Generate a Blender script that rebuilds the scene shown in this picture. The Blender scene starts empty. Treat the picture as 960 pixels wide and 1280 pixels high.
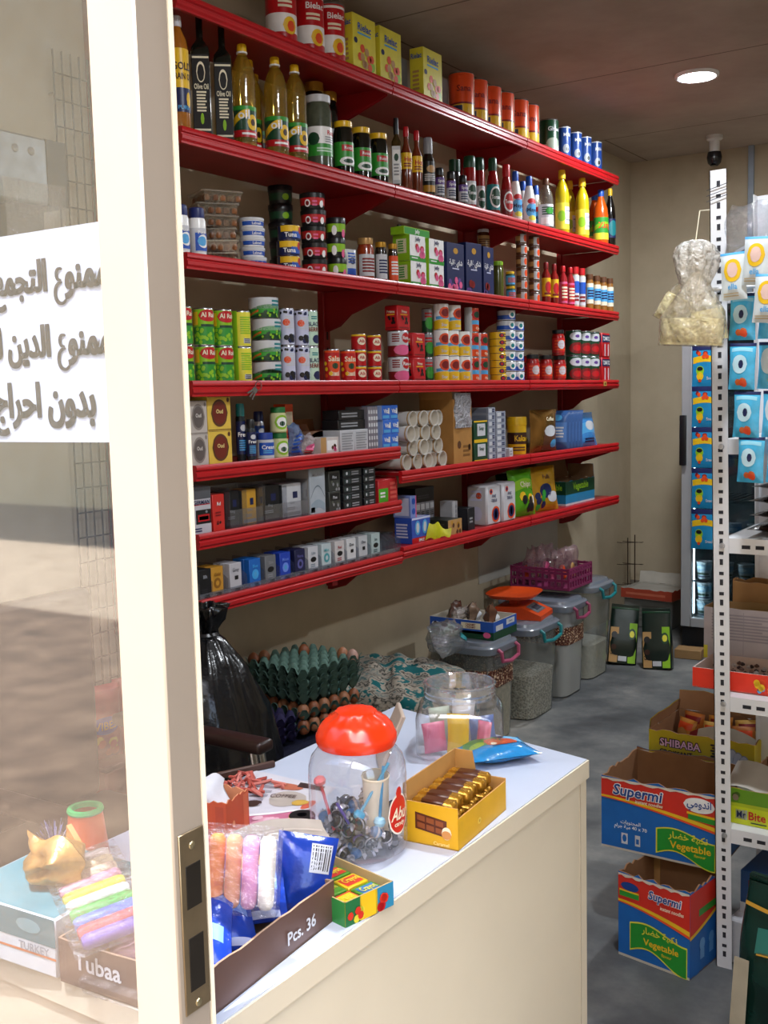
import bpy, bmesh, math, random
from mathutils import Vector, Matrix
random.seed(11)
SC = bpy.context.scene; COL = SC.collection
PI = math.pi; R = math.radians
S = 1.1; CZ = 1.43
# ---------------------------------------------------------------- camera
F = 1350.24; YAW, PITCH, ROLL = .583969, -.106848, -.024126
_f = Vector((-math.sin(YAW)*math.cos(PITCH), math.cos(YAW)*math.cos(PITCH), math.sin(PITCH)))
_r = _f.cross(Vector((0, 0, 1))).normalized(); _u = _r.cross(_f)
CR = math.cos(ROLL)*_r + math.sin(ROLL)*_u; CU = -math.sin(ROLL)*_r + math.cos(ROLL)*_u
CAMP = Vector((0, 0, CZ))
cam = bpy.data.cameras.new('camera'); camo = bpy.data.objects.new('camera', cam); COL.objects.link(camo)
mt = Matrix((CR, CU, -_f)).transposed().to_4x4(); mt.translation = CAMP; camo.matrix_world = mt
cam.sensor_fit = 'VERTICAL'; cam.sensor_height = 36; cam.sensor_width = 27; cam.lens = F*36/1280; cam.clip_start = .05
SC.camera = camo
def at(u, v, X=None, Y=None, Z=None):
    """point of the place that stands behind photo pixel (u, v) on a known plane"""
    d = CR*((u-480)/F) - CU*((v-640)/F) + _f
    if X is not None: t = X/d.x
    elif Y is not None: t = Y/d.y
    else: t = (Z-CZ)/d.z
    return CAMP + d*t
def metres(p, n): return n*(Vector(p)-CAMP).dot(_f)/F
# ---------------------------------------------------------------- materials
def lin(h):
    h = h.lstrip('#'); c = [int(h[i:i+2], 16)/255 for i in (0, 2, 4)]
    return [((x+.055)/1.055)**2.4 if x > .04045 else x/12.92 for x in c]
MATS = {}
def nodes(name):
    m = bpy.data.materials.new(name); m.use_nodes = True; nt = m.node_tree; nt.nodes.clear()
    return m, nt, nt.nodes, nt.links
def M(hexc, rough=.5, metal=0, vary=.08, scale=18, bump=0, coat=0, spec=.5):
    """plain procedural surface: base colour with a light noise"""
    key = (hexc, rough, metal, vary, scale, bump, coat, spec)
    if key in MATS: return MATS[key]
    m, nt, N, L = nodes('surface ' + hexc)
    o = N.new('ShaderNodeOutputMaterial'); b = N.new('ShaderNodeBsdfPrincipled'); L.new(b.outputs[0], o.inputs[0])
    tc = N.new('ShaderNodeTexCoord'); nz = N.new('ShaderNodeTexNoise'); nz.inputs['Scale'].default_value = scale; nz.inputs['Detail'].default_value = 4
    L.new(tc.outputs['Object'], nz.inputs['Vector'])
    rp = N.new('ShaderNodeValToRGB'); c = lin(hexc)
    rp.color_ramp.elements[0].position = .3; rp.color_ramp.elements[1].position = .7
    rp.color_ramp.elements[0].color = [x*(1-vary) for x in c]+[1]; rp.color_ramp.elements[1].color = [min(1, x*(1+vary)) for x in c]+[1]
    L.new(nz.outputs['Fac'], rp.inputs[0]); L.new(rp.outputs[0], b.inputs['Base Color'])
    b.inputs['Roughness'].default_value = rough; b.inputs['Metallic'].default_value = metal
    b.inputs['Coat Weight'].default_value = coat; b.inputs['Specular IOR Level'].default_value = spec
    if bump:
        bp = N.new('ShaderNodeBump'); bp.inputs['Strength'].default_value = bump; bp.inputs['Distance'].default_value = .01
        L.new(nz.outputs['Fac'], bp.inputs['Height']); L.new(bp.outputs[0], b.inputs['Normal'])
    MATS[key] = m; return m
def clear(tint='#ffffff', refl=.12, body=0.0, bodyc='#ffffff', rough=.03, crinkle=0):
    """see-through plastic or glass: tinted transparency, a milky share and a reflecting skin"""
    key = ('clear', tint, refl, body, bodyc, rough, crinkle)
    if key in MATS: return MATS[key]
    m, nt, N, L = nodes('clear ' + tint)
    o = N.new('ShaderNodeOutputMaterial'); t = N.new('ShaderNodeBsdfTransparent'); t.inputs[0].default_value = lin(tint)+[1]
    g = N.new('ShaderNodeBsdfGlossy'); g.inputs['Roughness'].default_value = rough
    d = N.new('ShaderNodeBsdfPrincipled'); d.inputs['Base Color'].default_value = lin(bodyc)+[1]; d.inputs['Roughness'].default_value = .4
    lw = N.new('ShaderNodeLayerWeight'); pw = N.new('ShaderNodeMath'); pw.operation = 'POWER'; pw.inputs[1].default_value = 5; L.new(lw.outputs['Facing'], pw.inputs[0])
    ma = N.new('ShaderNodeMath'); ma.operation = 'MULTIPLY_ADD'; ma.inputs[1].default_value = .85; ma.inputs[2].default_value = refl
    ma.use_clamp = True; L.new(pw.outputs[0], ma.inputs[0])
    m1 = N.new('ShaderNodeMixShader'); m1.inputs[0].default_value = body; L.new(t.outputs[0], m1.inputs[1]); L.new(d.outputs[0], m1.inputs[2])
    m2 = N.new('ShaderNodeMixShader'); L.new(ma.outputs[0], m2.inputs[0]); L.new(m1.outputs[0], m2.inputs[1]); L.new(g.outputs[0], m2.inputs[2])
    if crinkle:
        tc = N.new('ShaderNodeTexCoord'); nz = N.new('ShaderNodeTexNoise'); nz.inputs['Scale'].default_value = crinkle; nz.inputs['Detail'].default_value = 5
        L.new(tc.outputs['Object'], nz.inputs['Vector']); bp = N.new('ShaderNodeBump'); bp.inputs['Strength'].default_value = .9; bp.inputs['Distance'].default_value = .02
        L.new(nz.outputs['Fac'], bp.inputs['Height']); L.new(bp.outputs[0], g.inputs['Normal']); L.new(bp.outputs[0], lw.inputs['Normal']); L.new(bp.outputs[0], d.inputs['Normal'])
    L.new(m2.outputs[0], o.inputs[0]); MATS[key] = m; return m
def ramp_noise(name, stops, scale=3, detail=8, rough=.8, bump=.2, dist=.02, stretch=(1, 1, 1), brick=None, spec=.3, voron=None):
    m, nt, N, L = nodes(name)
    o = N.new('ShaderNodeOutputMaterial'); b = N.new('ShaderNodeBsdfPrincipled'); L.new(b.outputs[0], o.inputs[0])
    tc = N.new('ShaderNodeTexCoord'); mp = N.new('ShaderNodeMapping'); mp.inputs['Scale'].default_value = stretch; L.new(tc.outputs['Object'], mp.inputs[0])
    if voron:
        nz = N.new('ShaderNodeTexVoronoi'); nz.inputs['Scale'].default_value = scale; nz.feature = voron; outp = nz.outputs['Distance']
    else:
        nz = N.new('ShaderNodeTexNoise'); nz.inputs['Scale'].default_value = scale; nz.inputs['Detail'].default_value = detail; nz.inputs['Roughness'].default_value = .62; outp = nz.outputs['Fac']
    L.new(mp.outputs[0], nz.inputs['Vector'])
    rp = N.new('ShaderNodeValToRGB'); e = rp.color_ramp.elements
    while len(e) < len(stops): e.new(.5)
    for k, (p, c) in enumerate(stops): e[k].position = p; e[k].color = lin(c)+[1]
    L.new(outp, rp.inputs[0]); col = rp.outputs[0]
    if brick:
        bt = N.new('ShaderNodeTexBrick'); bt.inputs['Scale'].default_value = 1; bt.inputs['Mortar Size'].default_value = brick[2]
        bt.inputs['Brick Width'].default_value = brick[0]; bt.inputs['Row Height'].default_value = brick[1]; bt.offset = .5
        L.new(tc.outputs['Object'], bt.inputs['Vector']); L.new(col, bt.inputs['Color1']); L.new(col, bt.inputs['Color2']); bt.inputs['Mortar'].default_value = lin(brick[3])+[1]
        col = bt.outputs[0]
    L.new(col, b.inputs['Base Color']); b.inputs['Roughness'].default_value = rough; b.inputs['Specular IOR Level'].default_value = spec
    if bump:
        bp = N.new('ShaderNodeBump'); bp.inputs['Strength'].default_value = bump; bp.inputs['Distance'].default_value = dist
        L.new(outp, bp.inputs['Height']); L.new(bp.outputs[0], b.inputs['Normal'])
    return m
def glow(name, rgb, st):
    m, nt, N, L = nodes(name); o = N.new('ShaderNodeOutputMaterial'); e = N.new('ShaderNodeEmission'); e.inputs[0].default_value = (*rgb, 1); e.inputs[1].default_value = st
    L.new(e.outputs[0], o.inputs[0]); return m
# ---------------------------------------------------------------- mesh builder
TXT = {}
def text_tris(s, bold=0.0, res=2):
    """outline letters as flat triangles, height about 1, start at the left"""
    if (s, bold) in TXT: return TXT[(s, bold)]
    c = bpy.data.curves.new('letters', 'FONT'); c.body = s; c.size = 1; c.resolution_u = res; c.offset = bold; c.fill_mode = 'FRONT'
    o = bpy.data.objects.new('letters', c); COL.objects.link(o)
    dg = bpy.context.evaluated_depsgraph_get(); me = o.evaluated_get(dg).to_mesh()
    v = [tuple(p.co) for p in me.vertices]; f = [tuple(p.vertices) for p in me.polygons]
    o.evaluated_get(dg).to_mesh_clear(); bpy.data.objects.remove(o); bpy.data.curves.remove(c)
    if v:
        x0 = min(p[0] for p in v); x1 = max(p[0] for p in v); y0 = min(p[1] for p in v); y1 = max(p[1] for p in v)
    else: x0 = y0 = 0; x1 = y1 = 1
    TXT[(s, bold)] = (v, f, (x0, y0, x1, y1)); return TXT[(s, bold)]
_AF = {'ا': (0xFE8D, 2), 'ب': (0xFE8F, 4), 'ت': (0xFE95, 4), 'ة': (0xFE93, 2), 'ج': (0xFE9D, 4), 'ح': (0xFEA1, 4), 'خ': (0xFEA5, 4), 'د': (0xFEA9, 2), 'ر': (0xFEAD, 2), 'ش': (0xFEB5, 4), 'ض': (0xFEBD, 4), 'ع': (0xFEC9, 4), 'ك': (0xFED9, 4), 'ل': (0xFEDD, 4), 'م': (0xFEE1, 4), 'ن': (0xFEE5, 4), 'ه': (0xFEE9, 4), 'و': (0xFEED, 2), 'ي': (0xFEF1, 4)}
def arabic(s):
    out = []
    for i, ch in enumerate(s):
        if ch not in _AF: out.append(ch); continue
        b, n = _AF[ch]; pr = i > 0 and s[i-1] in _AF and _AF[s[i-1]][1] == 4; nx = i+1 < len(s) and s[i+1] in _AF and n == 4
        out.append(chr(b+(3 if pr and nx else 2 if nx else 1 if pr else 0)))
    return ''.join(reversed(out))
class MB:
    def __init__(s): s.v = []; s.f = []; s.m = []; s.mats = []; s.nb = 1
    def mi(s, m):
        if m not in s.mats: s.mats.append(m)
        return s.mats.index(m)
    def add(s, vs, fs, m):
        o = len(s.v); s.v += [tuple(p) for p in vs]; k = s.mi(m)
        for f in fs: s.f.append(tuple(i+o for i in f)); s.m.append(k)
        return s
    def box(s, x0, y0, z0, x1, y1, z1, m, c=0, top=None, seg=1, mat4=None):
        bm = bmesh.new(); bmesh.ops.create_cube(bm, size=1)
        for q in bm.verts: q.co = Vector(((x0+x1)/2+q.co.x*(x1-x0), (y0+y1)/2+q.co.y*(y1-y0), (z0+z1)/2+q.co.z*(z1-z0)))
        if c: bmesh.ops.bevel(bm, geom=bm.edges[:], offset=c, segments=seg, affect='EDGES', profile=.5)
        if mat4: bm.transform(mat4)
        bm.verts.index_update(); vs = [q.co.copy() for q in bm.verts]; fs = [tuple(q.index for q in f.verts) for f in bm.faces]; bm.free()
        return s.add(vs, fs, m)
    def merge(s, q):
        o = len(s.v); s.v += q.v
        for f, k in zip(q.f, q.m): s.f.append(tuple(i+o for i in f)); s.m.append(s.mi(q.mats[k]))
        return s
    def poly(s, pts, m): return s.add(pts, [tuple(range(len(pts)))], m)
    def lathe(s, prof, m, n=24, c=(0, 0, 0), sx=1, sy=1, wob=None):
        """prof: (r, z) or (r, z, material of the ring that starts here)"""
        o = len(s.v); cur = m
        for p in prof:
            for k in range(n):
                a = 2*PI*k/n; r = p[0]*(wob(a, p[1]) if wob else 1)
                s.v.append((c[0]+r*math.cos(a)*sx, c[1]+r*math.sin(a)*sy, c[2]+p[1]))
        for i in range(len(prof)-1):
            if len(prof[i]) > 2: cur = prof[i][2]
            mi = s.mi(cur)
            for k in range(n):
                a, b = o+i*n+k, o+i*n+(k+1) % n; s.f.append((a, b, b+n, a+n)); s.m.append(mi)
        return s
    def tube(s, pts, r, m, n=8, cap=True):
        pts = [Vector(p) for p in pts]; o = len(s.v); k = s.mi(m); up = Vector((0, 0, 1)); prev = None
        for i, p in enumerate(pts):
            t = (pts[min(i+1, len(pts)-1)]-pts[max(i-1, 0)]).normalized()
            if prev is None: a = t.cross(up if abs(t.z) < .9 else Vector((1, 0, 0))).normalized()
            else: a = (prev - t*prev.dot(t)).normalized()
            prev = a; b = t.cross(a); rr = r[i] if isinstance(r, (list, tuple)) else r
            for j in range(n): q = 2*PI*j/n; s.v.append(tuple(p+a*rr*math.cos(q)+b*rr*math.sin(q)))
        for i in range(len(pts)-1):
            for j in range(n): a, b = o+i*n+j, o+i*n+(j+1) % n; s.f.append((a, b, b+n, a+n)); s.m.append(k)
        if cap: s.f.append(tuple(o+j for j in range(n))[::-1]); s.m.append(k); s.f.append(tuple(o+(len(pts)-1)*n+j for j in range(n))); s.m.append(k)
        return s
    def prism(s, pts, axis, a, b, m):
        """flat outline extruded along axis from a to b"""
        def P(p, t): return {'x': (t, p[0], p[1]), 'y': (p[0], t, p[1]), 'z': (p[0], p[1], t)}[axis]
        n = len(pts); vs = [P(p, a) for p in pts]+[P(p, b) for p in pts]
        fs = [tuple(range(n))[::-1], tuple(range(n, 2*n))]+[(i, (i+1) % n, n+(i+1) % n, n+i) for i in range(n)]
        return s.add(vs, fs, m)
    def grid(s, fn, nu, nv, m, mfn=None, close=False):
        o = len(s.v)
        for i in range(nu+1):
            for j in range(nv+1): s.v.append(tuple(fn(i/nu, j/nv)))
        for i in range(nu):
            for j in range(nv):
                a = o+i*(nv+1)+j; s.f.append((a, a+nv+1, a+nv+2, a+1)); s.m.append(s.mi(mfn((i+.5)/nu, (j+.5)/nv) if mfn else m))
        return s
    # ---- printed marks lying on a surface map sf(a, b, lift)
    def strip(s, sf, a0, a1, lo, hi, m, n=6, lift=1, nb=1):
        nb = max(nb, s.nb); k = s.mi(m); o = len(s.v); L = lo if callable(lo) else (lambda a: lo); H = hi if callable(hi) else (lambda a: hi)
        for i in range(n+1):
            a = a0+(a1-a0)*i/n
            for j in range(nb+1): s.v.append(tuple(sf(a, L(a)+(H(a)-L(a))*j/nb, lift)))
        for i in range(n):
            for j in range(nb): q = o+i*(nb+1)+j; s.f.append((q, q+nb+1, q+nb+2, q+1)); s.m.append(k)
        return s
    def ell(s, sf, ca, cb, ra, rb, m, n=10, lift=2):
        g = lambda a: rb*math.sqrt(max(0, 1-((a-ca)/ra)**2))
        return s.strip(sf, ca-ra, ca+ra, lambda a: cb-g(a), lambda a: cb+g(a), m, n, lift)
    def text(s, sf, ca, cb, h, t, m, asp=1, lift=3, bold=.012, maxw=None, slant=0, curve=0):
        """letters centred on (ca, cb), cap height h of the b range; asp = a-range metres / b-range metres is folded in by the caller"""
        v, f, (x0, y0, x1, y1) = text_tris(t, bold); sc = h/.73; w = (x1-x0)*sc*asp; q = 1 if not maxw or w <= maxw else maxw/w
        mx = (x0+x1)/2; my = (y0+y1)/2
        return s.add([sf(ca+((p[0]-mx)*q+slant*(p[1]-my))*sc*asp, cb+(p[1]-my)*sc+curve*(p[0]-mx)**2*sc, lift) for p in v], f, m)
    def build(s, name, parent=None, loc=None, rot=None, smooth=38, weld=False):
        me = bpy.data.meshes.new(name); me.from_pydata(s.v, [], s.f); 
        for m in s.mats: me.materials.append(m)
        me.polygons.foreach_set('material_index', s.m)
        if smooth:
            me.polygons.foreach_set('use_smooth', [True]*len(s.f)); me.update(); me.set_sharp_from_angle(angle=R(smooth))
        me.update(); o = bpy.data.objects.new(name, me); COL.objects.link(o)
        if parent: o.parent = parent
        if loc: o.location = loc
        if rot is not None: o.rotation_euler = rot if isinstance(rot, (tuple, list)) else (0, 0, rot)
        return o
E_ = 0.0004
def box_face(w, d, h, side, base=0):
    """surface map of one face of a box standing on the origin; front faces -Y"""
    e = E_
    if side == 'F': return lambda a, b, l: ((a-.5)*w, -d/2-e*l, base+b*h)
    if side == 'K': return lambda a, b, l: ((.5-a)*w, d/2+e*l, base+b*h)
    if side == 'L': return lambda a, b, l: (-w/2-e*l, (.5-a)*d, base+b*h)
    if side == 'R': return lambda a, b, l: (w/2+e*l, (a-.5)*d, base+b*h)
    return lambda a, b, l: ((a-.5)*w, (b-.5)*d, base+h+e*l)
def cyl_face(r, h, base=0, sx=1, sy=1):
    """surface map of the front half of a cylinder"""
    return lambda a, b, l: ((r+E_*l)*sx*math.sin((a-.5)*PI), -(r+E_*l)*sy*math.cos((a-.5)*PI), base+b*h)
# ---------------------------------------------------------------- things
def tag(o, label=None, cat=None, group=None, kind=None):
    if label: o['label'] = label
    if cat: o['category'] = cat
    if group: o['group'] = group
    if kind: o['kind'] = kind
    return o
def thing(name, loc=(0, 0, 0), rot=0, label=None, cat=None, group=None, kind=None):
    o = bpy.data.objects.new(name, None); COL.objects.link(o); o.location = loc; o.empty_display_size = .05
    o.rotation_euler = rot if isinstance(rot, (tuple, list)) else (0, 0, rot)
    return tag(o, label, cat, group, kind)
def dup(o, loc, rot=None, label=None, parent=None):
    c = o.copy(); COL.objects.link(c)
    if parent is None:
        c.location = loc
        if rot is not None: c.rotation_euler = rot if isinstance(rot, (tuple, list)) else (0, 0, rot)
        if label: c['label'] = label
    else: c.parent = parent
    for ch in list(o.children): dup(ch, None, parent=c)
    return c
def spread(proto, places, group=None):
    """places: (loc, rot, label); the first takes the prototype itself"""
    for i, (loc, rot, label) in enumerate(places):
        if i == 0:
            proto.location = loc; proto.rotation_euler = rot if isinstance(rot, (tuple, list)) else (0, 0, rot); o = proto; o['label'] = label
        else: o = dup(proto, loc, rot, label)
        if group and len(places) > 1: o['group'] = group
def struct(o): o['kind'] = 'structure'; return o
NTH = ['first', 'second', 'third', 'fourth', 'fifth', 'sixth', 'seventh', 'eighth', 'ninth', 'tenth', 'eleventh', 'twelfth']
# ================================================================ the room
XW = -2.508; YB = 6.7; ZC = 2.847; XR = 1.5; YF = .70
wall_m = ramp_noise('painted plaster', [(.3, '#a89a82'), (.55, '#b8aa92'), (.75, '#c2b59c')], 1.6, 6, .75, .06, .01)
floor_m = ramp_noise('worn concrete floor', [(.3, '#313335'), (.44, '#4d4f51'), (.56, '#696a69'), (.74, '#96928b')], 2.1, 10, .6, .25, .006, spec=.5)
ceil_m = ramp_noise('board ceiling', [(.3, '#9a8c7e'), (.55, '#aa9c8e'), (.8, '#b4a799')], 2.2, 8, .85, .25, .03, brick=(2.4, 1.2, .005, '#6d6157'))
out_m = ramp_noise('sandy ground', [(.3, '#6f6252'), (.5, '#7d7060'), (.7, '#8a7d6b')], 7, 9, .95, .3, .02)
far_m = ramp_noise('outdoor render', [(.3, '#d2b48a'), (.6, '#dcc098'), (.8, '#e2c9a4')], 2, 6, .9, .05, .01)
def slab(name, *a, m=None): b = MB(); b.box(*a, m); return struct(b.build(name))
slab('floor', XW-.1, YF, -.1, XR+.1, YB+.1, 0, m=floor_m)
slab('ceiling', XW-.1, YF-.05, ZC, XR+.1, YB+.1, ZC+.12, m=ceil_m)
slab('wall_left', XW-.12, YF-.05, 0, XW, YB+.1, ZC, m=wall_m)
slab('wall_back', XW, YB, 0, XR, YB+.12, ZC, m=wall_m)
slab('wall_right', XR, YF, 0, XR+.12, YB, ZC, m=wall_m)
b = MB(); b.box(XW-.1, YF-.05, 2.32, XR+.1, YF+.10, ZC, wall_m); b.box(XW-.1, YF-.05, -.05, -1.78, YF+.1, 2.32, wall_m); b.box(1.2, YF-.05, -.05, XR+.1, YF+.1, 2.32, wall_m)
struct(b.build('wall_front'))
slab('ground', -30, -9, -.16, 15, YF, -.05, m=out_m)
ground_shade_m = ramp_noise('shaded ground colour', [(.3, '#453a30'), (.5, '#57493c'), (.75, '#6a5a4a')], 5, 9, .95, .3, .02)
slab('ground_shade', -26, -3.6, -.06, 14, YF-.051, -.045, m=ground_shade_m)  # dark slab: shade on the ground by the shop, put into its colour
slab('wall_opposite', -30, -9.2, -.1, 15, -9, 11, m=far_m)
b = MB(); z0 = at(834, 739, Y=YB).z
b.box(XW+.001, YB-.008, 0, XR-.001, YB, .2, M('#7d776d', .9, 0, .2, 6, .3)); struct(b.build('baseboard_back'))
# pale plaster patch below the last shelf bay
b = MB(); b.box(XW, 4.62, .5, XW+.004, 5.55, .95, M('#b9b6ae', .8, 0, .12, 4)); struct(b.build('trim_1'))
b = MB(); p0 = at(940, 180, Y=YB); w = .034
b.box(p0.x-w/2, YB-.02, .4, p0.x+w/2, YB, ZC, M('#8e9aa8', .5), .003); struct(b.build('trim_2'))
# added slab, out of view, limiting how far the sun reaches inside
slab('ceiling_sun_block', -4, YF-.10, 2.32, 3, YF-.05, 2.42, m=far_m)
# ceiling light
p = at(871, 93, Z=ZC); lt = thing('ceiling_light', p, 0, 'round glowing downlight set into the brown ceiling', 'light')
b = MB(); b.lathe([(.098, 0), (.098, -.008), (.094, -.014), (.084, -.014), (.082, -.006)], M('#e8e8ea', .4), 40); b.build('bezel', lt)
b = MB(); b.lathe([(.0005, -.009), (.05, -.0105), (.0825, -.009)], glow('lamp diffuser', (.86, .93, 1), 26), 40); b.build('diffuser', lt)
la = bpy.data.lights.new('downlight', 'AREA'); la.shape = 'DISK'; la.size = .15; la.energy = 16; la.color = (.9, .95, 1)
lo = bpy.data.objects.new('downlight', la); COL.objects.link(lo); lo.parent = lt; lo.location = (0, 0, -.02)
# added fill lamps: unseen copies of the fitting that brighten the room
for k, (x, y) in enumerate(((-.6, 2.0), (.3, 4.4))):
    l2 = dup(lt, (x, y, ZC), 0, ['added unseen fill downlight over the counter aisle', 'added unseen fill downlight over the right side of the shop'][k])
    if k == 0:
        for q in l2.children:
            if q.type == 'LIGHT': q.data = q.data.copy(); q.data.energy = 15
# security camera
p = at(893, 197, Y=6.3); sc_ = thing('security_camera', (p.x, p.y, ZC), 0, 'small dark security camera hanging from the ceiling by the back wall', 'camera')
h = ZC-p.z
b = MB(); b.lathe([(.0005, 0), (.045, 0), (.045, -.02), (.03, -.03), (.028, -h+.03), (.0005, -h+.03)], M('#c9c7c2', .5), 20); b.build('mount', sc_)
b = MB(); b.lathe([(.0005, -h+.035), (.036, -h+.03), (.042, -h), (.036, -h-.03), (.02, -h-.046), (.0005, -h-.05)], M('#17171a', .25), 24); b.build('housing', sc_)
b = MB(); b.lathe([(.0005, 0), (.014, 0), (.016, -.006), (.0005, -.006)], M('#050506', .1), 16, (0, -.02, -h-.043)); b.build('lens', sc_)
# ---------------------------------------------------------------- door leaf with glass
dr = thing('door_1', (-.709, YF, 0), kind='structure')
white = M('#94897b', .45, 0, .03, 8)
b = MB(); b.box(-.060, 0, .01, 0, .042, 2.3, white, .002); b.build('stile', dr)
b = MB(); b.box(-.002, .042, .01, .001, .047, 2.3, M('#efe6cf', .5, 0, .03)); b.build('edge_bead', dr)
b = MB(); b.box(-1.06, 0, .01, -1.0, .042, 2.3, white, .002); b.build('stile', dr)
b = MB(); b.box(-1.0, .004, .01, -.06, .038, .09, white, .002); b.build('rail', dr)
b = MB(); b.box(-1.0, .004, 2.24, -.06, .038, 2.3, white, .002); b.build('rail', dr)
glass_m = clear('#f4f6fa', .2, .0)
b = MB(); b.box(-1.0, .018, .09, -.06, .023, 2.24, glass_m); b.build('glass_pane', dr)
zt, zb = at(245, 1034, X=-.709).z, at(245, 1262, X=-.709).z; brass = M('#8d7d63', .42, .85, .12, 30)
b = MB()
lp = lambda a, b_, l: (.0005+.0006*l, .006+a*.034, zb+b_*(zt-zb))
b.strip(lp, 0, 1, 0, 1, brass, 1, 1); pl = b.build('strike_plate', dr)
b = MB(); b.box(0, .006, zb, .002, .040, zt, brass, .0006); pl2 = b
o = pl; me = o.data; o.data = pl2.build('strike_plate').data; bpy.data.objects.remove([x for x in COL.objects if x.data == o.data and x is not o][0])
for (a0, a1, c0, c1) in ((.2, .8, .58, .82), (.2, .8, .12, .42)):
    b = MB(); b.box(.0018, .006+a0*.034, zb+c0*(zt-zb), .0026, .006+a1*.034, zb+c1*(zt-zb), M('#2b2620', .5, .6), .0004); b.build('latch_hole', pl)
for c0 in (.92, .04):
    b = MB(); b.lathe([(.0003, .0015), (.0035, .001), (.004, 0)], M('#b5a988', .3, .9), 12); s_ = b.build('screw', pl, (.002, .023, zb+c0*(zt-zb)), (0, R(90), 0))
# notice taped to the inside of the pane
nw, nh = .297, .208; xr = -.7885
no = thing('notice', (xr-nw/2, YF+.0245, 1.392), 0, 'white paper notice with three lines of bold Arabic lettering taped inside the door glass', 'notice')
b = MB(); b.grid(lambda a, c: ((a-.5)*nw, .0006+.0004*math.sin(a*7), c*nh+(.0+.012*0)), 8, 1, M('#e2e8f6', .6, 0, .02))
b.build('paper', no)
b = MB(); nf = lambda a, c, l: (a-nw/2, .0001-.0002, c)
ink = M('#3a3029', .6, 0, .05)
def line_r(s, xright, zc, hh, bold=.03, kx=.76):
    ain = [i for i, ch in enumerate(s) if ord(ch) == 0xFEC9]; full = text_tris(s, bold, 4); x1 = full[2][2]; t = s
    for rep in (0, 1, 2): line_p(s, xright+.0011*(rep-1), zc, hh, bold, kx, full, x1, ain, rep)
def line_p(s, xright, zc, hh, bold, kx, full, x1, ain, rep):
    P = lambda x, z: ((x-x1)*hh*kx+xright, -.0003-.00006*rep, zc+z*hh)
    if not ain: b.add([P(p[0], p[1]) for p in full[0]], full[1], ink)
    cuts = [-1]+ain+[len(s)]
    for k in range(len(cuts)-1) if ain else ():
        part = s[cuts[k]+1:cuts[k+1]]
        if part.strip():
            # piece drawn at its own place: measured from the left end of the whole line
            pre = s[:cuts[k]+1]; off = adv(pre) if pre else 0; v, f, q = text_tris(part, bold, 4); b.add([P(p[0]+off, p[1]) for p in v], f, ink)
    for i in ain:
        off = adv(s[:i]) if i else 0
        for (cx, cz, r, a0, a1, w0) in ((.30, .33, .15, 50, 285, .085), (.33, -.10, .27, 80, 318, .095)):
            n = 16; o = len(b.v); k = b.mi(ink)
            for j in range(n+1):
                an = R(a0+(a1-a0)*j/n); w_ = w0*(.55+.45*math.sin(PI*j/n))
                for rr in (r-w_/2, r+w_/2): b.v.append(P(off+cx+rr*math.cos(an), cz+rr*math.sin(an)*.9))
            for j in range(n): b.f.append((o+2*j, o+2*j+1, o+2*j+3, o+2*j+2)); b.m.append(k)
def adv(s):
    """advance width of a piece of lettering"""
    return text_tris(s+'|', 0, 2)[2][2]-text_tris('|', 0, 2)[2][2]
line_r(arabic('ممنوع التجمع داخل المحل'), nw/2+.004, .150, .042, .03)
line_r(arabic('ممنوع الدين للجميع'), nw/2+.004, .086, .042, .03)
line_r(arabic('بدون احراج'), nw/2-.022, .026, .047, .03)
b.build('lettering', no)
# ---------------------------------------------------------------- red wall shelves
red = M('#b01018', .36, 0, .10, 9); redd = M('#8f0d14', .45, 0, .12, 7)
Y0, Y1, Y2, Y3 = 2.288, 3.388, 4.488, 5.588
ZS = {1: 2.553, 2: 2.192, 3: 1.847, 4: 1.487, '5L': 1.244, '6L': 1.044, '7L': .850, '5R': 1.150, '6R': .864}
XL = -2.155   # front lip
SURF = .006   # shelf plate lies this much below the lip top
def shelf(y0, y1, z, label):
    o = thing('wall_shelf', (XW, y0, z), 0, label, 'shelf', 'red metal wall shelves'); D = XL-XW; Lh = .046; W = y1-y0
    b = MB(); b.box(.03, .004, -SURF-.012, D-.004, W-.004, -SURF, redd); b.build('shelf_plate', o)
    b = MB(); pr = [(D-.016, 0), (D-.004, 0), (D, -.006), (D, -.014), (D-.004, -.017), (D-.004, -.021), (D, -.024), (D, -.034), (D-.005, -.040), (D-.005, -Lh), (D-.016, -Lh)]
    b.prism([(p[0], p[1]) for p in pr], 'y', .003, W-.003, red); b.build('front_lip', o)
    for yy in (.0045, W-.0075):
        b = MB(); pts = [(.0, -.02), (D-.03, -.02), (D-.03, -Lh), (D-.06, -Lh-.012), (D*.6, -.085), (D*.4, -.108), (D*.25, -.15), (.02, -.17), (0, -.17)]
        b.prism(pts, 'y', yy, yy+.003, redd); b.build('bracket', o)
    return o
names = {1: 'top', 2: 'second', 3: 'third', 4: 'fourth'}
hold = {(1, 0): 'holding milk powder tins', (1, 1): 'holding yellow cereal boxes and orange tins', (1, 2): 'holding blue and green tins',
        (2, 0): 'holding cooking oil bottles', (2, 1): 'holding sauce bottles', (2, 2): 'holding yellow and orange juice bottles',
        (3, 0): 'holding date trays and dip tubs', (3, 1): 'holding jelly boxes and tea boxes', (3, 2): 'holding red bottles and spice jars',
        (4, 0): 'holding green pea cans', (4, 1): 'holding yellow and white cans', (4, 2): 'holding tomato paste jars'}
for k in (1, 2, 3, 4):
    for j, (a, c) in enumerate(((Y0, Y1), (Y1, Y2), (Y2, Y3))):
        shelf(a, c, ZS[k], '%s red metal shelf of the %s bay, %s' % (names[k], ['left', 'middle', 'right'][j], hold[(k, j)]))
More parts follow.
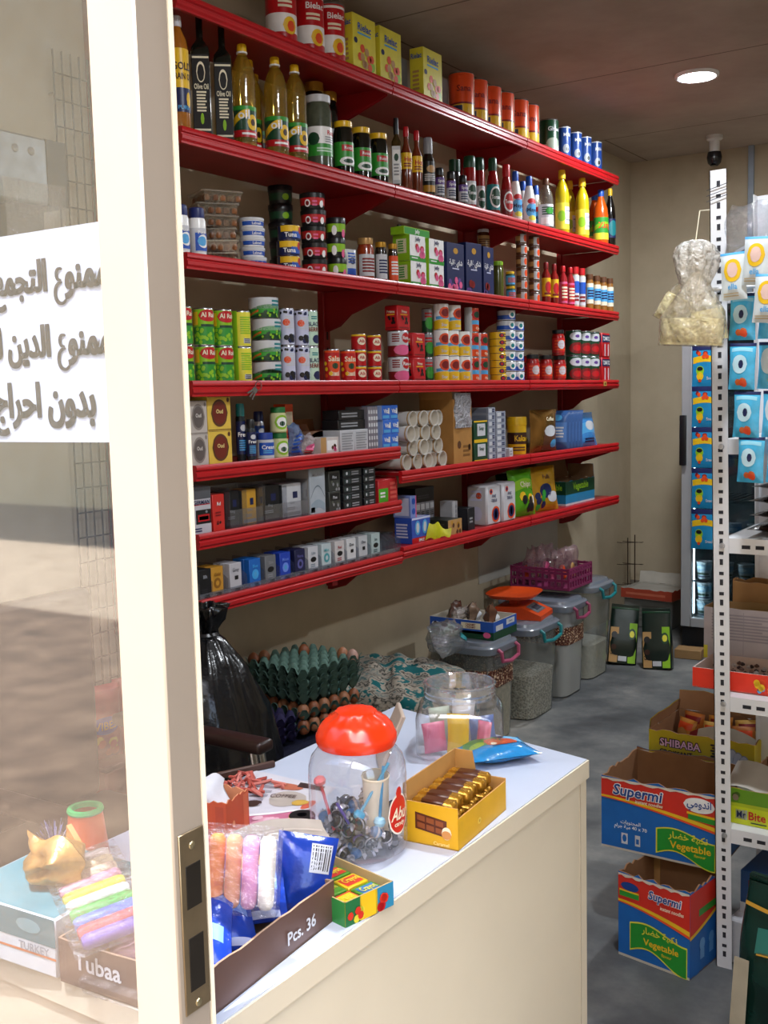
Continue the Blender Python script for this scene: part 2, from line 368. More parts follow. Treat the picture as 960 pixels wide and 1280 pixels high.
for k, t in (('5L', 'fifth red shelf of the left bay, holding soap and deodorant'), ('6L', 'sixth red shelf of the left bay, holding boxed cigarettes and a radio'), ('7L', 'lowest red shelf of the left bay, holding the cigarette dispenser')):
    shelf(Y0, Y1, ZS[k], t)
for k, n in (('5R', 'fifth'), ('6R', 'lowest')):
    shelf(Y1, Y2, ZS[k], n+' red shelf of the middle bay, holding '+('paper cup sleeves' if k == '5R' else 'paper tissue packs'))
    shelf(Y2, Y3, ZS[k], n+' red shelf of the right bay, holding '+('gold and blue packets' if k == '5R' else 'crisp bags and a blue carton'))
for j, y in enumerate((Y0, Y1, Y2, Y3)):
    b = MB(); b.box(XW, y-.02, .72, XW+.028, y+.02, 2.8, redd, .002)
    for z in range(34):
        sf = lambda a, c, l: (XW+.028+E_*l, y-.006+a*.012, .75+z*.06+c*.03)
        b.strip(sf, 0, 1, 0, 1, M('#1c0405', .8), 1, 1)
    tag(b.build('shelf_upright'), ['leftmost red slotted upright carrying the shelves, beside the door glass', 'red slotted upright between the left and middle shelf bays', 'red slotted upright between the middle and right shelf bays', 'rightmost red slotted upright at the end of the shelves'][j], 'upright', 'red slotted uprights')
# ================================================================ goods on the shelves: builders
C = dict(red='#b5121b', dred='#7c0f14', orange='#d9491a', yellow='#e3b71c', lemon='#d8cf3a', gold='#b98a2c', green='#2f8f2f', dgreen='#123f27', lime='#86b81f', teal='#17787e', blue='#1d4fae', navy='#15204f', sky='#4f9fd6', white='#e9e9ea', cream='#e4dcc2', grey='#8d8f95', lgrey='#c4c6cc', black='#131316', brown='#5a3722', tan='#b38b57', pink='#d85a8b', purple='#5b3a86', lav='#c3c6e0', mint='#bcd8c4', choc='#3a1d12')
def K(n, rough=.38, metal=0): return M(C.get(n, n), rough, metal, .06, 25)
tinm = M('#b9bcc2', .25, .95, .05)
def marks(b, sf, asp, items, n=8):
    """prints: s rect, e ellipse, t text, w wavy band"""
    for it in items:
        k = it[0]
        if k == 's': b.strip(sf, it[1], it[2], it[3], it[4], K(it[5]), max(n, int(3+22*(it[2]-it[1]))) if n > 2 else n, 1)
        elif k == 'S': b.strip(sf, it[1], it[2], it[3], it[4], K(it[5]), max(n, int(3+22*(it[2]-it[1]))) if n > 2 else n, 2)
        elif k == 'e': b.ell(sf, it[1], it[2], it[3], it[4], K(it[5]), 10, 2)
        elif k == 'E': b.ell(sf, it[1], it[2], it[3], it[4], K(it[5]), 8, 3)
        elif k == 't': b.text(sf, it[1], it[2], it[3], it[4], K(it[5]), asp, 4, .02, it[6] if len(it) > 6 else .9)
        elif k == 'w': b.strip(sf, it[1], it[2], (lambda a, q=it: q[3]+q[5]*math.sin(a*PI)), (lambda a, q=it: q[4]+q[5]*math.sin(a*PI)), K(it[6]), int(4+22*(it[2]-it[1])), 1)
        elif k == 'l':   # lines of small print: a0 a1 b0 b1 count colour
            rg = random.Random(it[5])
            for q in range(it[5]):
                y = it[3]+(it[4]-it[3])*(q+.5)/it[5]; hh = (it[4]-it[3])/it[5]*.28; e0 = rg.random()*.25*(it[2]-it[1])
                b.strip(sf, it[1], it[2]-e0, y-hh, y+hh, K(it[6]), int(3+14*(it[2]-it[1])), 2)
        elif k == 'd':   # cluster of round marks: ca cb spread_a spread_b count radius colour
            rg = random.Random(it[5]*7+3)
            for q in range(it[5]):
                b.ell(sf, it[1]+(rg.random()-.5)*2*it[3], it[2]+(rg.random()-.5)*2*it[4], it[6]*asp, it[6], K(it[7] if q % 2 else it[8]), 6, 3+q % 2)
def can_body(b, r, h, bands, rim=True, n=28):
    prof = [(.0005, 0, tinm), (r*.93, 0), (r*.985, h*.012), (r, h*.03, K(bands[0][1], .3))]
    for i, (b0, m) in enumerate(bands):
        if i: prof.append((r, max(.032, b0)*h, K(m, .3)))
    prof += [(r, h*.965, tinm), (r*.985, h*.985), (r*.955, h*1.0), (r*.925, h*1.0)]
    b.lathe(prof, tinm, n)
def can(name, r, h, bands, items=(), parts=True, ball=None, loc=(0, 0, 0)):
    """tin: printed wall, rims, and its end as a part"""
    b = MB(); can_body(b, r, h, bands); marks(b, cyl_face(r, h), h/(PI*r), items)
    e = MB(); e.lathe([(r*.925, h), (r*.9, h-.003), (r*.6, h-.0035), (r*.55, h-.0025), (.0005, h-.0025)], tinm, 24)
    if not parts:
        e2 = b; e2.lathe([(r*.925, h), (r*.9, h-.003), (.0005, h-.0025)], tinm, 20); return b.build(name, None, loc)
    o = thing(name, loc); b.build('can_body', o); e.build('lid', o); return o
def carton(name, w, d, h, col, F_=(), L_=(), T_=(), R_=(), c=.0012, side=None, rough=.42):
    b = MB(); b.box(-w/2, -d/2, 0, w/2, d/2, h, K(col, rough), c)
    if side: b.strip(box_face(w, d, h, 'L'), .01, .99, .01, .99, K(side), 1, .6)
    marks(b, box_face(w, d, h, 'F'), h/w, F_, 2); marks(b, box_face(w, d, h, 'L'), h/d, L_, 2); marks(b, box_face(w, d, h, 'T'), d/w, T_, 2); marks(b, box_face(w, d, h, 'R'), h/d, R_, 2)
    return b.build(name)
def bottle(name, prof, bodym, capm, cap_r, cap_h, h, label=None, items=(), sq=False, liquid=None, n=24):
    """prof: (r, z) from base to neck in metres; label=(z0, z1, colour)"""
    o = thing(name); b = MB()
    if sq:
        k = lambda a, z: 1/max(abs(math.cos(a)), abs(math.sin(a)))*.985 if z < sq else 1
        b.lathe([(.0005, 0)]+prof, bodym, 40, wob=lambda a, z: min(k(a, z), 1.30) if z < sq else 1)
    else: b.lathe([(.0005, 0)]+prof, bodym, n)
    b.build('bottle_body', o)
    if liquid:
        b = MB(); lv = [(r*.95, max(z, .002)) for r, z in prof if z <= liquid[1]]+[(.0005, liquid[1])]; b.lathe([(.0005, .002)]+lv, liquid[0], n); b.build('liquid', o)
    zt = prof[-1][1]
    b = MB(); b.lathe([(.0005, zt-.004), (cap_r, zt-.004), (cap_r*1.03, zt+cap_h*.3), (cap_r*.97, zt+cap_h*.9), (cap_r*.85, zt+cap_h), (.0005, zt+cap_h)], capm, 18); b.build('cap', o)
    if label:
        z0, z1, col = label; lh = z1-z0; b = MB()
        def rad(z):
            for (r0, a), (r1, c) in zip(prof, prof[1:]):
                if a <= z <= c: return r0+(r1-r0)*((z-a)/(c-a) if c > a else 0)
            return prof[0][0]
        if sq:
            r = rad((z0+z1)/2)*.985; sf = lambda a, q, l: ((a-.5)*2*r*.94, -r-.0006-E_*l, z0+q*lh); asp = lh/(2*r)
        else:
            sf = lambda a, q, l: ((rad(z0+min(max(q, 0), 1)*lh)+.0005+E_*l)*math.sin((a-.5)*PI), -(rad(z0+min(max(q, 0), 1)*lh)+.0005+E_*l)*math.cos((a-.5)*PI), z0+q*lh); asp = lh/(PI*rad(z0))
        b.strip(sf, .02 if sq else -.25, .98 if sq else 1.25, 0, 1, K(col), 30, 0, 4); marks(b, sf, asp, items); b.build('label', o)
    return o
def jar(name, r, h, bodym, lidm, lid_h, items=(), lab=None, fill=None, n=24):
    o = thing(name); b = MB(); z1 = h-lid_h
    b.lathe([(.0005, 0), (r*.9, 0), (r, r*.12), (r, z1*.86), (r*.86, z1*.97), (r*.82, z1)], bodym, n); b.build('jar_body', o)
    if fill: f = MB(); f.lathe([(.0005, .003), (r*.93, .004), (r*.93, z1*.8), (.0005, z1*.82)], fill, 16); f.build('contents', o)
    b = MB(); b.lathe([(r*.8, z1-.002), (r*.9, z1-.001), (r*.92, z1+lid_h*.3), (r*.9, h-.001), (r*.84, h), (.0005, h-.0005)], lidm, n); b.build('lid', o)
    if lab:
        b = MB(); z0, zz, col = lab; lh = zz-z0; sf = lambda a, q, l: ((r+.0006+E_*l)*math.sin((a-.5)*PI), -(r+.0006+E_*l)*math.cos((a-.5)*PI), z0+q*lh)
        b.strip(sf, 0, 1, 0, 1, K(col), 24, 0); marks(b, sf, lh/(PI*r), items); b.build('label', o)
    return o
def pouch(name, w, h, t, mat, items=(), seal=.05, m2=None, seed=1, crimp=None):
    """filled bag standing on its lower seam: pillow front and back"""
    rg = random.Random(seed); ph = rg.random()*6
    def z_(a, q):
        e = max(0, 1-abs(2*a-1)**3)*max(0, 1-abs(2*q-1)**4); return t/2*e*(1+.10*math.sin(9*a+ph)*math.sin(7*q+ph*2))
    fr = lambda a, q, l=0: ((a-.5)*w*(1-.06*math.sin(q*PI)), -z_(a, q)-E_*l-.0004, q*h)
    bk = lambda a, q, l=0: ((.5-a)*w*(1-.06*math.sin(q*PI)), z_(a, q)+.0004, q*h)
    b = MB(); b.grid(fr, 14, 18, mat); b.grid(bk, 10, 12, m2 or mat)
    b.nb = 7; marks(b, fr, h/w, items, 10); return b.build(name)
def zsh(s): return ZS[s]-SURF
def rt(u, vt, s, w, back=0, front=-2.19):
    """cylinder of px width w whose right outline is at u, top at vt -> (x, y, z), r, h"""
    X = front-back; p = at(u-w/2, vt, X=X); r = metres(p, w)/2
    X2 = X-r; p = at(u-w/2, vt, X=X2); r = metres(p, w)/2; X2 = X-r
    p = at(u-w/2, vt, X=X2); z = zsh(s); return Vector((X2, p.y, z)), r, p.z-z
def rowpos(s, rights, vt, r, h, back=0, front=-2.19, gap=.0006):
    """touching row of equal cylinders given by their right outlines"""
    out = []; X = front-back-r
    for u in rights:
        p = at(u, vt, X=X); q = F*r/(Vector(p)-CAMP).dot(_f); p = at(u-q, vt, X=X); p = at(u-q, vt, X=X); y = p.y
        out.append(y)
    o = sorted(range(len(out)), key=lambda i: out[i])
    for a, c in zip(o, o[1:]): out[c] = max(out[c], out[a]+2*r+gap)
    return [Vector((X, y, zsh(s))) for y in out]
def bx(s, u0, u1, vt, d, back=0, front=-2.19):
    """box whose front face spans u0..u1, top at vt -> (x, y, z), w, h"""
    X = front-back; a = at(u0, vt, X=X); c = at(u1, vt, X=X); z = zsh(s)
    return Vector((X-d/2, (a.y+c.y)/2, z)), c.y-a.y, (a.z+c.z)/2-z
FR = R(90)                      # fronts look into the room
def face(p, k=.8):              # turned part of the way to the doorway
    return R(90)-k*math.atan2(p[1], -p[0]-.0)*.62
def nth(i, n, what='from the left'):
    return ('leftmost' if n > 1 and i == 0 else 'rightmost' if n > 2 and i == n-1 else NTH[i]+' '+what) if n > 1 else 'only'
UP = {1: 'top shelf', 2: 'second shelf', 3: 'third shelf', 4: 'fourth shelf', '5L': 'fifth left shelf', '6L': 'sixth left shelf', '7L': 'lowest left shelf', '5R': 'fifth right shelf', '6R': 'lowest right shelf'}
def put(o, cat, label, p, rot, group=None): o.location = p; o.rotation_euler = rot if isinstance(rot, tuple) else (0, 0, rot); return tag(o, label, cat, group)
def rowof(o, cat, desc, s, ps, group, rot=None, extra='', dz=0, layer=''):
    """copies of one proto in a row; labels count along it"""
    n = len(ps); ordr = sorted(range(n), key=lambda i: ps[i][1]); tag(o, None, cat, group)
    pl = []
    for k, i in enumerate(ordr):
        p = ps[i]; pl.append(((p[0], p[1], p[2]+dz), face(p) if rot is None else rot, '%s%s, %s, %s%s' % (desc, layer, nth(k, n), UP[s], extra)))
    spread(o, pl, group); return o
def stackof(o, cat, desc, s, p, h, n, group, rot=None, jit=.002, first=True, seed=1):
    rg = random.Random(seed); pl = []; tag(o, None, cat, group)
    for k in range(n):
        w = 'stack bottom' if k == 0 else 'stack top' if k == n-1 else NTH[k]+' from below'
        pl.append(((p[0]+rg.uniform(-jit, jit), p[1]+rg.uniform(-jit, jit), p[2]+k*(h+.0004)), (face(p) if rot is None else rot)+rg.uniform(-.04, .04), '%s, %s, %s' % (desc, w, UP[s])))
    if first: spread(o, pl, group)
    else:
        for l, r_, t in pl: q = dup(o, l, r_, t)
    return o
# ------------------------------------------------------------ top shelf
p, r, h = rt(430, 8, 1, 38); r *= .97
o = can('milk_tin', r, h, [(0, 'red'), (.2, 'white'), (.48, 'red'), (.9, 'white'), (.94, 'red')], [('e', .55, .3, .16, .13, 'yellow'), ('E', .57, .29, .09, .08, 'orange'), ('t', .5, .78, .1, 'Bielac', 'white', .7), ('l', .3, .7, .55, .68, 2, 'cream')])
rowof(o, 'tin', 'red and white milk powder tin with orange flower', 1, rowpos(1, [370, 404, 430], 8, r, h), 'milk powder tins')
ps = []; D = .06
for i, (u0, u1, vt) in enumerate(((437, 467, 20), (472, 499, 40), (527, 550, 72))):
    p, w, h = bx(1, u0, u1, vt, D); ps.append((p, w, h))
w, h = ps[0][1], ps[0][2]
o = carton('cereal_box', w*.95, D, h, 'lemon', [('s', 0, 1, .0, .1, 'lime'), ('t', .5, .8, .13, 'Rielac', 'blue', .8), ('l', .2, .8, .66, .72, 1, 'sky'), ('d', .55, .32, .3, .18, 9, .07, 'tan', 'orange'), ('e', .12, .55, .08, .05, 'navy'), ('e', .8, .2, .15, .09, 'lime')], [('l', .2, .8, .2, .6, 5, 'tan'), ('t', .5, .85, .1, 'Rielac', 'blue', .8)])
rowof(o, 'box', 'yellow baby cereal box with blue name', 1, [q[0]+Vector((0, .012, 0)) for q in ps], 'baby cereal boxes', FR)
for i, (u, vt) in enumerate(((509, 72), (560, 97))):
    p, w2, h2 = bx(1, u-14, u, vt, .06, .09); o = carton('plain_box', w2, .06, h2, 'grey', L_=[('l', .2, .8, .3, .7, 4, 'lgrey')])
    put(o, 'box', ['dull grey box standing behind the second yellow cereal box', 'dull grey box standing behind the yellow box beside the orange tins'][i], p, FR)
p, r, h = rt(592, 93, 1, 33); r *= .97
o = can('juice_tin', r, h, [(0, 'yellow'), (.33, 'orange')], [('s', .05, .35, .06, .3, 'navy'), ('s', .75, 1.0, .05, .92, 'cream'), ('l', .78, .97, .1, .85, 9, 'dred'), ('t', .4, .65, .13, 'Sana', 'dred', .5), ('w', -.3, .75, .31, .35, .02, 'dred')])
rowof(o, 'tin', 'orange tin with yellow base band', 1, rowpos(1, [592, 609, 626, 642, 660, 673], 93, r, h), 'orange and yellow tins')
p, r, h = rt(698, 151, 1, 25)
o = can('food_tin', r, h, [(0, 'lgrey'), (.3, 'dgreen')], [('e', .5, .33, .26, .15, '#8f9a8a'), ('t', .5, .72, .12, 'Ghee', 'lgrey', .5)])
put(o, 'tin', 'wide dark green tin beside the blue tins on the top shelf', p, face(p))
p, r, h = rt(713, 159, 1, 18)
o = can('milk_can', r, h, [(0, '#1c3f86'), (.94, 'lgrey')], [('e', .45, .34, .16, .13, '#8f96a0'), ('E', .5, .32, .07, .06, 'black'), ('t', .5, .74, .10, 'Milk', 'lgrey', .5), ('s', .9, 1, .1, .8, 'navy')])
rowof(o, 'tin', 'dark blue tin with cream oval', 1, rowpos(1, [713, 727, 739, 752], 159, r, h), 'dark blue tins')
b = MB(); p = at(292, 1, X=-2.24); b.box(-.05, -.03, 0, .05, .03, .03, K('white'), .004)
put(b.build('paper_packet'), 'packet', 'low white packet left of the milk tins on the top shelf', (-2.24, p.y, zsh(1)), FR)
# ------------------------------------------------------------ second shelf
glassy = clear('#f4f4ee', .06); dark_glass = M('#0d120d', .12, 0, .1, 10, 0, .6); oilm = M('#9a7b1c', .25, 0, .08, 30, 0, .7); amber = M('#6d3a0c', .2, 0, .1, 20, 0, .5)
p, r, h = rt(234, 22, 2, 28); r *= .95
o = bottle('oil_bottle', [(r*.95, 0), (r, .006), (r, h*.72), (r*.9, h*.8), (r*.42, h*.9), (r*.4, h*.93)], M('#a0611a', .18, 0, .1, 15, 0, .6), K('lgrey'), r*.45, h*.08, h, (h*.18, h*.72, 'yellow'), [('s', -.2, 1.2, 0, .38, 'navy'), ('t', .5, .72, .12, 'GOLD', 'choc', .6), ('t', .5, .56, .10, 'GRAIN OIL', 'choc', .7), ('e', .68, .2, .09, .12, 'yellow'), ('t', .5, .07, .06, 'PURE', 'sky', .5)])
put(o, 'bottle', 'amber oil bottle with orange and navy label beside the door post', p, face(p))
p, r, h = rt(261, 6, 2, 27); r *= .88
o = bottle('olive_oil_bottle', [(r, 0), (r, h*.64), (r*.9, h*.68), (r*.42, h*.74), (r*.36, h*.76), (r*.36, h*.92)], dark_glass, M('#14321f', .3), r*.42, h*.07, h, (.012, h*.62, 'black'), [('s', .04, .96, .95, .975, 'cream'), ('s', .04, .96, .05, .075, 'cream'), ('e', .5, .78, .25, .13, 'cream'), ('E', .5, .77, .2, .105, 'black'), ('e', .5, .78, .1, .06, 'cream'), ('t', .5, .60, .07, 'Olive Oil', 'cream', .8), ('l', .22, .78, .28, .55, 7, 'cream'), ('e', .5, .2, .1, .07, 'lime')], sq=h*.7)
ps = [rt(u, 6+k*11, 2, 27)[0] for k, u in enumerate((261, 289))]
rowof(o, 'bottle', 'square dark olive oil bottle, black label', 2, ps, 'olive oil bottles', R(42))
p, r, h = rt(317, 52, 2, 33); r *= .93
rib = [(r*.86, 0), (r, .008), (r, h*.1)]+[(r*(1-.03*(k % 2)), h*(.42+.025*k)) for k in range(9)]+[(r*.99, h*.66), (r*.93, h*.72), (r*.72, h*.80), (r*.4, h*.87), (r*.34, h*.885), (r*.34, h*.9)]
o = bottle('cooking_oil_bottle', rib, clear('#f0dc94', .09, .24, '#b5962f'), K('yellow'), r*.4, h*.07, h, (h*.12, h*.4, 'dgreen'), [('s', -.2, 1.2, 0, .22, 'red'), ('w', 0, .5, .3, .55, .35, 'yellow'), ('e', .6, .48, .16, .25, 'yellow'), ('E', .6, .48, .07, .11, 'choc'), ('t', .36, .72, .3, 'oil', 'white', .35), ('l', .3, .7, .05, .17, 1, 'white'), ('w', -.2, 1.2, .86, 1.0, 0, 'green')])
q = MB(); q.lathe([(r*.37, h*.885), (r*.46, h*.887), (r*.46, h*.9), (r*.36, h*.902)], K('white'), 18); q.build('neck_ring', o)
ps = rowpos(2, [317, 357, 381], 60, r, h)
o2 = [rowpos(2, [324], 63, r, h, .085)[0], rowpos(2, [330], 63, r, h, .17)[0]]
rowof(o, 'bottle', 'clear cooking oil bottle with green label', 2, ps, 'cooking oil bottles')
for k, q in enumerate(o2): dup(o, q, face(q), 'cooking oil bottle half hidden, %s behind the leftmost oil bottle' % ['directly', 'two'][k])
p, r, h = rt(415, 121, 2, 36); r *= .95
o = jar('pickle_jar', r, h, M('#4b5244', .2, 0, .25, 30, 0, .5), K('lgrey'), h*.09, [('s', 0, 1, 0, .42, 'green'), ('e', .22, .58, .15, .22, 'dgreen'), ('t', .7, .8, .16, 'Roza', 'red', .4), ('l', .5, .95, .45, .68, 3, 'grey'), ('l', .3, .8, .12, .3, 2, 'mint')], (h*.2, h*.58, 'white'))
put(o, 'jar', 'big glass pickle jar with silver lid and white and green label', p, face(p))
p2, r2, h2 = rt(405, 104, 2, 28, .1); o = jar('dark_jar', r2*.95, h2, dark_glass, K('gold', .3, .6), h2*.09)
put(o, 'jar', 'dark jar with gold lid standing behind the big pickle jar', p2+Vector((0, .005, 0)), 0)
p2, r2, h2 = rt(427, 113, 2, 26, .085); o = jar('dark_jar', r2*.95, h2, dark_glass, K('gold', .3, .6), h2*.09, [('l', .2, .8, .2, .8, 3, 'grey')], (h2*.3, h2*.6, 'lgrey'))
put(o, 'jar', 'dark jar with pale label behind and right of the big pickle jar', p2+Vector((-.03, .02, 0)), face(p2))
p, r, h = rt(441, 153, 2, 27); r *= .95
o = jar('olive_jar', r, h, dark_glass, K('yellow', .3), h*.1, [('s', .3, .72, .62, .88, 'red'), ('t', .51, .75, .13, 'Roza', 'white', .35), ('e', .52, .2, .3, .18, 'white'), ('E', .52, .2, .18, .09, 'dgreen')], (h*.2, h*.62, 'green'))
rowof(o, 'jar', 'dark olive jar with yellow lid and green label', 2, rowpos(2, [441, 463, 484], 153, r, h), 'green labelled olive jars')
p, r, h = rt(503, 146, 2, 17); r *= .7
o = bottle('oil_bottle', [(r, 0), (r, h*.66), (r*.5, h*.74), (r*.42, h*.78)], M('#3a2d10', .15, 0, .1, 10, 0, .6), K('black'), r*.55, h*.2, h, (h*.1, h*.6, 'lgrey'), [('s', .1, .9, .1, .9, 'white'), ('e', .5, .7, .25, .1, 'dgreen'), ('l', .2, .8, .2, .55, 4, 'grey')], sq=h*.7)
put(o, 'bottle', 'slim square oil bottle with tall black cap beside the olive jars', p, R(30))
p, r, h = rt(514, 158, 2, 15); r *= .95
o = bottle('sauce_bottle', [(r*.95, 0), (r, .004), (r, h*.6), (r*.45, h*.74), (r*.4, h*.86)], M('#6b2a12', .2, 0, .1, 20, 0, .5), K('red'), r*.5, h*.13, h, (h*.36, h*.6, 'yellow'), [('t', .5, .6, .3, 'Hot', 'red', .5), ('l', .2, .8, .1, .4, 2, 'dred')])
rowof(o, 'bottle', 'slim sauce bottle with red cap and yellow label', 2, rowpos(2, [514, 527], 158, r, h), 'red capped sauce bottles')
p, r, h = rt(543, 171, 2, 17); r *= .95
o = bottle('sauce_bottle', [(r*.95, 0), (r, .004), (r, h*.62), (r*.7, h*.7), (r*.62, h*.74)], M('#1a1712', .2, 0, .1, 20, 0, .5), K('grey'), r*.72, h*.24, h, (h*.12, h*.6, 'black'), [('e', .5, .75, .25, .12, 'tan'), ('l', .15, .85, .35, .6, 4, 'lgrey'), ('s', .05, .95, 0, .22, 'gold')])
put(o, 'bottle', 'black sauce bottle with grey cap left of the spice bottles', p, face(p))
p, r, h = rt(554, 209, 2, 12)
o = bottle('spice_bottle', [(r, 0), (r, h*.72), (r*.7, h*.8)], M('#382018', .3), K('black'), r*.85, h*.18, h, (h*.2, h*.7, 'lgrey'), [('s', 0, 1, .6, 1, 'purple'), ('l', .2, .8, .1, .5, 3, 'navy'), ('t', .5, .78, .16, 'Spice', 'white', .7)])
rowof(o, 'bottle', 'small brown spice bottle with pale and purple label', 2, rowpos(2, [555, 569, 584], 211, r, h), 'small spice bottles')
p, r, h = rt(576, 200, 2, 16, .08); o = jar('spice_jar', r, h, M('#241a16', .3), K('dgreen'), h*.22)
put(o, 'jar', 'dark spice jar with green lid behind the small spice bottles', p, 0)
kp = lambda r, h: [(r*.8, 0), (r, h*.06), (r*.98, h*.45), (r*.8, h*.62), (r*.6, h*.76), (r*.5, h*.8)]
for i, (u, vt, w, cap, back, t) in enumerate(((595, 197, 17, 'dgreen', 0, 'dark red bottle with green lid and pale side label'), (606, 199, 15, 'dgreen', .08, 'green capped ketchup bottle half hidden behind its neighbour'), (625, 198, 19, 'dgreen', 0, 'red ketchup bottle with green cap and oval green label'), (641, 206, 17, 'red', 0, 'red ketchup bottle with red cap'))):
    p, r, h = rt(u, vt, 2, w, back); r *= .93
    o = bottle('ketchup_bottle', kp(r, h) if i > 1 else [(r, 0), (r, h*.78), (r*.9, h*.82)], M('#8f0f14', .25, 0, .08, 10, 0, .4), K(cap), r*.62 if i > 1 else r*.95, h*.2, h, (h*.12, h*.55, 'dred' if i == 3 else 'teal' if i == 2 else 'lgrey'), [('e', .5, .5, .32, .42, 'white'), ('E', .5, .5, .26, .34, 'red' if i == 3 else 'dgreen'), ('t', .5, .5, .16, 'Tomato', 'white', .45)])
    put(o, 'bottle', t+' on the second shelf', p, face(p))
p, r, h = rt(669, 220, 2, 17); r *= .93
o = bottle('mayonnaise_bottle', kp(r, h), K('white', .3), K('blue'), r*.5, h*.19, h, (h*.1, h*.58, 'white'), [('s', 0, 1, .0, .12, 'cream'), ('e', .5, .45, .36, .3, 'sky'), ('t', .5, .45, .16, 'Mayo', 'navy', .6), ('e', .5, .82, .28, .12, 'red'), ('e', .5, .15, .22, .1, 'lemon')])
rowof(o, 'bottle', 'white mayonnaise bottle with blue cap', 2, rowpos(2, [652, 669], 219, r, h), 'mayonnaise bottles')
for i, (u, vt, back) in enumerate(((661, 221, .075), (677, 222, .075))):
    p, r2, h2 = rt(u, vt, 2, 15, back); q = dup(o, p, face(p), 'mayonnaise bottle %s behind the two front ones' % ['standing left', 'standing right'][i])
p, r, h = rt(692, 222, 2, 20); r *= .93
o = bottle('vinegar_bottle', [(r*.9, 0), (r, .006), (r, h*.6), (r*.8, h*.72), (r*.4, h*.84), (r*.38, h*.88)], clear('#d9d2c4', .08, .12, '#c8c2b8'), K('brown'), r*.45, h*.1, h, (h*.1, h*.5, 'lgrey'), [('s', .1, .9, .1, .4, 'white'), ('l', .15, .85, .5, .9, 4, 'dgreen'), ('e', .5, .7, .2, .14, 'green')], liquid=(M('#8e7f6e', .3), h*.55))
put(o, 'bottle', 'clear vinegar bottle with brown cap left of the yellow bottles', p, face(p))
p, r, h = rt(711, 213, 2, 19); r *= .93
o = bottle('lemon_juice_bottle', [(r*.9, 0), (r, .006), (r*.96, h*.3), (r, h*.6), (r*.9, h*.7), (r*.62, h*.79), (r*.36, h*.85), (r*.34, h*.88)], M('#b8a216', .2, 0, .08, 15, 0, .6), K('yellow'), r*.5, h*.12, h, (h*.1, h*.5, 'lemon'), [('s', .45, .95, .2, .85, 'lgrey'), ('e', .3, .5, .2, .2, 'lime'), ('l', .5, .9, .3, .75, 4, 'grey')])
rowof(o, 'bottle', 'yellow lemon juice bottle with yellow cap', 2, rowpos(2, [711, 736], 213, r, h), 'lemon juice bottles')
p2 = rowpos(2, [720], 218, r, h, .08)[0]; dup(o, p2, face(p2), 'yellow lemon juice bottle standing behind between the two front ones')
p, r, h = rt(761, 236, 2, 20); r *= .93
o = bottle('soft_drink_bottle', [(r*.9, 0), (r, .006), (r, h*.55), (r*.85, h*.68), (r*.4, h*.84), (r*.36, h*.88)], M('#c8530f', .2, 0, .08, 15, 0, .6), K('blue'), r*.42, h*.1, h, (h*.12, h*.5, 'green'), [('s', -.2, 1.2, 0, .3, 'lemon'), ('w', 0, 1, .4, .6, .2, 'lime'), ('t', .5, .6, .28, 'Zing', 'orange', .6)])
put(o, 'bottle', 'orange soft drink bottle with blue cap on the second shelf', p, face(p))
p3, r3, h3 = rt(752, 236, 2, 18, .075); o = dup(o, p3, face(p3), 'orange soft drink bottle standing behind the front orange one')
p, r, h = rt(769, 234, 2, 15, .03); r *= .93; p.y += .012
o = bottle('cola_bottle', [(r*.9, 0), (r, .006), (r, h*.55), (r*.85, h*.68), (r*.4, h*.84), (r*.36, h*.88)], M('#0f0a08', .15, 0, .1, 15, 0, .6), K('yellow'), r*.42, h*.1, h, (h*.2, h*.5, 'navy'), [('e', .5, .5, .3, .4, 'teal')])
put(o, 'bottle', 'dark cola bottle at the right end of the second shelf', p, face(p))
# ------------------------------------------------------------ third shelf
p, r, h = rt(256, 259, 3, 24); r *= .93
o = bottle('tub_bottle', [(r*.9, 0), (r, .006), (r, h*.72), (r*.82, h*.8)], K('white', .3), M('#16235e', .35), r*.88, h*.18, h, (h*.12, h*.58, 'lgrey'), [('s', .3, .95, .05, .8, 'blue'), ('e', .6, .45, .22, .28, 'white'), ('E', .55, .45, .18, .2, 'sky'), ('t', .55, .82, .13, 'Puck', 'white', .5)])
rowof(o, 'bottle', 'white plastic bottle with navy cap and blue label', 3, rowpos(3, [235, 256], 259, r, h), 'white bottles with navy caps')
# date trays
p = at(274, 330, X=-2.28); tw, td, th = .108, .108, .036
def tray():
    o = thing('date_tray'); b = MB(); cl = clear('#f0ece2', .10, .10, '#cfc8b8')
    fn = lambda a, c: ((.5-.06*(1-c))*tw*math.copysign(1, math.cos(a))*min(1, abs(1.4*math.cos(a))), (.5-.06*(1-c))*td*math.copysign(1, math.sin(a))*min(1, abs(1.4*math.sin(a))), c*th*.8)
    b.grid(lambda a, c: fn(a*2*PI, c), 32, 1, cl); b.build('tray_base', o)
    b = MB(); b.box(-tw/2-.004, -td/2-.004, th*.78, tw/2+.004, td/2+.004, th*.98, clear('#f4f0e8', .14, .18, '#d9d2c4'), .006, 1); b.build('tray_lid', o)
    b = MB(); rg = random.Random(5)
    for i in range(5):
        for j in range(5):
            x, y = (i-2)*.021+rg.uniform(-.003, .003), (j-2)*.021+rg.uniform(-.003, .003); dm = M('#6a3d1c' if (i+j) % 2 else '#7d4c25', .4, 0, .2, 60)
            b.lathe([(.0003, .002), (.008, .005), (.0105, .013), (.008, .022), (.0003, .025)], dm, 8, (x, y, 0))
    f = b.build('dates', o); tag(f, kind='stuff'); return o
pl = []
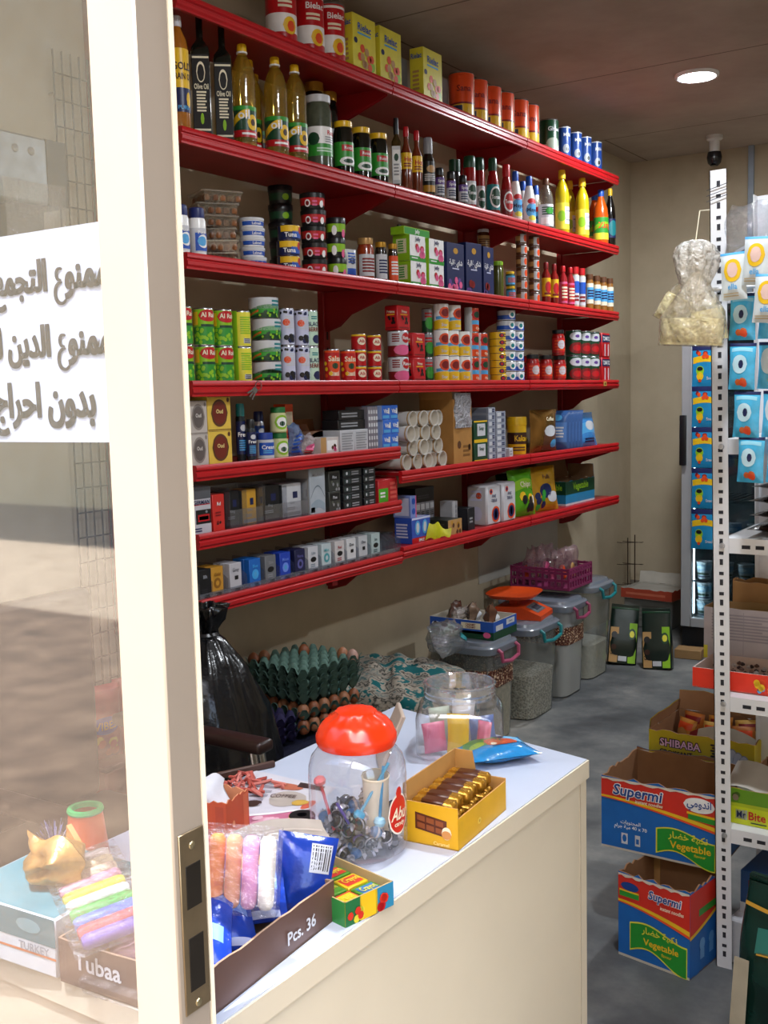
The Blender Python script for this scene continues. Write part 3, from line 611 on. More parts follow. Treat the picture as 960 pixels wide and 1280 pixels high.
for k in range(6):
    dx, dy, rz = ((0, 0, .05), (.004, -.002, .1), (0, .004, 0), (-.01, -.012, .35), (-.012, -.004, .3), (-.006, .0, .45))[k]
    pl.append(((p.x+dx, p.y+dy, zsh(3)+k*(th+.0006)), R(38)+rz, 'clear plastic tray of brown dates, %s in its stack' % ('bottom one' if k == 0 else 'topmost' if k == 5 else NTH[k]+' from below')))
o = tray(); tag(o, None, 'tray', 'stacked date trays'); spread(o, pl, 'stacked date trays')
for q in [x for x in COL.objects if x.name.startswith('date_tray') and x.location.z > zsh(3)+2.5*th]: q.scale = (1.16, 1.16, 1)
p, r, h = rt(330, 274, 3, 35); r *= .93; hh = h/5; p.y += .006
def tub(name, r, h, col, lidc, items=(), lid_frac=.3, body=None):
    o = thing(name); b = MB(); b.lathe([(.0005, 0), (r*.86, 0), (r*.9, h*.04), (r*.96, h*(1-lid_frac))], body or K(col), 28); marks(b, lambda a, q, l: ((r*(.9+.062*max(0, q))+.0003+E_*l)*math.sin((a-.5)*PI), -(r*(.9+.062*max(0, q))+.0003+E_*l)*math.cos((a-.5)*PI), q*h*(1-lid_frac)), h*(1-lid_frac)/(PI*r), items); b.build('tub_body', o)
    b = MB(); b.lathe([(r*.94, h*(1-lid_frac)-.001), (r, h*(1-lid_frac)), (r, h*.96), (r*.96, h), (r*.86, h*.985), (.0005, h*.985)], K(lidc, .35), 28); b.build('lid', o); return o
o = tub('cheese_tub', r, hh, 'white', 'lgrey', [('s', .1, .9, .25, .85, 'blue'), ('t', .5, .55, .4, 'Labneh', 'white', .6)])
stackof(o, 'tub', 'flat white tub with blue print', 3, p, hh, 5, 'white cheese tubs', seed=2, jit=.003)
p, r, h = rt(366, 234, 3, 33, .12); r *= .95; hh = h/5
o = tub('dip_tub', r, hh, 'black', 'black', [('s', 0, 1, .25, .8, 'dgreen'), ('e', .5, .5, .1, .25, 'lime')])
stackof(o, 'tub', 'black and dark green tub in the back stack', 3, p, hh, 5, 'dark dip tubs at the back', seed=3)
p, r, h = rt(375, 283, 3, 30); r *= .95; hh = h/3
o = can('tuna_can', r, hh, [(0, 'navy')], [('w', .1, 1, .55, .95, 0, 'yellow'), ('s', .45, 1, .15, .6, 'blue'), ('t', .4, .35, .3, 'Tuna', 'white', .5), ('e', .75, .65, .1, .25, 'red')])
stackof(o, 'can', 'navy and yellow flat can', 3, p, hh, 3, 'navy and yellow cans', seed=4)
p, r, h = rt(405, 243, 3, 34, .01); r *= .95; hh = h/5; p.y += .01
o = tub('halva_tub', r, hh, 'black', 'black', [('s', -.1, 1.1, .35, .98, 'red'), ('e', .22, .5, .08, .32, 'white'), ('e', .62, .45, .07, .3, 'white'), ('E', .22, .5, .05, .2, 'dred'), ('l', .35, .52, .2, .8, 2, 'pink')])
stackof(o, 'tub', 'black and red dessert tub', 3, p, hh, 5, 'black and red tubs', seed=5)
p, r, h = rt(430, 273, 3, 27); r *= .93; hh = h/3; p.y += .012
o = tub('pistachio_tub', r, hh, 'black', 'black', [('s', -.1, 1.1, .4, .98, 'lime'), ('e', .3, .5, .09, .35, 'white'), ('e', .65, .3, .09, .3, 'pink')])
stackof(o, 'tub', 'black and lime green dessert tub', 3, p, hh, 3, 'black and green tubs', seed=6)
p, w, h = bx(3, 434, 445, 311, .02, .005); o = pouch('spread_pouch', w*.95, h, .02, K('lgrey'), [('s', .1, .9, 0, .35, 'blue'), ('l', .15, .85, .5, .9, 4, 'blue'), ('e', .5, .6, .25, .12, 'navy')])
put(o, 'packet', 'small blue and white pouch right of the green tubs', p+Vector((0, .006, 0)), FR-.25)
p, r, h = rt(467, 298, 3, 23); r *= .93; p.y += .004
o = jar('sauce_jar', r, h, M('#8a3214', .25, 0, .2, 30, 0, .4), K('tan', .3, .4), h*.14, [('l', .15, .85, .15, .85, 5, 'dred')], (h*.12, h*.62, 'lgrey'))
put(o, 'jar', 'reddish brown sauce jar with gold lid on the third shelf', p, face(p, .4))
for i, (u, vt, w, col, lc, lab, t) in enumerate(((484, 303, 17, '#1b1410', 'gold', 'lgrey', 'dark jar with gold lid and white side label, third shelf'), (497, 305, 14, '#2a1c12', 'gold', 'orange', 'dark slim jar with orange label, third shelf'), )):
    p, r, h = rt(u, vt, 3, w); r *= .9; o = jar('sauce_jar', r, h, M(col, .2, 0, .2, 20, 0, .5), K(lc, .3, .5), h*.12, [('l', .2, .8, .2, .8, 5, 'navy' if i == 0 else 'white')], (h*.1, h*.7, lab)); put(o, 'jar', t, p+Vector((0, .003*i, 0)), face(p, .5))
p, r, h = rt(505, 277, 3, 16, .055); r *= .7
o = bottle('oil_bottle', [(r, 0), (r, h*.6), (r*.5, h*.7), (r*.42, h*.76)], M('#3a3a12', .15, 0, .1, 10, 0, .6), K('black'), r*.6, h*.2, h, (h*.1, h*.55, 'lgrey'), [('l', .2, .8, .2, .8, 5, 'dgreen')], sq=h*.65)
put(o, 'bottle', 'slim olive green bottle with black cap left of the jelly boxes', p+Vector((0, .01, 0)), R(30))
p, w, h = bx(3, 513, 533, 327, .075); p2, w2, h2 = bx(3, 535, 556, 329, .075); w = min(w, w2)
o = carton('jelly_box', w*.97, .075, h, 'white', [('s', 0, 1, 0, .2, 'green'), ('d', .6, .42, .28, .16, 8, .13, 'pink', 'red'), ('t', .5, .84, .16, 'Jelly', 'navy', .6), ('l', .1, .5, .08, .16, 1, 'white')], [('s', 0, 1, 0, 1, 'lime'), ('s', .2, .8, .3, .85, 'cream'), ('l', .3, .7, .35, .8, 5, 'green')])
tag(o, None, 'box', 'raspberry jelly boxes')
spread(o, [(p, FR, 'raspberry jelly box, lower left of the four on the third shelf'), (p2, FR, 'raspberry jelly box, lower right of the four on the third shelf'), (p+Vector((0, -.004, h)), FR, 'raspberry jelly box, upper left of the four on the third shelf'), (p2+Vector((0, .002, h)), FR, 'raspberry jelly box, upper right of the four on the third shelf')], 'raspberry jelly boxes')
pq = p; b = carton('jelly_box', w*1.6, .06, .03, 'lime', [('s', .02, .98, .1, .9, 'green'), ('t', .5, .5, .5, 'Jelly', 'white', .4)], T_=[('s', .1, .9, .1, .9, 'white'), ('t', .5, .5, .3, 'Jelly', 'pink', .6)])
put(b, 'box', 'flat lime green box lying on top of the jelly boxes', p+Vector((-.004, .012, 2*h)), FR)
for i, (u0, u1, vt, t) in enumerate(((558, 580, 304, 'navy tea box with pink flowers, leftmost of the three tea boxes'), (584, 601, 304, 'navy tea box, middle of the three tea boxes'), (604, 617, 309, 'navy tea box, rightmost of the three tea boxes'))):
    p, w, h = bx(3, u0, u1, vt, .07)
    o = carton('tea_box', w*.97, .07, h, 'navy', [('t', .5, .58, .10, arabic('شاي غالية'), 'white', .85), ('l', .3, .7, .46, .5, 1, 'lav'), ('e', .5, .84, .14, .06, 'gold'), ('d', .5, .15, .4, .12, 12 if i == 0 else 4, .07, 'pink' if i == 0 else 'dred', 'purple'), ('s', 0, 1, 0, .03, 'dred')], side='navy')
    tag(o, t, 'box', 'navy tea boxes'); o.location = p; o.rotation_euler = (0, 0, FR+(-.1 if i == 1 else 0))
p, r, h = rt(630, 327, 3, 15); r *= .9
o = jar('olive_jar', r, h, M('#4e5216', .2, 0, .2, 20, 0, .5), K('lime'), h*.1); put(o, 'jar', 'olive green jar between the tea boxes and the glass jar stacks', p, 0)
p, r, h = rt(612, 287, 3, 17, .11); r *= .92; hh = .075
pk = zsh(3)
o = jar('honey_jar', r, h/3, M('#4a2c18', .25, 0, .2, 20, 0, .4), K('lgrey'), h*.04, [('l', .1, .9, .2, .8, 4, 'brown')], (h*.04, h*.24, 'tan'))
stackof(o, 'jar', 'brown jar in the stack behind the tea boxes', 3, p, h/3, 3, 'brown jars behind the tea boxes', seed=8)
p, r, h = rt(659, 292, 3, 15); r *= .92; hh = h/6
o = can('paste_can', r, hh, [(0, 'brown'), (.3, 'tan'), (.7, 'brown')], [('s', .3, .7, .15, .85, 'lgrey'), ('e', .6, .5, .12, .3, 'orange')], parts=False)
stackof(o, 'can', 'small brown can, left stack beside the red bottles', 3, p, hh, 6, 'small brown cans', seed=9)
p2 = rowpos(3, [674], 294, r, h)[0]; p2.y = max(p2.y, p.y+2*r+.004)
o2 = dup(o, p2, 0, 'x'); o2['group'] = 'small brown cans right stack'
stackof(o2, 'can', 'small brown can, right stack beside the red bottles', 3, p2, hh, 6, 'small brown cans right stack', seed=10)
p, r, h = rt(645, 340, 3, 13); r *= .9; hh = h/2; p.y -= .004
o = jar('condiment_jar', r, hh, M('#2d5a4c', .25, 0, .2, 20), K('yellow'), hh*.15, [('l', .2, .8, .2, .8, 3, 'orange')], (hh*.1, hh*.7, 'sky'))
stackof(o, 'jar', 'small colourful condiment jar left of the brown can stacks', 3, p, hh, 2, 'small condiment jars', seed=12)
p, r, h = rt(688, 327, 3, 12); r *= .93
o = bottle('red_sauce_bottle', [(r*.95, 0), (r, .004), (r, h*.68), (r*.5, h*.8), (r*.45, h*.86)], M('#7d1512', .2, 0, .1, 15, 0, .5), K('dred'), r*.55, h*.12, h, (h*.2, h*.62, 'yellow'), [('e', .5, .5, .25, .3, 'red'), ('l', .2, .8, .05, .25, 1, 'dred')])
rowof(o, 'bottle', 'red sauce bottle with yellow label', 3, rowpos(3, [688, 698], 337, r, h), 'yellow labelled red sauce bottles')
o = bottle('red_sauce_bottle', [(r*.95, 0), (r, .004), (r, h*.68), (r*.5, h*.8), (r*.45, h*.86)], M('#8d1a20', .2, 0, .1, 15, 0, .5), K('red'), r*.55, h*.12, h, (h*.1, h*.6, 'pink'), [('s', .2, .8, .1, .9, 'red'), ('l', .25, .75, .2, .8, 4, 'cream')])
ps = rowpos(3, [709, 718], 340, r, h); off = max(0, rowpos(3, [698], 337, r, h)[0].y+2*r+.008-min(q.y for q in ps))
rowof(o, 'bottle', 'red sauce bottle with pink label', 3, [q+Vector((0, off, 0)) for q in ps], 'pink labelled red sauce bottles')
ym = max(q.y for q in ps)+off
p, r2, h = rt(724, 334, 3, 10.5); o = jar('seasoning_jar', r2*.95, h, M('#b9a48c', .4), K('red'), h*.16, [('s', 0, 1, .4, .8, 'blue'), ('l', .2, .8, .1, .35, 2, 'dred')], (h*.1, h*.8, 'lgrey'))
ps = rowpos(3, [724, 732], 342, r2, h); o_ = max(0, ym+r+r2+.002-min(q.y for q in ps)); ps = [q+Vector((0, o_, 0)) for q in ps]
rowof(o, 'jar', 'white and blue seasoning jar with red lid', 3, ps, 'white and blue seasoning jars'); ym = max(q.y for q in ps)
p, r3, h = rt(742, 343, 3, 10.5); o = jar('spice_jar', r3*.95, h, M('#8b5a1d', .4, 0, .2, 80), K('brown'), h*.14, [('s', .1, .9, .2, .8, 'sky'), ('l', .2, .8, .3, .7, 3, 'navy')], (h*.2, h*.75, 'cream'))
ps = rowpos(3, [742, 751, 759, 767], 351, r3, h); o_ = max(0, ym+r2+r3+.002-min(q.y for q in ps)); ps = [q+Vector((0, o_, 0)) for q in ps]
rowof(o, 'jar', 'brown spice jar with pale blue label', 3, ps, 'brown spice jars')
# ------------------------------------------------------------ fourth shelf
def layers(o, cat, desc, s, ps, h, n, group):
    """the same row standing n layers high"""
    tag(o, None, cat, group); pl = []; m = len(ps); ordr = sorted(range(m), key=lambda i: ps[i].y)
    for L in range(n):
        for k, i in enumerate(ordr):
            lay = ['lower', 'upper'][L] if n == 2 else ['bottom', 'middle', 'top'][L]
            pl.append((ps[i]+Vector((0, 0, L*(h+.0004))), face(ps[i]), '%s, %s layer%s, %s' % (desc, lay, ', '+nth(k, m) if m > 1 else '', UP[s])))
    spread(o, pl, group); return o
p, r, h = rt(266, 386, 4, 27); r *= .95; hh = h/2
o = can('pea_can', r, hh, [(0, 'lime'), (.9, 'lime')], [('s', -.3, 1.3, .04, .5, 'green'), ('d', .5, .27, .42, .2, 46, .05, 'lime', 'green'), ('S', .3, .95, .5, .57, 'dgreen'), ('e', .55, .8, .33, .16, 'red'), ('t', .55, .82, .13, 'Al Raii', 'cream', .5), ('w', -.2, .2, .55, .9, 0, 'yellow')])
layers(o, 'can', 'green pea can with red name oval', 4, rowpos(4, [239, 266, 289], 386, r, hh), hh, 2, 'green pea cans')
o = can('pea_can', r, hh, [(0, 'lemon')], [('s', -.3, .25, 0, 1, 'lime'), ('l', .35, .8, .35, .85, 8, 'lime'), ('s', .45, .75, .1, .24, 'lgrey'), ('l', .47, .73, .1, .24, 3, 'black')])
ps = [rowpos(4, [266, 289, 312], 386, r, hh)[2]]; layers(o, 'can', 'yellow green can turned back to front beside the pea cans', 4, ps, hh, 2, 'back turned pea cans')
p, r, h = rt(350, 373, 4, 39); r *= .95; p.y = max(p.y, ps[0].y+2*r*.95); hh = h/4
o = can('cream_can', r, hh, [(0, 'dgreen')], [('w', -.1, 1, .45, .98, 0, 'lgrey'), ('w', -.1, 1, .05, .4, .25, 'green'), ('d', .6, .25, .35, .18, 20, .06, 'lime', 'dgreen'), ('w', -.1, .25, .1, .2, .3, 'orange'), ('l', .55, .9, .55, .9, 2, 'teal')])
stackof(o, 'can', 'wide green and white vegetable can', 4, p, hh, 4, 'wide green and white cans', seed=21, jit=.004)
yw = p.y+r
p, r, h = rt(367, 386, 4, 20); r *= .95; hh = h/2
o = can('tall_can', r, hh, [(0, 'lav')], [('d', .5, .9, .5, .05, 10, .035, 'navy', 'black'), ('l', .3, .75, .45, .8, 7, 'lgrey'), ('d', .45, .25, .18, .12, 7, .07, 'black', 'navy'), ('e', .35, .62, .16, .09, 'orange')])
ps = rowpos(4, [367, 385], 386, r, hh); sh = max(0, yw+r+.002-min(q.y for q in ps)); ps = [q+Vector((0, sh, 0)) for q in ps]
layers(o, 'can', 'pale lavender can with black berries', 4, ps, hh, 2, 'pale lavender cans')
o = can('tall_can', r, hh, [(0, 'mint')], [('t', .55, .62, .12, 'BLACK', 'navy', .6), ('t', .55, .47, .12, 'BERRY', 'dred', .6), ('e', .65, .2, .22, .12, 'navy'), ('l', .4, .8, .74, .85, 2, 'teal')])
q = Vector((ps[1].x, ps[1].y+2*r+.001, ps[1].z)); layers(o, 'can', 'pale green can beside the lavender cans', 4, [q], hh, 2, 'pale green cans')
p, r, h = rt(424, 437, 4, 21); r *= .95
o = can('sauce_can', r, h, [(0, 'orange')], [('s', -.2, 1.2, .05, .9, 'red'), ('e', .5, .55, .3, .25, 'orange'), ('t', .5, .72, .16, 'Salsa', 'cream', .6), ('s', .3, .7, .2, .38, 'cream'), ('e', .5, .5, .14, .09, 'dgreen'), ('d', .5, .5, .45, .3, 6, .06, 'yellow', 'orange')])
ps = rowpos(4, [424, 444], 437, r, h); m0 = q.y+2*r; sh = max(0, m0+.002-min(a.y for a in ps)); ps = [a+Vector((0, sh, 0)) for a in ps]
rowof(o, 'can', 'orange red sauce can with yellow flames', 4, ps, 'orange red sauce cans'); yw = max(a.y for a in ps)+r
p, r2, h = rt(456, 418, 4, 20); r2 *= .93; hh = h/3
o = can('paste_can', r2, hh, [(0, 'red'), (.86, 'yellow')], [('e', .5, .55, .2, .24, 'cream'), ('t', .5, .55, .2, 'Alb', 'red', .3), ('s', .8, 1, .1, .7, 'lgrey')])
ps = rowpos(4, [457, 476], 418, r2, hh); sh = max(0, yw+r2+.001-min(a.y for a in ps)); ps = [a+Vector((0, sh, 0)) for a in ps]
layers(o, 'can', 'small red paste can with yellow rim', 4, ps, hh, 3, 'small red paste cans'); yw = max(a.y for a in ps)+r2
p, r, h = rt(511, 414, 4, 28); r *= .93; hh = h/2; p.y = max(p.y, yw+r+.002)
o = can('meat_can', r, hh, [(0, 'lgrey')], [('s', -.2, 1.2, .0, .42, 'dred'), ('e', .5, .25, .3, .2, 'pink'), ('e', .62, .72, .16, .2, 'red'), ('t', .62, .72, .14, 'Rana', 'white', .25), ('l', .15, .4, .55, .9, 4, 'dred')])
layers(o, 'can', 'white and red luncheon meat can', 4, [p], hh, 2, 'luncheon meat cans'); yw = p.y+r; px0 = p
tin = lambda n, w, d, h, it: carton(n, w, d, h, 'red', it, it, c=.004)
mk = [('s', .1, .9, .08, .14, 'dred'), ('d', .5, .42, .28, .12, 8, .06, 'black', 'black'), ('t', .5, .75, .12, 'Prime', 'cream', .7), ('l', .2, .8, .6, .66, 1, 'yellow')]
a, w, h = bx(4, 512, 528, 416, .06); hh = h/2; w *= .95; a.y = max(a.y, yw+w/2+.003)
o = tin('tea_tin', w, .06, hh, mk); layers(o, 'tin', 'square red tin with black figures', 4, [a], hh, 2, 'square red tins')
for c_ in [x for x in COL.objects if x.name.startswith('tea_tin')]: c_.rotation_euler = (0, 0, FR)
o = dup(o, px0+Vector((-.005, .008, 2*hh+.003)), FR, 'square red tin lying on top of the luncheon meat cans'); o.location.z = px0.z+2*hh; 
o.location.z = zsh(4)+2*(rt(511, 414, 4, 28)[2]/2+.0004)+.001; yw = a.y+w/2
p, r, h = rt(541, 386, 4, 15, .05); r *= .9; p.y = max(p.y, yw+r+.002); hh = h/3
o = can('green_can', r, hh, [(0, 'dgreen'), (.5, 'grey')], [('e', .5, .4, .3, .25, 'green'), ('l', .2, .8, .6, .85, 2, 'red')])
stackof(o, 'can', 'grey and green can behind the red tins', 4, p, hh, 3, 'grey and green cans', seed=22); yw = p.y+r-.02
p, r, h = rt(559, 413, 4, 20); r *= .93; hh = h/2
mkY = [('w', -.3, 1.3, .0, .35, .06, 'yellow'), ('s', -.3, 1.3, .75, 1.0, 'white'), ('e', .55, .66, .3, .22, 'orange'), ('E', .55, .66, .2, .15, 'dred'), ('t', .5, .2, .12, 'Star', 'lgrey', .5), ('w', .1, .9, .38, .5, .04, 'sky')]
mkO = [('s', -.3, .35, 0, 1, 'lgrey'), ('e', .6, .7, .28, .2, 'red'), ('E', .6, .7, .18, .13, 'dgreen'), ('w', .3, 1.2, .25, .42, .06, 'sky'), ('t', .65, .14, .1, 'Oyo', 'cream', .4)]
ps = rowpos(4, [559, 572, 586, 597, 608], 413, r, hh); ps = [a+Vector((0, max(0, yw+r-min(q.y for q in ps)), 0)) for a in ps]
o = can('soup_can', r, hh, [(0, 'white')], mkY); layers(o, 'can', 'yellow and white soup can', 4, ps[:3], hh, 2, 'yellow and white soup cans')
o3 = dup(o, ps[0]+Vector((0, .004, 2*hh+.001)), face(ps[0]), 'yellow and white soup can alone on the top layer, left one, fourth shelf')
o4 = dup(o, ps[1]+Vector((0, .02, 2*hh+.001)), face(ps[0], .5), 'yellow and white soup can alone on the top layer, right one, fourth shelf')
o = can('soup_can', r, hh, [(0, 'orange')], mkO); layers(o, 'can', 'orange and white soup can', 4, ps[3:], hh, 2, 'orange and white soup cans')
dup(o, ps[3]+Vector((0, .004, 2*hh+.001)), face(ps[3]), 'orange and white soup can alone on the top layer, fourth shelf'); yw = max(a.y for a in ps)+r
p, r, h = rt(633, 416, 4, 22); r *= .93; hh = h/7; p.y = max(p.y, yw+r+.002)
o = can('yellow_can', r, hh, [(0, 'yellow')], [('e', .5, .5, .12, .32, 'navy'), ('E', .5, .5, .07, .2, 'red'), ('l', .62, .9, .2, .8, 2, 'brown')], parts=False)
stackof(o, 'can', 'flat yellow fish can', 4, p, hh, 7, 'flat yellow fish cans', seed=23); yw = p.y+r; yy = p
p, r, h = rt(645, 389, 4, 25); r *= .92; hh = h/7; p.y = max(p.y, yw+r+.002)
o = can('fish_can', r, hh, [(0, 'lgrey')], [('s', -.2, 1.2, .1, .5, 'blue'), ('e', .55, .55, .14, .35, 'white'), ('E', .55, .55, .08, .2, 'teal'), ('s', .75, 1, .2, .9, 'navy')], parts=False)
stackof(o, 'can', 'flat white and blue fish can, tall stack', 4, p, hh, 7, 'white and blue fish cans tall stack', seed=24); yw = p.y+r
p2, r2, h2 = rt(658, 403, 4, 20); n2 = 6; p2 = Vector((p.x, yw+r+.004, p.z))
o2 = dup(o, p2, 0, 'x'); o2['group'] = 'white and blue fish cans short stack'; stackof(o2, 'can', 'flat white and blue fish can, shorter stack', 4, p2, hh, n2, 'white and blue fish cans short stack', seed=25); yw = p2.y+r
# right bay of the fourth shelf
o = carton('paste_packet', .05, .04, .04, 'dred', [('s', .1, .9, .25, .7, 'red'), ('e', .5, .5, .2, .25, 'orange')], [('s', .1, .9, .2, .8, 'red')])
p, w, h = bx(4, 662, 672, 440, .04, .03); p.y = max(p.y, yw+.03)
tag(o, None, 'packet', 'small red packets'); spread(o, [(p+Vector((0, 0, k*.0405)), FR+(.06 if k % 2 else -.05), 'small red packet, %s, between the fish cans and paste jars' % ['stack bottom', 'middle of stack', 'stack top'][k]) for k in range(3)], 'small red packets')
p, r, h = rt(686, 444, 4, 18); r *= .93; yw = p.y-r
o = jar('paste_jar', r, h, M('#8d1410', .25, 0, .15, 20, 0, .5), K('black'), h*.14, [('e', .5, .55, .2, .3, 'lgrey'), ('l', .15, .85, .1, .9, 4, 'orange')], (h*.12, h*.68, 'red'))
ps = rowpos(4, [674, 690, 707], 444, r, h); ps = [a+Vector((0, max(0, p2.y+.09-min(q.y for q in ps)), 0)) for a in ps]
rowof(o, 'jar', 'red tomato paste jar with black lid', 4, ps, 'red tomato paste jars')
k = ps[-1]; dup(o, k+Vector((0, -.012, h+.0005)), face(k), 'red tomato paste jar standing alone on top of the lower jars'); ym = k.y+r
p, r, h = rt(726, 413, 4, 21); r *= .93; hh = h/2
o = can('bean_can', r, hh, [(0, 'dgreen')], [('e', .5, .76, .34, .16, 'lgrey'), ('e', .5, .3, .36, .22, 'dred'), ('E', .5, .3, .2, .12, 'red'), ('E', .5, .76, .1, .06, 'purple'), ('s', .9, 1.1, .1, .9, 'grey')])
ps = rowpos(4, [726, 738, 749], 413, r, hh); ps = [a+Vector((0, max(0, ym+r+.002-min(q.y for q in ps)), 0)) for a in ps]
layers(o, 'can', 'dark green and white can with red beans', 4, ps, hh, 2, 'dark green bean cans'); ym = max(a.y for a in ps)+r
a, w, h = bx(4, 752, 773, 417, .06); hh = h/2; w = min(w, .11); a.y = ym+w/2+.004
o = carton('paste_tin', w, .06, hh, 'red', [('s', .02, .98, .62, .92, 'navy'), ('t', .5, .77, .18, 'TOMATO', 'white', .85), ('s', .3, .42, .05, .55, 'lgrey'), ('s', .72, .84, .05, .55, 'lgrey')], [('s', .1, .9, .62, .9, 'navy'), ('e', .5, .3, .2, .2, 'dred')], c=.004)
spread(tag(o, None, 'tin', 'red tomato tins'), [(a+Vector((0, 0, k*(hh+.0005))), FR, 'square red tomato tin, %s of two at the right end of the fourth shelf' % ['lower', 'upper'][k]) for k in (0, 1)], 'red tomato tins')
b = MB(); q = at(838-85, 475, X=XL+.001); b.box(-.001, -.018, -.011, .001, .018, .011, M('#c9a24a', .5)); marks(b, lambda a, c, l: (.001+E_*l, (a-.5)*.034, (c-.5)*.02), .6, [('l', .15, .85, .2, .8, 3, 'choc')])
put(b.build('price_tag'), 'tag', 'small yellow price tag on the lip of the fourth shelf', (XL+.0015, at(756, 477, X=XL).y, ZS[4]-.02), 0)
# keys hanging on the fourth lip
q = at(322, 484, X=XL); ky = thing('key_bunch', (XL+.004, q.y, ZS[4]-.004), 0, 'bunch of steel keys hanging on the lip of the fourth shelf', 'keys'); stl = M('#9fa1a6', .25, .9)
b = MB(); b.tube([(0, .014*math.cos(t*PI/8), -.012+.014*math.sin(t*PI/8)) for t in range(17)], .0012, stl, 6); b.build('ring', ky)
for k in range(3):
    b = MB(); pr = [(0, 0), (.006, -.003), (.006, -.012), (.003, -.016), (.003, -.04), (-.002, -.042), (-.003, -.017), (-.006, -.012), (-.006, -.003)]
    b.prism(pr, 'x', 0, .0015, stl); b.build('key', ky, (.002+.002*k, -.012-.005*k, -.02), (R(-35-18*k), 0, 0))
# ------------------------------------------------------------ fifth left shelf
def ornate(c, c2, c3): return [('e', .5, .5, .36, .4, c2), ('E', .5, .5, .30, .33, c3), ('t', .5, .55, .12, 'Oud', c, .3), ('l', .38, .62, .38, .46, 2, c), ('s', .02, .98, .015, .03, c2), ('s', .02, .98, .97, .985, c2), ('e', .88, .88, .06, .07, c2)]
p, w, h = bx('5L', 258, 288, 495, .075); hh = h/2; w *= .97
o = carton('perfume_box', w, .075, hh, '#d9b648', ornate('#e8d48a', 'brown', '#6d2418'), [('e', .5, .5, .3, .35, 'gold')])
layers(o, 'box', 'ornate yellow perfume box', '5L', [p], hh, 2, 'yellow perfume boxes')
p2, w2, h2 = bx('5L', 232, 255, 501, .075); w2 = min(w2, w); p2.y = p.y-w/2-w2/2-.002; h2 *= .5
o = carton('perfume_box', w2, .075, h2, '#b9b0aa', ornate('#d8d2cc', '#857b76', '#5e5553'), [('e', .5, .5, .3, .35, '#857b76')])
layers(o, 'box', 'ornate pale grey perfume box', '5L', [p2], h2, 2, 'grey perfume boxes')
for c_ in [x for x in COL.objects if x.name.startswith('perfume_box')]: c_.rotation_euler = (0, 0, FR)
for i, (u, vt, w_, back, bc, cc, lab, t) in enumerate(((306, 503, 13, .03, '#2b3238', 'teal', 'navy', 'dark spray can with teal cap beside the perfume boxes'), (317, 523, 13, 0, '#3b434b', 'black', 'navy', 'grey and navy spray can beside the blue cream jar'), (330, 513, 15, .09, '#c9cdd6', 'navy', 'blue', 'pale spray can with navy cap behind the blue cream jar'))):
    p, r, h = rt(u, vt, '5L', w_, back); r *= .92
    if i == 1: p.y += .008
    o = bottle('spray_can', [(r*.96, 0), (r, .004), (r, h*.74), (r*.85, h*.78)], M(bc, .25, .5), K(cc), r*.9, h*.2, h, (h*.12, h*.68, lab), [('t', .5, .6, .14, 'Fresh', 'white', .7), ('l', .2, .8, .1, .45, 5, 'sky'), ('e', .5, .8, .2, .1, 'lgrey')])
    put(o, 'can', t, p, face(p, .5))
p, r, h = rt(340, 541, '5L', 24); r *= .93
o = jar('cream_jar', r, h, K('white', .3), K('#243f93'), h*.24, [('s', .15, .9, .15, .85, 'blue'), ('t', .52, .6, .22, 'Cream', 'white', .55), ('l', .3, .75, .25, .45, 2, 'sky')], (h*.06, h*.74, 'lgrey')); p.y += .01
put(o, 'jar', 'blue and white cream jar with navy lid on the fifth shelf', p, face(p)); yc = p.y+r
p, r, h = rt(359, 509, '5L', 22); r *= .93; hh = h/2; p.y = max(p.y, yc+r+.001)
o = jar('hair_cream_jar', r, hh, M('#b9c08a', .3), K('#1d6b35'), hh*.2, [('e', .52, .5, .3, .4, 'lime'), ('E', .52, .5, .22, .28, 'white'), ('E', .52, .42, .12, .14, 'dgreen')], (hh*.06, hh*.76, '#cfd0a0'))
tag(o, None, 'jar', 'green lidded cream jars'); spread(o, [(p+Vector((0, -.004*k, k*(hh+.0005))), face(p), 'cream jar with dark green lid, %s of the two' % ['lower', 'upper'][k]) for k in (0, 1)], 'green lidded cream jars')
p0 = p
p, w, h = bx('5L', 356, 366, 505, .05, .09); o = carton('orange_box', max(w, .03), .05, h, 'orange', [('s', .1, .9, .55, .85, 'cream'), ('l', .2, .8, .2, .45, 4, 'dred')])
put(o, 'box', 'tall orange box behind the green lidded cream jars', p, FR)
clearbag = clear('#eef2f8', .10, .18, '#c9d0dc', .1, 90)
def bag(name, w, h, t, mat, seed=1, items=()):
    """soft crumpled clear bag"""
    rg = random.Random(seed); ph = [rg.random()*6 for _ in range(6)]
    def f(a, q, sg):
        e = max(0, 1-abs(2*a-1)**2.4)*max(0, 1-abs(2*q-1)**3); n = .25*math.sin(11*a+ph[0]+5*q)+.2*math.sin(17*q+ph[1]-6*a)
        return ((a-.5)*w*(1-.25*q*q)+.006*math.sin(9*q+ph[2]), sg*(t/2*e*(1+n)+.0004), q*h+.005*math.sin(8*a+ph[3])*q)
    b = MB(); b.grid(lambda a, q: f(a, q, -1), 12, 12, mat); b.grid(lambda a, q: f(1-a, q, 1), 12, 12, mat); b.nb = 7; marks(b, lambda a, q, l: tuple(Vector(f(a, q, -1))+Vector((0, -.0005-E_*l, 0))), h/w, items, 8)
    return b.build(name, smooth=70)
p, w, h = bx('5L', 362, 376, 530, .05, .0); p.y = max(p.y, p0.y+r+w/2+.02)
put(bag('packet_of_razors', w*1.1, h, .045, clear('#a9c4ea', .12, .35, '#7f9fd6', .1, 60), 3, [('l', .2, .8, .1, .7, 5, 'blue')]), 'packet', 'pale blue clear packet right of the cream jars', p, FR-.2); yb = p.y+w/2
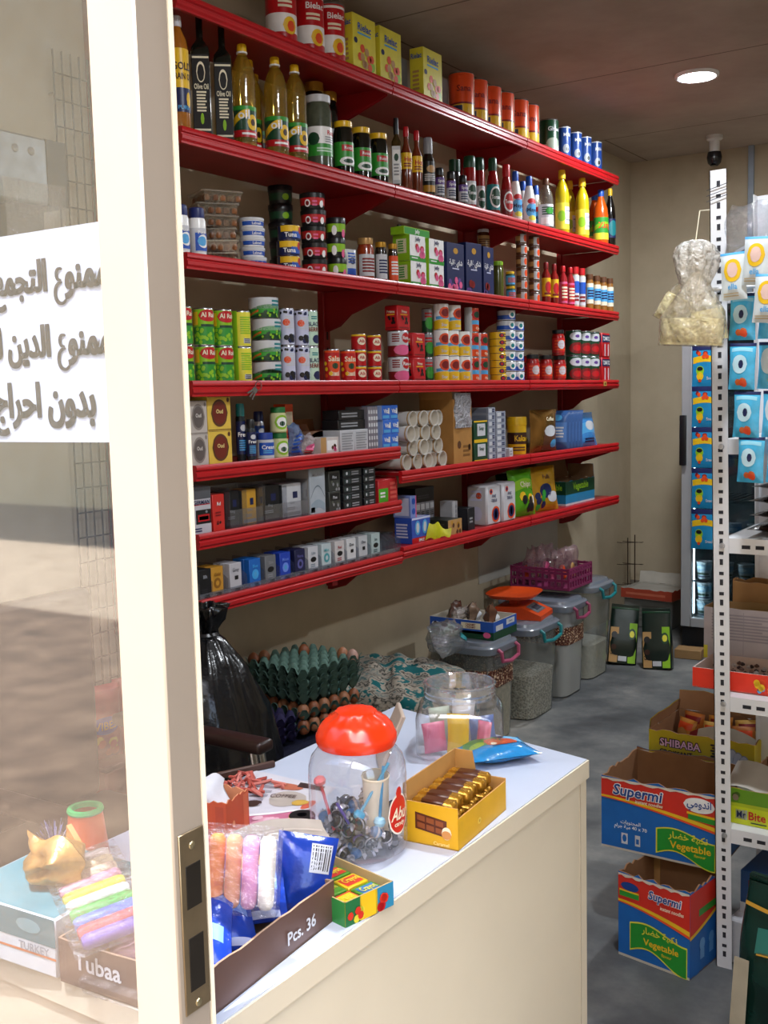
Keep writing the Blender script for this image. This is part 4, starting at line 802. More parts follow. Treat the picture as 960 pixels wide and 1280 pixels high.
p, w, h = bx('5L', 376, 392, 543, .06, .0); p.y = max(p.y, yb+w/2+.004)
put(bag('packet_of_soap', w*1.1, h, .05, clear('#e9e4e6', .12, .45, '#c9bcc0', .1, 60), 4, [('e', .5, .4, .3, .2, 'pink'), ('l', .2, .8, .1, .3, 2, 'red')]), 'packet', 'crumpled clear packet with pink print on the fifth shelf', p, FR); yb = p.y+w/2
p, w, h = bx('5L', 393, 416, 547, .06); p.y = max(p.y, yb+w/2+.012)
o = carton('soap_box', w, .05, h, '#c9c2c0', [('s', 0, .3, 0, 1, 'tan'), ('s', .35, .9, .2, .8, 'white'), ('d', .7, .5, .2, .3, 5, .12, 'pink', 'brown')], T_=[('s', .1, .9, .1, .9, 'lgrey')])
put(o, 'box', 'small pale soap box in front of the open brown box', p, FR); ys = p.y+w/2
# open brown box with an orange side
def open_carton(name, w, d, h, out, inn, t=.003, F_=(), L_=(), R_=(), flaps=(), K_=(), rag=0, seed=1, side=None, cut=None, top=None, deco=None):
    """carton without lid: four walls of board, floor, flaps; cut(side, a) gives the wall height share"""
    rg = random.Random(seed); b = MB(); om = K(out, .5) if isinstance(out, str) else out; im = K(inn, .8) if isinstance(inn, str) else inn
    b.box(-w/2, -d/2, 0, w/2, d/2, t, im)
    n = 14
    for sd in 'FKLR':
        jag = [h*((cut(sd, i/n) if cut else 1))+(rg.uniform(-rag, rag) if 0 < i < n and rag else 0) for i in range(n+1)]
        for off, m in ((0, om), (t, im)):
            def P(a, z, off=off, sd=sd):
                if sd == 'F': return (-w/2+a*w, -d/2+off, z)
                if sd == 'K': return (w/2-a*w, d/2-off, z)
                if sd == 'L': return (-w/2+off, d/2-a*d, z)
                return (w/2-off, -d/2+a*d, z)
            for i in range(n): b.poly([P(i/n, 0), P((i+1)/n, 0), P((i+1)/n, jag[i+1]), P(i/n, jag[i])], m)
        for i in range(n):
            def Q(a, z, o_, sd=sd):
                if sd == 'F': return (-w/2+a*w, -d/2+o_, z)
                if sd == 'K': return (w/2-a*w, d/2-o_, z)
                if sd == 'L': return (-w/2+o_, d/2-a*d, z)
                return (w/2-o_, -d/2+a*d, z)
            b.poly([Q(i/n, jag[i], 0), Q((i+1)/n, jag[i+1], 0), Q((i+1)/n, jag[i+1], t), Q(i/n, jag[i], t)], im)
    for it, sd, asp in ((F_, 'F', h/w), (L_, 'L', h/d), (R_, 'R', h/d), (K_, 'K', h/w)): marks(b, box_face(w, d, h, sd), asp, it, 8)
    if deco: b.merge(deco)
    o = b.build(name, smooth=0) if not flaps else None
    if flaps:
        o = thing(name); b.build('box_body', o, smooth=0)
        for sd, ang, ln in flaps:
            f = MB(); L = w if sd in 'FK' else d; c, s_ = math.cos(R(ang)), math.sin(R(ang))
            m = 8; pts = [(-L/2+.002+(L-.004)*i/m, ln+rg.uniform(-rag, rag)) for i in range(m+1)]
            for off in (0, 1):
                vs = []
                for (x, l) in pts:
                    for ll in (0, l):
                        out_ = ll*c; z = h+ll*s_; nx, nz = -s_*t*off*.8, c*t*off*.8
                        q = {'F': (x, -d/2-out_-nx, z+nz), 'K': (-x, d/2+out_+nx, z+nz), 'L': (-w/2-out_-nx, -x, z+nz), 'R': (w/2+out_+nx, x, z+nz)}[sd]; vs.append(q)
                f.add(vs, [(2*i, 2*i+1, 2*i+3, 2*i+2) for i in range(m)], im if off else om)
            f.build('flap', o, smooth=0)
    return o
p, w, h = bx('5L', 388, 422, 529, .11, .07); p.y = max(p.y, p0.y+.08)
o = open_carton('display_box', w, .1, h*.75, '#8f7058', '#9a6b48', F_=[('s', 0, 1, 0, 1, '#7d5a44'), ('w', 0, .7, .3, .8, .2, 'orange')], flaps=(('L', 60, .03), ('K', 80, .04)))
put(o, 'box', 'open brown box with orange swoosh on the fifth left shelf', p, FR)
p, w, h = bx('5L', 425, 460, 537, .09); yo = p.y-w/2
o = carton('white_carton', w/2*.98, .09, h, '#b9bbc2', [('l', .1, .9, .1, .9, 7, 'grey'), ('s', .1, .9, .45, .5, 'lgrey')], T_=[('l', .1, .9, .1, .9, 5, 'grey')])
tag(o, None, 'box', 'white printed cartons'); ps = [p+Vector((0, (k-.5)*w/2, 0)) for k in (0, 1)]
spread(o, [(q, FR, 'white carton with fine grey print, %s of the pair on the fifth shelf' % ['left', 'right'][k]) for k, q in enumerate(ps)], 'white printed cartons')
hh = h; p2, w2, h2 = bx('5L', 424, 459, 513, .07, .01)
o = carton('black_box', w2*.96, .07, max(.02, (h2-hh)/2), 'black', [('l', .1, .9, .2, .8, 2, 'grey')], T_=[('s', .1, .9, .1, .9, '#2a2a30')])
tag(o, None, 'box', 'flat black boxes'); spread(o, [(Vector((p2.x, p.y, p2.z+hh+.001+k*((h2-hh)/2+.0005))), FR+.04*k, 'flat black box, %s of two on the white cartons' % ['lower', 'upper'][k]) for k in (0, 1)], 'flat black boxes'); yc = p.y+w/2
for k in range(4):
    pp, w, h = bx('5L', 461, 474, 508+k, .1); ww = .015
    if k == 0: o = carton('grey_packet', ww, .1, h, '#77737e', [('l', .1, .9, .05, .95, 6, 'lgrey')], [('e', .5, .5, .3, .3, 'black'), ('l', .2, .8, .1, .3, 3, 'lgrey')]); tag(o, None, 'packet', 'grey packets standing on edge')
    q = Vector((pp.x, yc+.01+k*(ww+.0008), pp.z)); lab = 'grey packet standing on edge, %s, beside the blue boxes' % nth(k, 4)
    spread(o, [(q, FR, lab)]) if k == 0 else dup(o, q, FR, lab)
o['group'] = 'grey packets standing on edge'; yc = q.y+ww/2
p, w, h = bx('5L', 477, 497, 507, .09); hh = h/3; w = w/2*.98
o = carton('blue_box', w, .09, hh, '#2a66c8', [('s', .1, .9, .1, .3, 'sky'), ('t', .5, .6, .3, 'Vita', 'white', .8), ('s', .75, .95, .4, .8, 'lgrey')], [('s', 0, 1, 0, 1, '#8fa6d8')], T_=[('s', .1, .9, .1, .9, '#3a76d8')])
pl = []
for L in range(3):
    for k in range(2): pl.append((Vector((p.x, max(p.y-w/2, yc+w/2+.004)+k*(w+.0008)+(.006 if L == 1 else 0), p.z+L*(hh+.0005))), FR, 'bright blue box, %s row, %s column, fifth left shelf' % (['bottom', 'middle', 'top'][L], ['left', 'right'][k])))
spread(tag(o, None, 'box', 'bright blue boxes'), pl, 'bright blue boxes')
# ------------------------------------------------------------ fifth right shelf: paper cups
p = at(505, 575, X=-2.185); cr = .031; cm = M('#d6d2cc', .6, 0, .04)
def cups():
    o = thing('paper_cup_sleeve'); b = MB(); b.lathe([(cr*.72, 0)]+[q for k in range(9) for q in ((cr*(.74+.014*k), .02+.022*k), (cr*(.80+.014*k), .021+.022*k))]+[(cr*.97, .235), (cr, .236), (cr, .241), (cr*.94, .241), (cr*.93, .235)], cm, 22)
    b.lathe([(cr*.93, .235), (cr*.7, .16), (.0005, .16)], M('#cfc7ba', .6), 22); b.build('cups', o)
    e = MB(); e.lathe([(cr*.965, .228), (cr*.98, .232), (cr*.96, .233)], M('#b98a2c', .5), 22); e.build('rim_print', o); return o
o = cups(); tag(o, None, 'cups', 'paper cup sleeves on the fifth right shelf'); pl = []; yb = p.y+.012
for L, n in enumerate((5, 4, 4, 4)):
    for k in range(n):
        y = yb+cr+(k+(.5 if L % 2 else 0)+(0 if L < 2 else .3*(L == 3)))*2*(cr+.0008); pl.append((Vector((XW+.07+.01*((k+L) % 3), y, zsh('5R')+cr+L*cr*1.77)), (0, R(90), (k*1.3+L) % 6), 'sleeve of white paper cups, %s row, %s' % (['bottom', 'second', 'third', 'top'][L], nth(k, n))))
spread(o, [(a, (0, R(90), 0), t) for a, r_, t in pl], 'paper cup sleeves on the fifth right shelf')
yq = yb+5*2*(cr+.0008)+.003
p, w, h = bx('5R', 566, 589, 493, .16); p.y = max(p.y, yq+w/2+.004)
o = open_carton('cardboard_box', w, .16, h*.93, '#a8783e', '#9a6c3a', flaps=(('L', 75, .04), ('K', 85, .05)), F_=[('l', .15, .6, .55, .62, 1, 'brown'), ('e', .3, .3, .1, .06, 'brown'), ('l', .5, .9, .1, .3, 3, '#7d5528'), ('e', .85, .25, .07, .05, 'choc')])
b = MB(); b.grid(lambda a, c: ((a-.5)*w*.9+.004*math.sin(c*9), -.082-.006*math.sin(a*PI)-.003*math.sin(c*11+a*7), h*(.52+.5*c)), 8, 10, clear('#f0f0f4', .1, .72, '#b9bac4', .2, 70)); b.build('plastic_wrap', o)
put(o, 'box', 'tall brown cardboard box with plastic hanging over its front', p, FR); ye = p.y+w/2
p, w, h = bx('5R', 592, 609, 526, .08); hh = h/2; p.y = max(p.y, ye+w/2+.008)
o = carton('green_box', w*.97, .08, hh, 'dgreen', [('s', .25, .85, .25, .85, 'lgrey'), ('t', .55, .6, .18, 'Soap', 'dgreen', .5), ('s', 0, 1, 0, .08, 'yellow'), ('s', 0, 1, .93, 1, 'yellow')], [('e', .5, .5, .3, .3, 'yellow')])
spread(tag(o, None, 'box', 'dark green soap boxes'), [(p+Vector((0, 0, k*(hh+.0005))), FR, 'dark green soap box with white panel, %s of two' % ['lower', 'upper'][k]) for k in (0, 1)], 'dark green soap boxes'); ye = p.y+w/2
for i, (u0, u1, vt, n, t) in enumerate(((610, 619, 509, 8, 'left'), (620, 632, 514, 8, 'right'))):
    p, w, h = bx('5R', u0, u1, vt, .09); hh = h/n; p.y = max(p.y, ye+w/2+.001)
    o = carton('grey_box', w*.96, .09, hh-.0006, '#8e93a2', [('s', .1, .5, .2, .8, 'lgrey'), ('l', .55, .95, .2, .8, 2, 'navy')], [('s', .1, .9, .2, .8, '#747a8c')], c=.0008)
    spread(tag(o, None, 'box', 'flat grey boxes, %s pile' % t), [(p+Vector((0, 0, k*hh)), FR, 'flat grey box in the %s pile beside the green boxes, %s' % (t, 'bottom' if k == 0 else 'top' if k == n-1 else NTH[k]+' up')) for k in range(n)], 'flat grey boxes, %s pile' % t); ye = p.y+w/2
p, w, h = bx('5R', 634, 644, 560, .05); p.y = max(p.y, ye+.022)
o = carton('small_white_box', .034, .05, h, 'lgrey', [('l', .1, .9, .2, .8, 2, 'grey')]); put(o, 'box', 'small white box in front of the yellow tub', p, FR); ye = p.y+.017
p, r, h = rt(664, 521, '5R', 27, .02); r *= .93; p.y = max(p.y, ye+r*.6)
o = tub('chocolate_tub', r, h, 'yellow', 'yellow', [('s', -.3, 1.3, .35, .75, 'choc'), ('t', .5, .55, .2, 'Kakao', 'yellow', .5), ('l', .2, .8, .1, .28, 2, 'brown')], .22); p.x -= .02
put(o, 'tub', 'yellow and brown tub with yellow lid on the fifth right shelf', p, face(p)); ye = p.y+r
p, w, h = bx('5R', 671, 695, 512, .06); p.y = max(p.y, ye+w/2+.005)
o = pouch('coffee_bag', w, h, .06, M('#8a6430', .2, .7, .25, 14, .3), [('s', .35, .95, .05, .5, 'brown'), ('e', .6, .5, .25, .13, 'lgrey'), ('e', .75, .2, .16, .1, 'sky'), ('t', .6, .78, .09, 'Coffee', 'cream', .6)], seed=6)
put(o, 'bag', 'gold coffee bag with blue spot on the fifth right shelf', p, FR-.2); ye = p.y+w/2
for k in range(5):
    pp, w, h = bx('5R', 697, 725, 513+k, .13); ww = .04
    if k == 0: o = pouch('wipes_packet', .12, h, .034, M('#33578f', .3, 0, .15, 14), [('s', .1, .9, .2, .7, '#4a78b8'), ('l', .2, .8, .3, .6, 4, 'lgrey'), ('e', .5, .82, .2, .08, 'sky')], seed=9); tag(o, None, 'packet', 'blue packets standing in a row')
    q = Vector((pp.x+.03, max(pp.y-.06, ye+.03)+k*ww, pp.z)); lab = 'dark blue packet standing on edge, %s of five' % nth(k, 5)
    spread(o, [(q, (R(-6), 0, R(10)), lab)]) if k == 0 else dup(o, q, (R(-6), 0, R(10)), lab)
o['group'] = 'blue packets standing in a row'; ye = q.y+.02
p, w, h = bx('5R', 727, 753, 515, .06); p.y = max(p.y, ye+w/2+.015)
o = pouch('wipes_packet', w, h, .05, M('#3f86c9', .25, 0, .2, 14), [('w', .1, .9, .3, .6, .1, 'sky'), ('e', .6, .6, .22, .14, 'lgrey'), ('l', .3, .9, .1, .25, 2, 'navy')], seed=12)
put(o, 'packet', 'bright blue packet leaning at the right end of the fifth shelf', p, (R(-14), 0, FR)); o.rotation_euler = (R(-10), 0, FR)
# ------------------------------------------------------------ sixth left shelf
def row6(s, u0, u1, vt, d, back=0): return bx(s, u0, u1, vt, d, back)
p, w, h = row6('6L', 238, 263, 609, .09); yl = p.y-w/2
o = carton('radio_box', w*.97, .09, h, '#b9b6be', [('s', 0, 1, .75, 1, '#54565c'), ('t', .5, .68, .09, 'GERMAN', 'navy', .85), ('s', .05, .95, .62, .64, 'red'), ('s', .2, .98, .22, .52, 'black'), ('S', .3, .9, .27, .42, 'red'), ('S', .36, .84, .30, .38, 'lgrey'), ('e', .75, .47, .06, .03, 'grey'), ('l', .1, .6, .05, .15, 2, 'navy')])
put(o, 'box', 'white and grey boxed radio with picture beside the door post', p, FR); ye = p.y+w/2
p, w, h = row6('6L', 265, 280, 618, .07); p.y = max(p.y, ye+w/2+.002)
o = carton('red_pack', w*.97, .07, h, '#c42a24', [('t', .5, .75, .1, 'Rd', 'white', .5), ('d', .5, .2, .2, .06, 3, .04, 'dred', 'black'), ('l', .2, .8, .4, .55, 2, 'dred')])
put(o, 'box', 'plain red box beside the boxed radio', p, FR); ye = p.y+w/2
ac = clear('#f2f3f6', .10, .07, '#aab0b8', .05)
for i, (a0, a1, va, packs) in enumerate(((286, 328, 607, (('black', 288, 306, 614), ('#c9962e', 309, 326, 612))), (330, 384, 602, (('black', 332, 348, 607), ('lgrey', 350, 367, 606))))):
    pa, wa, ha = row6('6L', a0, a1, va, .11)
    cs = thing('display_case', pa, FR); b = MB(); t = .0025; hw, hd = wa/2, .055
    b.box(-hw, -hd, 0, hw, hd, t, ac); b.box(-hw, -hd, t, hw, -hd+t, ha*.45, ac); b.box(-hw, hd-t, t, hw, hd, ha, ac); b.box(-hw, -hd, t, -hw+t, hd, ha, ac); b.box(hw-t, -hd, t, hw, hd, ha, ac); b.box(-t/2, -hd, t, t/2, hd, ha*.9, ac); b.build('case', cs, smooth=0)
    tag(cs, 'clear acrylic case on the sixth shelf holding %s' % ['a black and a gold pack', 'a black and a white pack'][i], 'case', 'clear acrylic cases')
    for j, (c, u0, u1, vt) in enumerate(packs):
        p, w, h = row6('6L', u0, u1, vt, .06); w = wa/2-.012; h -= .004
        o = carton('cigarette_carton', w, .07, h, c, [('s', .55, .8, .55, .75, 'navy'), ('t', .5, .42, .08, 'Gold' if j else 'King', 'grey', .6), ('s', .05, .95, .04, .14, 'grey' if c != 'black' else '#33333a'), ('l', .2, .8, .2, .3, 2, 'grey')], side='#2a2620')
        put(o, 'pack', ['black cigarette carton in the left acrylic case', 'gold cigarette carton in the left acrylic case', 'black cigarette carton in the right acrylic case', 'white cigarette carton in the right acrylic case'][i*2+j], (pa.x-.004, pa.y+(j-.5)*wa/2+(.001 if j else -.001), pa.z+t+.0006), FR)
    ye = pa.y+wa/2
p, w, h = row6('6L', 386, 406, 585, .1, .0); p.y = max(p.y, ye+w/2+.003)
o = carton('tall_white_box', w*.97, .1, h, '#a9b2bc', [('t', .5, .86, .07, 'MILANO', 'grey', .7), ('s', .05, .3, .05, .16, 'black'), ('w', .05, .95, .30, .33, .3, '#6d7884'), ('w', .05, .95, .02, .2, .12, '#8fa0ae')], [('s', .05, .95, .02, .98, '#9a958f'), ('l', .2, .8, .3, .8, 6, 'grey')])
put(o, 'box', 'tall pale grey box with a dark curved line on the sixth left shelf', p, FR); ye = p.y+w/2
p, w, h = row6('6L', 410, 425, 589, .06); n = 2; hh = h/n; p.y = max(p.y, ye+w/2+.002)
o = carton('cigarette_pack', w*.95, .06, hh, '#3a3d3a', [('s', .1, .9, .55, .9, 'black'), ('t', .5, .7, .15, 'Pine', 'lgrey', .7), ('d', .5, .28, .4, .2, 8, .08, 'grey', '#5d6258')])
spread(tag(o, None, 'pack', 'dark grey cigarette packs'), [(p+Vector((0, 0, k*(hh+.0005))), FR, 'dark grey cigarette pack, %s of two beside the tall pale grey box' % ['lower', 'upper'][k]) for k in (0, 1)], 'dark grey cigarette packs'); ye = p.y+w/2
for i, (u0, u1, vt, n, m) in enumerate(((428, 452, 586, 5, 1), (454, 469, 584, 5, 1))):
    p, w, h = row6('6L', u0, u1, vt, .06); hh = h/n; p.y = max(p.y, ye+w/2+.001)
    o = carton('black_cigarette_pack', w*.97, .06, hh-.0006, '#14181c', [('s', .05, .4, .2, .8, '#2a3a3c'), ('l', .45, .95, .2, .8, 2, 'grey'), ('e', .2, .5, .05, .2, 'lgrey')], [('l', .1, .9, .2, .8, 2, '#3a4a4c')], c=.0008)
    spread(tag(o, None, 'pack', 'black cigarette packs, %s pile' % ['wide', 'narrow'][i]), [(p+Vector((0, 0, k*hh)), FR, 'black cigarette pack in the %s pile, %s, sixth left shelf' % (['wide', 'narrow'][i], 'bottom' if k == 0 else 'top' if k == n-1 else NTH[k]+' up')) for k in range(n)], 'black cigarette packs, %s pile' % ['wide', 'narrow'][i]); ye = p.y+w/2
p, w, h = row6('6L', 472, 497, 599, .08); p.y = max(p.y, ye+w/2+.001)
o = carton('red_carton', w*.96, .08, h, '#b8252a', [('s', .02, .5, .04, .62, '#4fae2a'), ('l', .1, .42, .2, .5, 2, 'white'), ('l', .6, .95, .1, .9, 4, '#d85a50')])
put(o, 'box', 'red box with bright green panel at the right of the sixth shelf', p, FR)
# ------------------------------------------------------------ lowest left shelf: cigarette dispenser
pa = at(246, 735, X=-2.175); pb = at(503, 690, X=-2.175); y0, y1 = pa.y+.012, pb.y-.01; dz = zsh('7L'); Dd = .20
ds = thing('cigarette_dispenser', (-2.175-Dd/2, (y0+y1)/2, dz), FR, 'long clear acrylic dispenser with dividers on the lowest left shelf', 'dispenser'); W = y1-y0; t = .002
b = MB(); b.box(-W/2, -Dd/2, 0, W/2, Dd/2, t, ac); b.build('tray_floor', ds)
b = MB(); b.box(-W/2, -Dd/2, t, W/2, -Dd/2+t, .020, clear('#e6e9ee', .12, .2, '#9aa0a8', .05)); b.build('front_lip', ds)
fronts = [('black', '#2a2a2e', 'Blk'), ('#c08a2e', '#8a5a1a', 'Gold'), ('#b9b7be', '#6a6a72', 'Grey'), ('#1a62b8', '#3fa0e0', 'Blue'), ('#6d6f74', '#8a8c92', 'Slim'), ('#1c3fae', '#6a8ae8', 'Moon'), ('#1a1c44', '#5a5a9a', 'Nova'), ('#c2c4cc', '#7a8a9a', 'Lite'), ('#b9c6cc', '#4a9aa4', 'Mint'), ('#c6c2c4', '#a04a50', 'Red'), ('#cfd0d4', '#222228', 'Duo'), ('#b9bcc2', '#303040', 'One'), ('#a9babc', '#2a4a50', 'Ice')]
cen = [251, 272, 296, 321, 341, 360, 379, 396, 413, 430, 445, 460, 476]
ys = [at(u, 715-(u-250)*.2, X=-2.18).y for u in cen]; wp, hp, dp = .054, .088, .022
for i in range(1, len(ys)): ys[i] = max(ys[i], ys[i-1]+wp+.0065)
sc_y = min(1, (y1-.16-ys[0])/(ys[-1]-ys[0])); ys = [ys[0]+(y-ys[0])*max(sc_y, (wp+.0062)*(len(ys)-1)/(ys[-1]-ys[0])) for y in ys]; ys[0] = max(ys[0], y0+wp/2+.004)
div = [(a+c)/2 for a, c in zip(ys, ys[1:])]+[ys[-1]+wp/2+.004+.026*k for k in range(6) if ys[-1]+wp/2+.004+.026*k < y1-.003]
for y in [y0+.0015]+div+[y1-.0015]:
    b = MB(); b.prism([(-Dd/2+.001, t), (Dd/2, t), (Dd/2, .075), (-Dd/2+.04, .075), (-Dd/2+.001, .05)], 'x', -.0008, .0008, ac); b.build('divider', ds, (y-(y0+y1)/2, 0, 0), smooth=0)
nm = ['black', 'gold', 'pale grey', 'bright blue', 'dark grey', 'royal blue with white glow', 'navy and purple', 'white and grey', 'white and teal', 'white and red', 'white with black square', 'white with dark plaque', 'white with black oval']
for i, (c, c2, t_) in enumerate(fronts):
    it = [('s', .04, .96, .0, .12, c2), ('t', .5, .75, .12, t_, c2 if c not in ('black',) else 'grey', .6)]
    it += [('e', .5, .45, .3, .18, c2), ('E', .5, .45, .14, .09, 'sky' if i in (3, 5) else c)] if i in (1, 3, 5, 6, 8) else [('S', .4, .7, .42, .56, 'black')] if i in (2, 10, 11) else [('e', .5, .5, .3, .1, 'black'), ('l', .2, .8, .2, .35, 2, c2)]
    o = carton('cigarette_pack', wp, dp, hp, c, it, c=.001)
    o['category'] = 'pack'; zl = dz+t+.0005
    for k in range(3):
        q = (-2.175-t-.004-dp/2-k*(dp+.0008), ys[i], zl); lab = '%s cigarette pack in the dispenser, %s' % (nm[i], ['front one of its lane', 'directly behind the front one', 'third in its lane'][k])
        if k == 0: put(o, 'pack', lab, q, FR)
        else: dup(o, q, FR, lab)
# price figures on the dispenser lip
b = MB(); sf = lambda a, c, l: ((a-.5)*W, -Dd/2-.0006-E_*l, c*.02)
for i, y in enumerate(ys): b.text(sf, (y-y0)/W, .5, .55, ['100', '120', '100', '105', '150', '1000', '200', '1500', '75', '100', '100', '150', '200'][i], K('black'), .02/W, 1, .01)
o = b.build('price_figures', ds)
b = MB(); q = at(425, 722, X=XL); b.box(-.03, -.015, -.02, 0, .015, 0, redd, .002); put(b.build('shelf_clip'), 'clip', 'small red clip under the lowest left shelf', (XL-.02, q.y, ZS['7L']-.047), 0)
# ------------------------------------------------------------ lowest right shelf
p, w, h = bx('6R', 509, 533, 647, .08); w *= .96; p.y += .03
o = carton('toothpaste_box', w, .08, h, '#2f4fae', [('s', 0, 1, 0, .22, 'red'), ('t', .5, .11, .12, 'SMILE', 'white', .8), ('e', .3, .6, .15, .28, 'sky'), ('E', .3, .6, .08, .2, 'lgrey'), ('e', .7, .6, .15, .28, 'sky'), ('E', .7, .6, .08, .2, 'lgrey'), ('s', 0, 1, .92, 1, 'lav')], [('l', .1, .9, .2, .8, 5, 'lav')], T_=[('s', .1, .9, .1, .9, 'lav')])
put(o, 'box', 'blue and red toothpaste box at the left of the lowest right shelf', p, FR)
h1 = h; o = carton('toothpaste_box', .042, .08, h*.85, '#7a8cc8', [('e', .5, .75, .3, .14, 'blue'), ('e', .5, .3, .3, .14, 'blue'), ('s', .85, 1, 0, 1, 'pink')], [('s', .1, .9, .1, .9, 'lav')]); put(o, 'box', 'slim pale blue toothpaste box standing on the blue and red one', p+Vector((-.005, -w/2+.022, h1+.0006)), FR); yw = p.y+w/2
p, w, h = bx('6R', 560, 577, 649, .13, .0); 
o = carton('gift_box', w, .13, h, '#2c3226', [('s', 0, 1, 0, 1, 'tan'), ('d', .5, .5, .4, .35, 8, .15, 'brown', 'gold')], [('l', .1, .9, .2, .8, 4, '#4a5040')], T_=[('s', .03, .97, .03, .97, '#20251c')]); p.y = max(p.y, yw+w/2+.09)
put(o, 'box', 'dark green box with tan patterned front on the lowest right shelf', p, FR); yg = p.y
b = MB(); fl = lambda a, c: ((a-.5)*.1+.02*c, -.01*math.sin(a*7)-.02*c*(1-c)-.012*a, .004+.075*c*(1-.5*a)+.01*math.sin(9*a+4*c)); b.grid(fl, 10, 8, M('#c6c41c', .5)); b.grid(lambda a, c: tuple(Vector(fl(a, c))+Vector((0, .001, 0))), 10, 8, M('#c6c41c', .5))
o = b.build('crumpled_wrapper', smooth=60); q = at(543, 668, X=-2.175); put(o, 'wrapper', 'crumpled lime yellow wrapper on the lowest right shelf', (-2.172, q.y, zsh('6R')), R(70))
p, w, h = bx('6R', 578, 592, 625, .06, .0); hh = h/2; p.y = max(p.y, yg+.075); ww = .036
pl = []; o = carton('soap_bar_box', ww*.96, .1, hh, '#84848c', [('s', .1, .9, .55, .9, 'lgrey'), ('l', .1, .9, .1, .45, 3, 'black')], [('s', .1, .9, .1, .9, '#6a6a70')])
y_ = yg+w/2+.006; x_ = p.x-.08
for k in range(4):
    for L in range(2): pl.append((Vector((-2.37, yg-.075+k*.037, zsh('6R')+L*(hh+.0005))), FR, 'grey and white soap box behind the green box, %s layer, %s' % (['lower', 'upper'][L], nth(k, 4))))
spread(tag(o, None, 'box', 'grey and white soap boxes'), pl, 'grey and white soap boxes')
o = carton('black_carton', .15, .1, .06, 'black', [('l', .1, .9, .2, .5, 2, '#3a3a40')]); put(o, 'box', 'long black carton lying on the grey soap boxes', (-2.37, yg-.02, zsh('6R')+2*(hh+.0005)+.001), FR)
p, w, h = bx('6R', 580, 592, 626, .07, .0); y2 = yg+.066
o = carton('upright_box', .045, .06, h, '#a6a6ac', [('s', .15, .5, 0, 1, 'lgrey'), ('l', .5, .95, .1, .9, 5, 'grey')]); put(o, 'box', 'upright silver box between the green box and the tissue packs', (-2.27, y2+.024, zsh('6R')), FR)
o = carton('black_box', .06, .08, h*.75, '#1a1a20', [('l', .2, .8, .3, .6, 2, 'grey')]); put(o, 'box', 'short black box left of the tissue packs', (-2.235, y2+.084, zsh('6R')), FR); yt = y2+.118
for i, (u0, u1, vt) in enumerate(((608, 626, 606), (628, 644, 603))):
    p, w, h = bx('6R', u0, u1, vt, .1); w *= .96; p.y = max(p.y, yt+w/2+.004); yt = p.y+w/2
    if i == 0: w0 = w; h0 = h; o = carton('tissue_pack', w, .1, h, '#c3c2c8', [('t', .5, .72, .075, 'FINE', 'navy', .75), ('t', .5, .61, .075, 'TISSUE', 'navy', .8), ('e', .3, .84, .11, .07, 'orange'), ('E', .3, .84, .06, .04, 'navy'), ('e', .62, .26, .30, .2, 'orange'), ('E', .62, .26, .22, .15, 'navy'), ('E', .62, .26, .08, .1, 'white')], [('l', .2, .8, .6, .9, 3, 'lav'), ('e', .6, .75, .14, .08, 'orange'), ('e', .5, .3, .26, .18, 'lav')], c=.008); put(o, 'tissues', 'white tissue pack with orange emblem, left of two', p, FR)
    else: p.y = max(p.y, p.y+(w0-w)/2); yt = p.y+w0/2; dup(o, p, FR, 'white tissue pack with orange emblem, right of two')
for i, (u0, u1, vt, col, it, t, back) in enumerate(((634, 650, 592, '#1d4a1c', [('e', .5, .5, .3, .2, 'lime')], 'dark green crisp bag behind the light green one', .1), (650, 672, 587, '#5aa81e', [('w', .1, .9, .5, .7, .1, 'lime'), ('t', .5, .66, .12, 'Chips', 'cream', .7), ('d', .5, .3, .3, .14, 8, .1, 'black', 'yellow'), ('e', .8, .3, .16, .12, 'white')], 'bright green crisp bag on the lowest right shelf', .0), (674, 700, 583, '#b98a1c', [('e', .45, .45, .22, .16, 'navy'), ('e', .7, .3, .2, .12, 'lgrey'), ('t', .5, .76, .1, 'Puffs', 'brown', .6), ('d', .5, .3, .35, .2, 6, .08, 'navy', 'green')], 'golden yellow crisp bag beside the green one', .0))):
    p, w, h = bx('6R', u0, u1, vt, .06, back); 
    if i == 1: p.y = max(p.y, yt+w/2+.006)
    if i == 2: p.y = max(p.y, yt+w/2+.006)
    o = pouch('crisp_bag', w*1.05, h, .06, M(col, .25, .2, .15, 14, .1), it, seed=20+i)
    put(o, 'bag', t, p+Vector((0, 0, .001)), FR); o.rotation_euler = (R(-7), 0, FR-.15); yt = p.y+w/2 if i else yt
p, w, h = bx('6R', 706, 751, 598, .14); d = .15; q = at(752, 600, X=-2.2)
o = open_carton('noodle_display_box', w*.8, d, h*.95, '#1f7fae', '#7a5a3c', F_=[('s', 0, 1, .45, 1, 'dgreen'), ('t', .5, .72, .3, 'Vegetable', 'lime', .8), ('s', 0, 1, 0, .08, 'lgrey')], L_=[('s', 0, 1, .45, 1, 'dgreen'), ('t', .5, .72, .26, 'Vegetable', 'lime', .75), ('s', 0, 1, 0, .08, 'lgrey'), ('w', 0, .25, .9, 1.2, 0, 'orange')], flaps=(('K', 78, .11), ('R', 100, .07)), rag=.004)
put(o, 'box', 'blue and green open carton at the right end of the lowest shelf', (-2.29, max(p.y+.02, yt+w*.4+.01), zsh('6R')), FR)
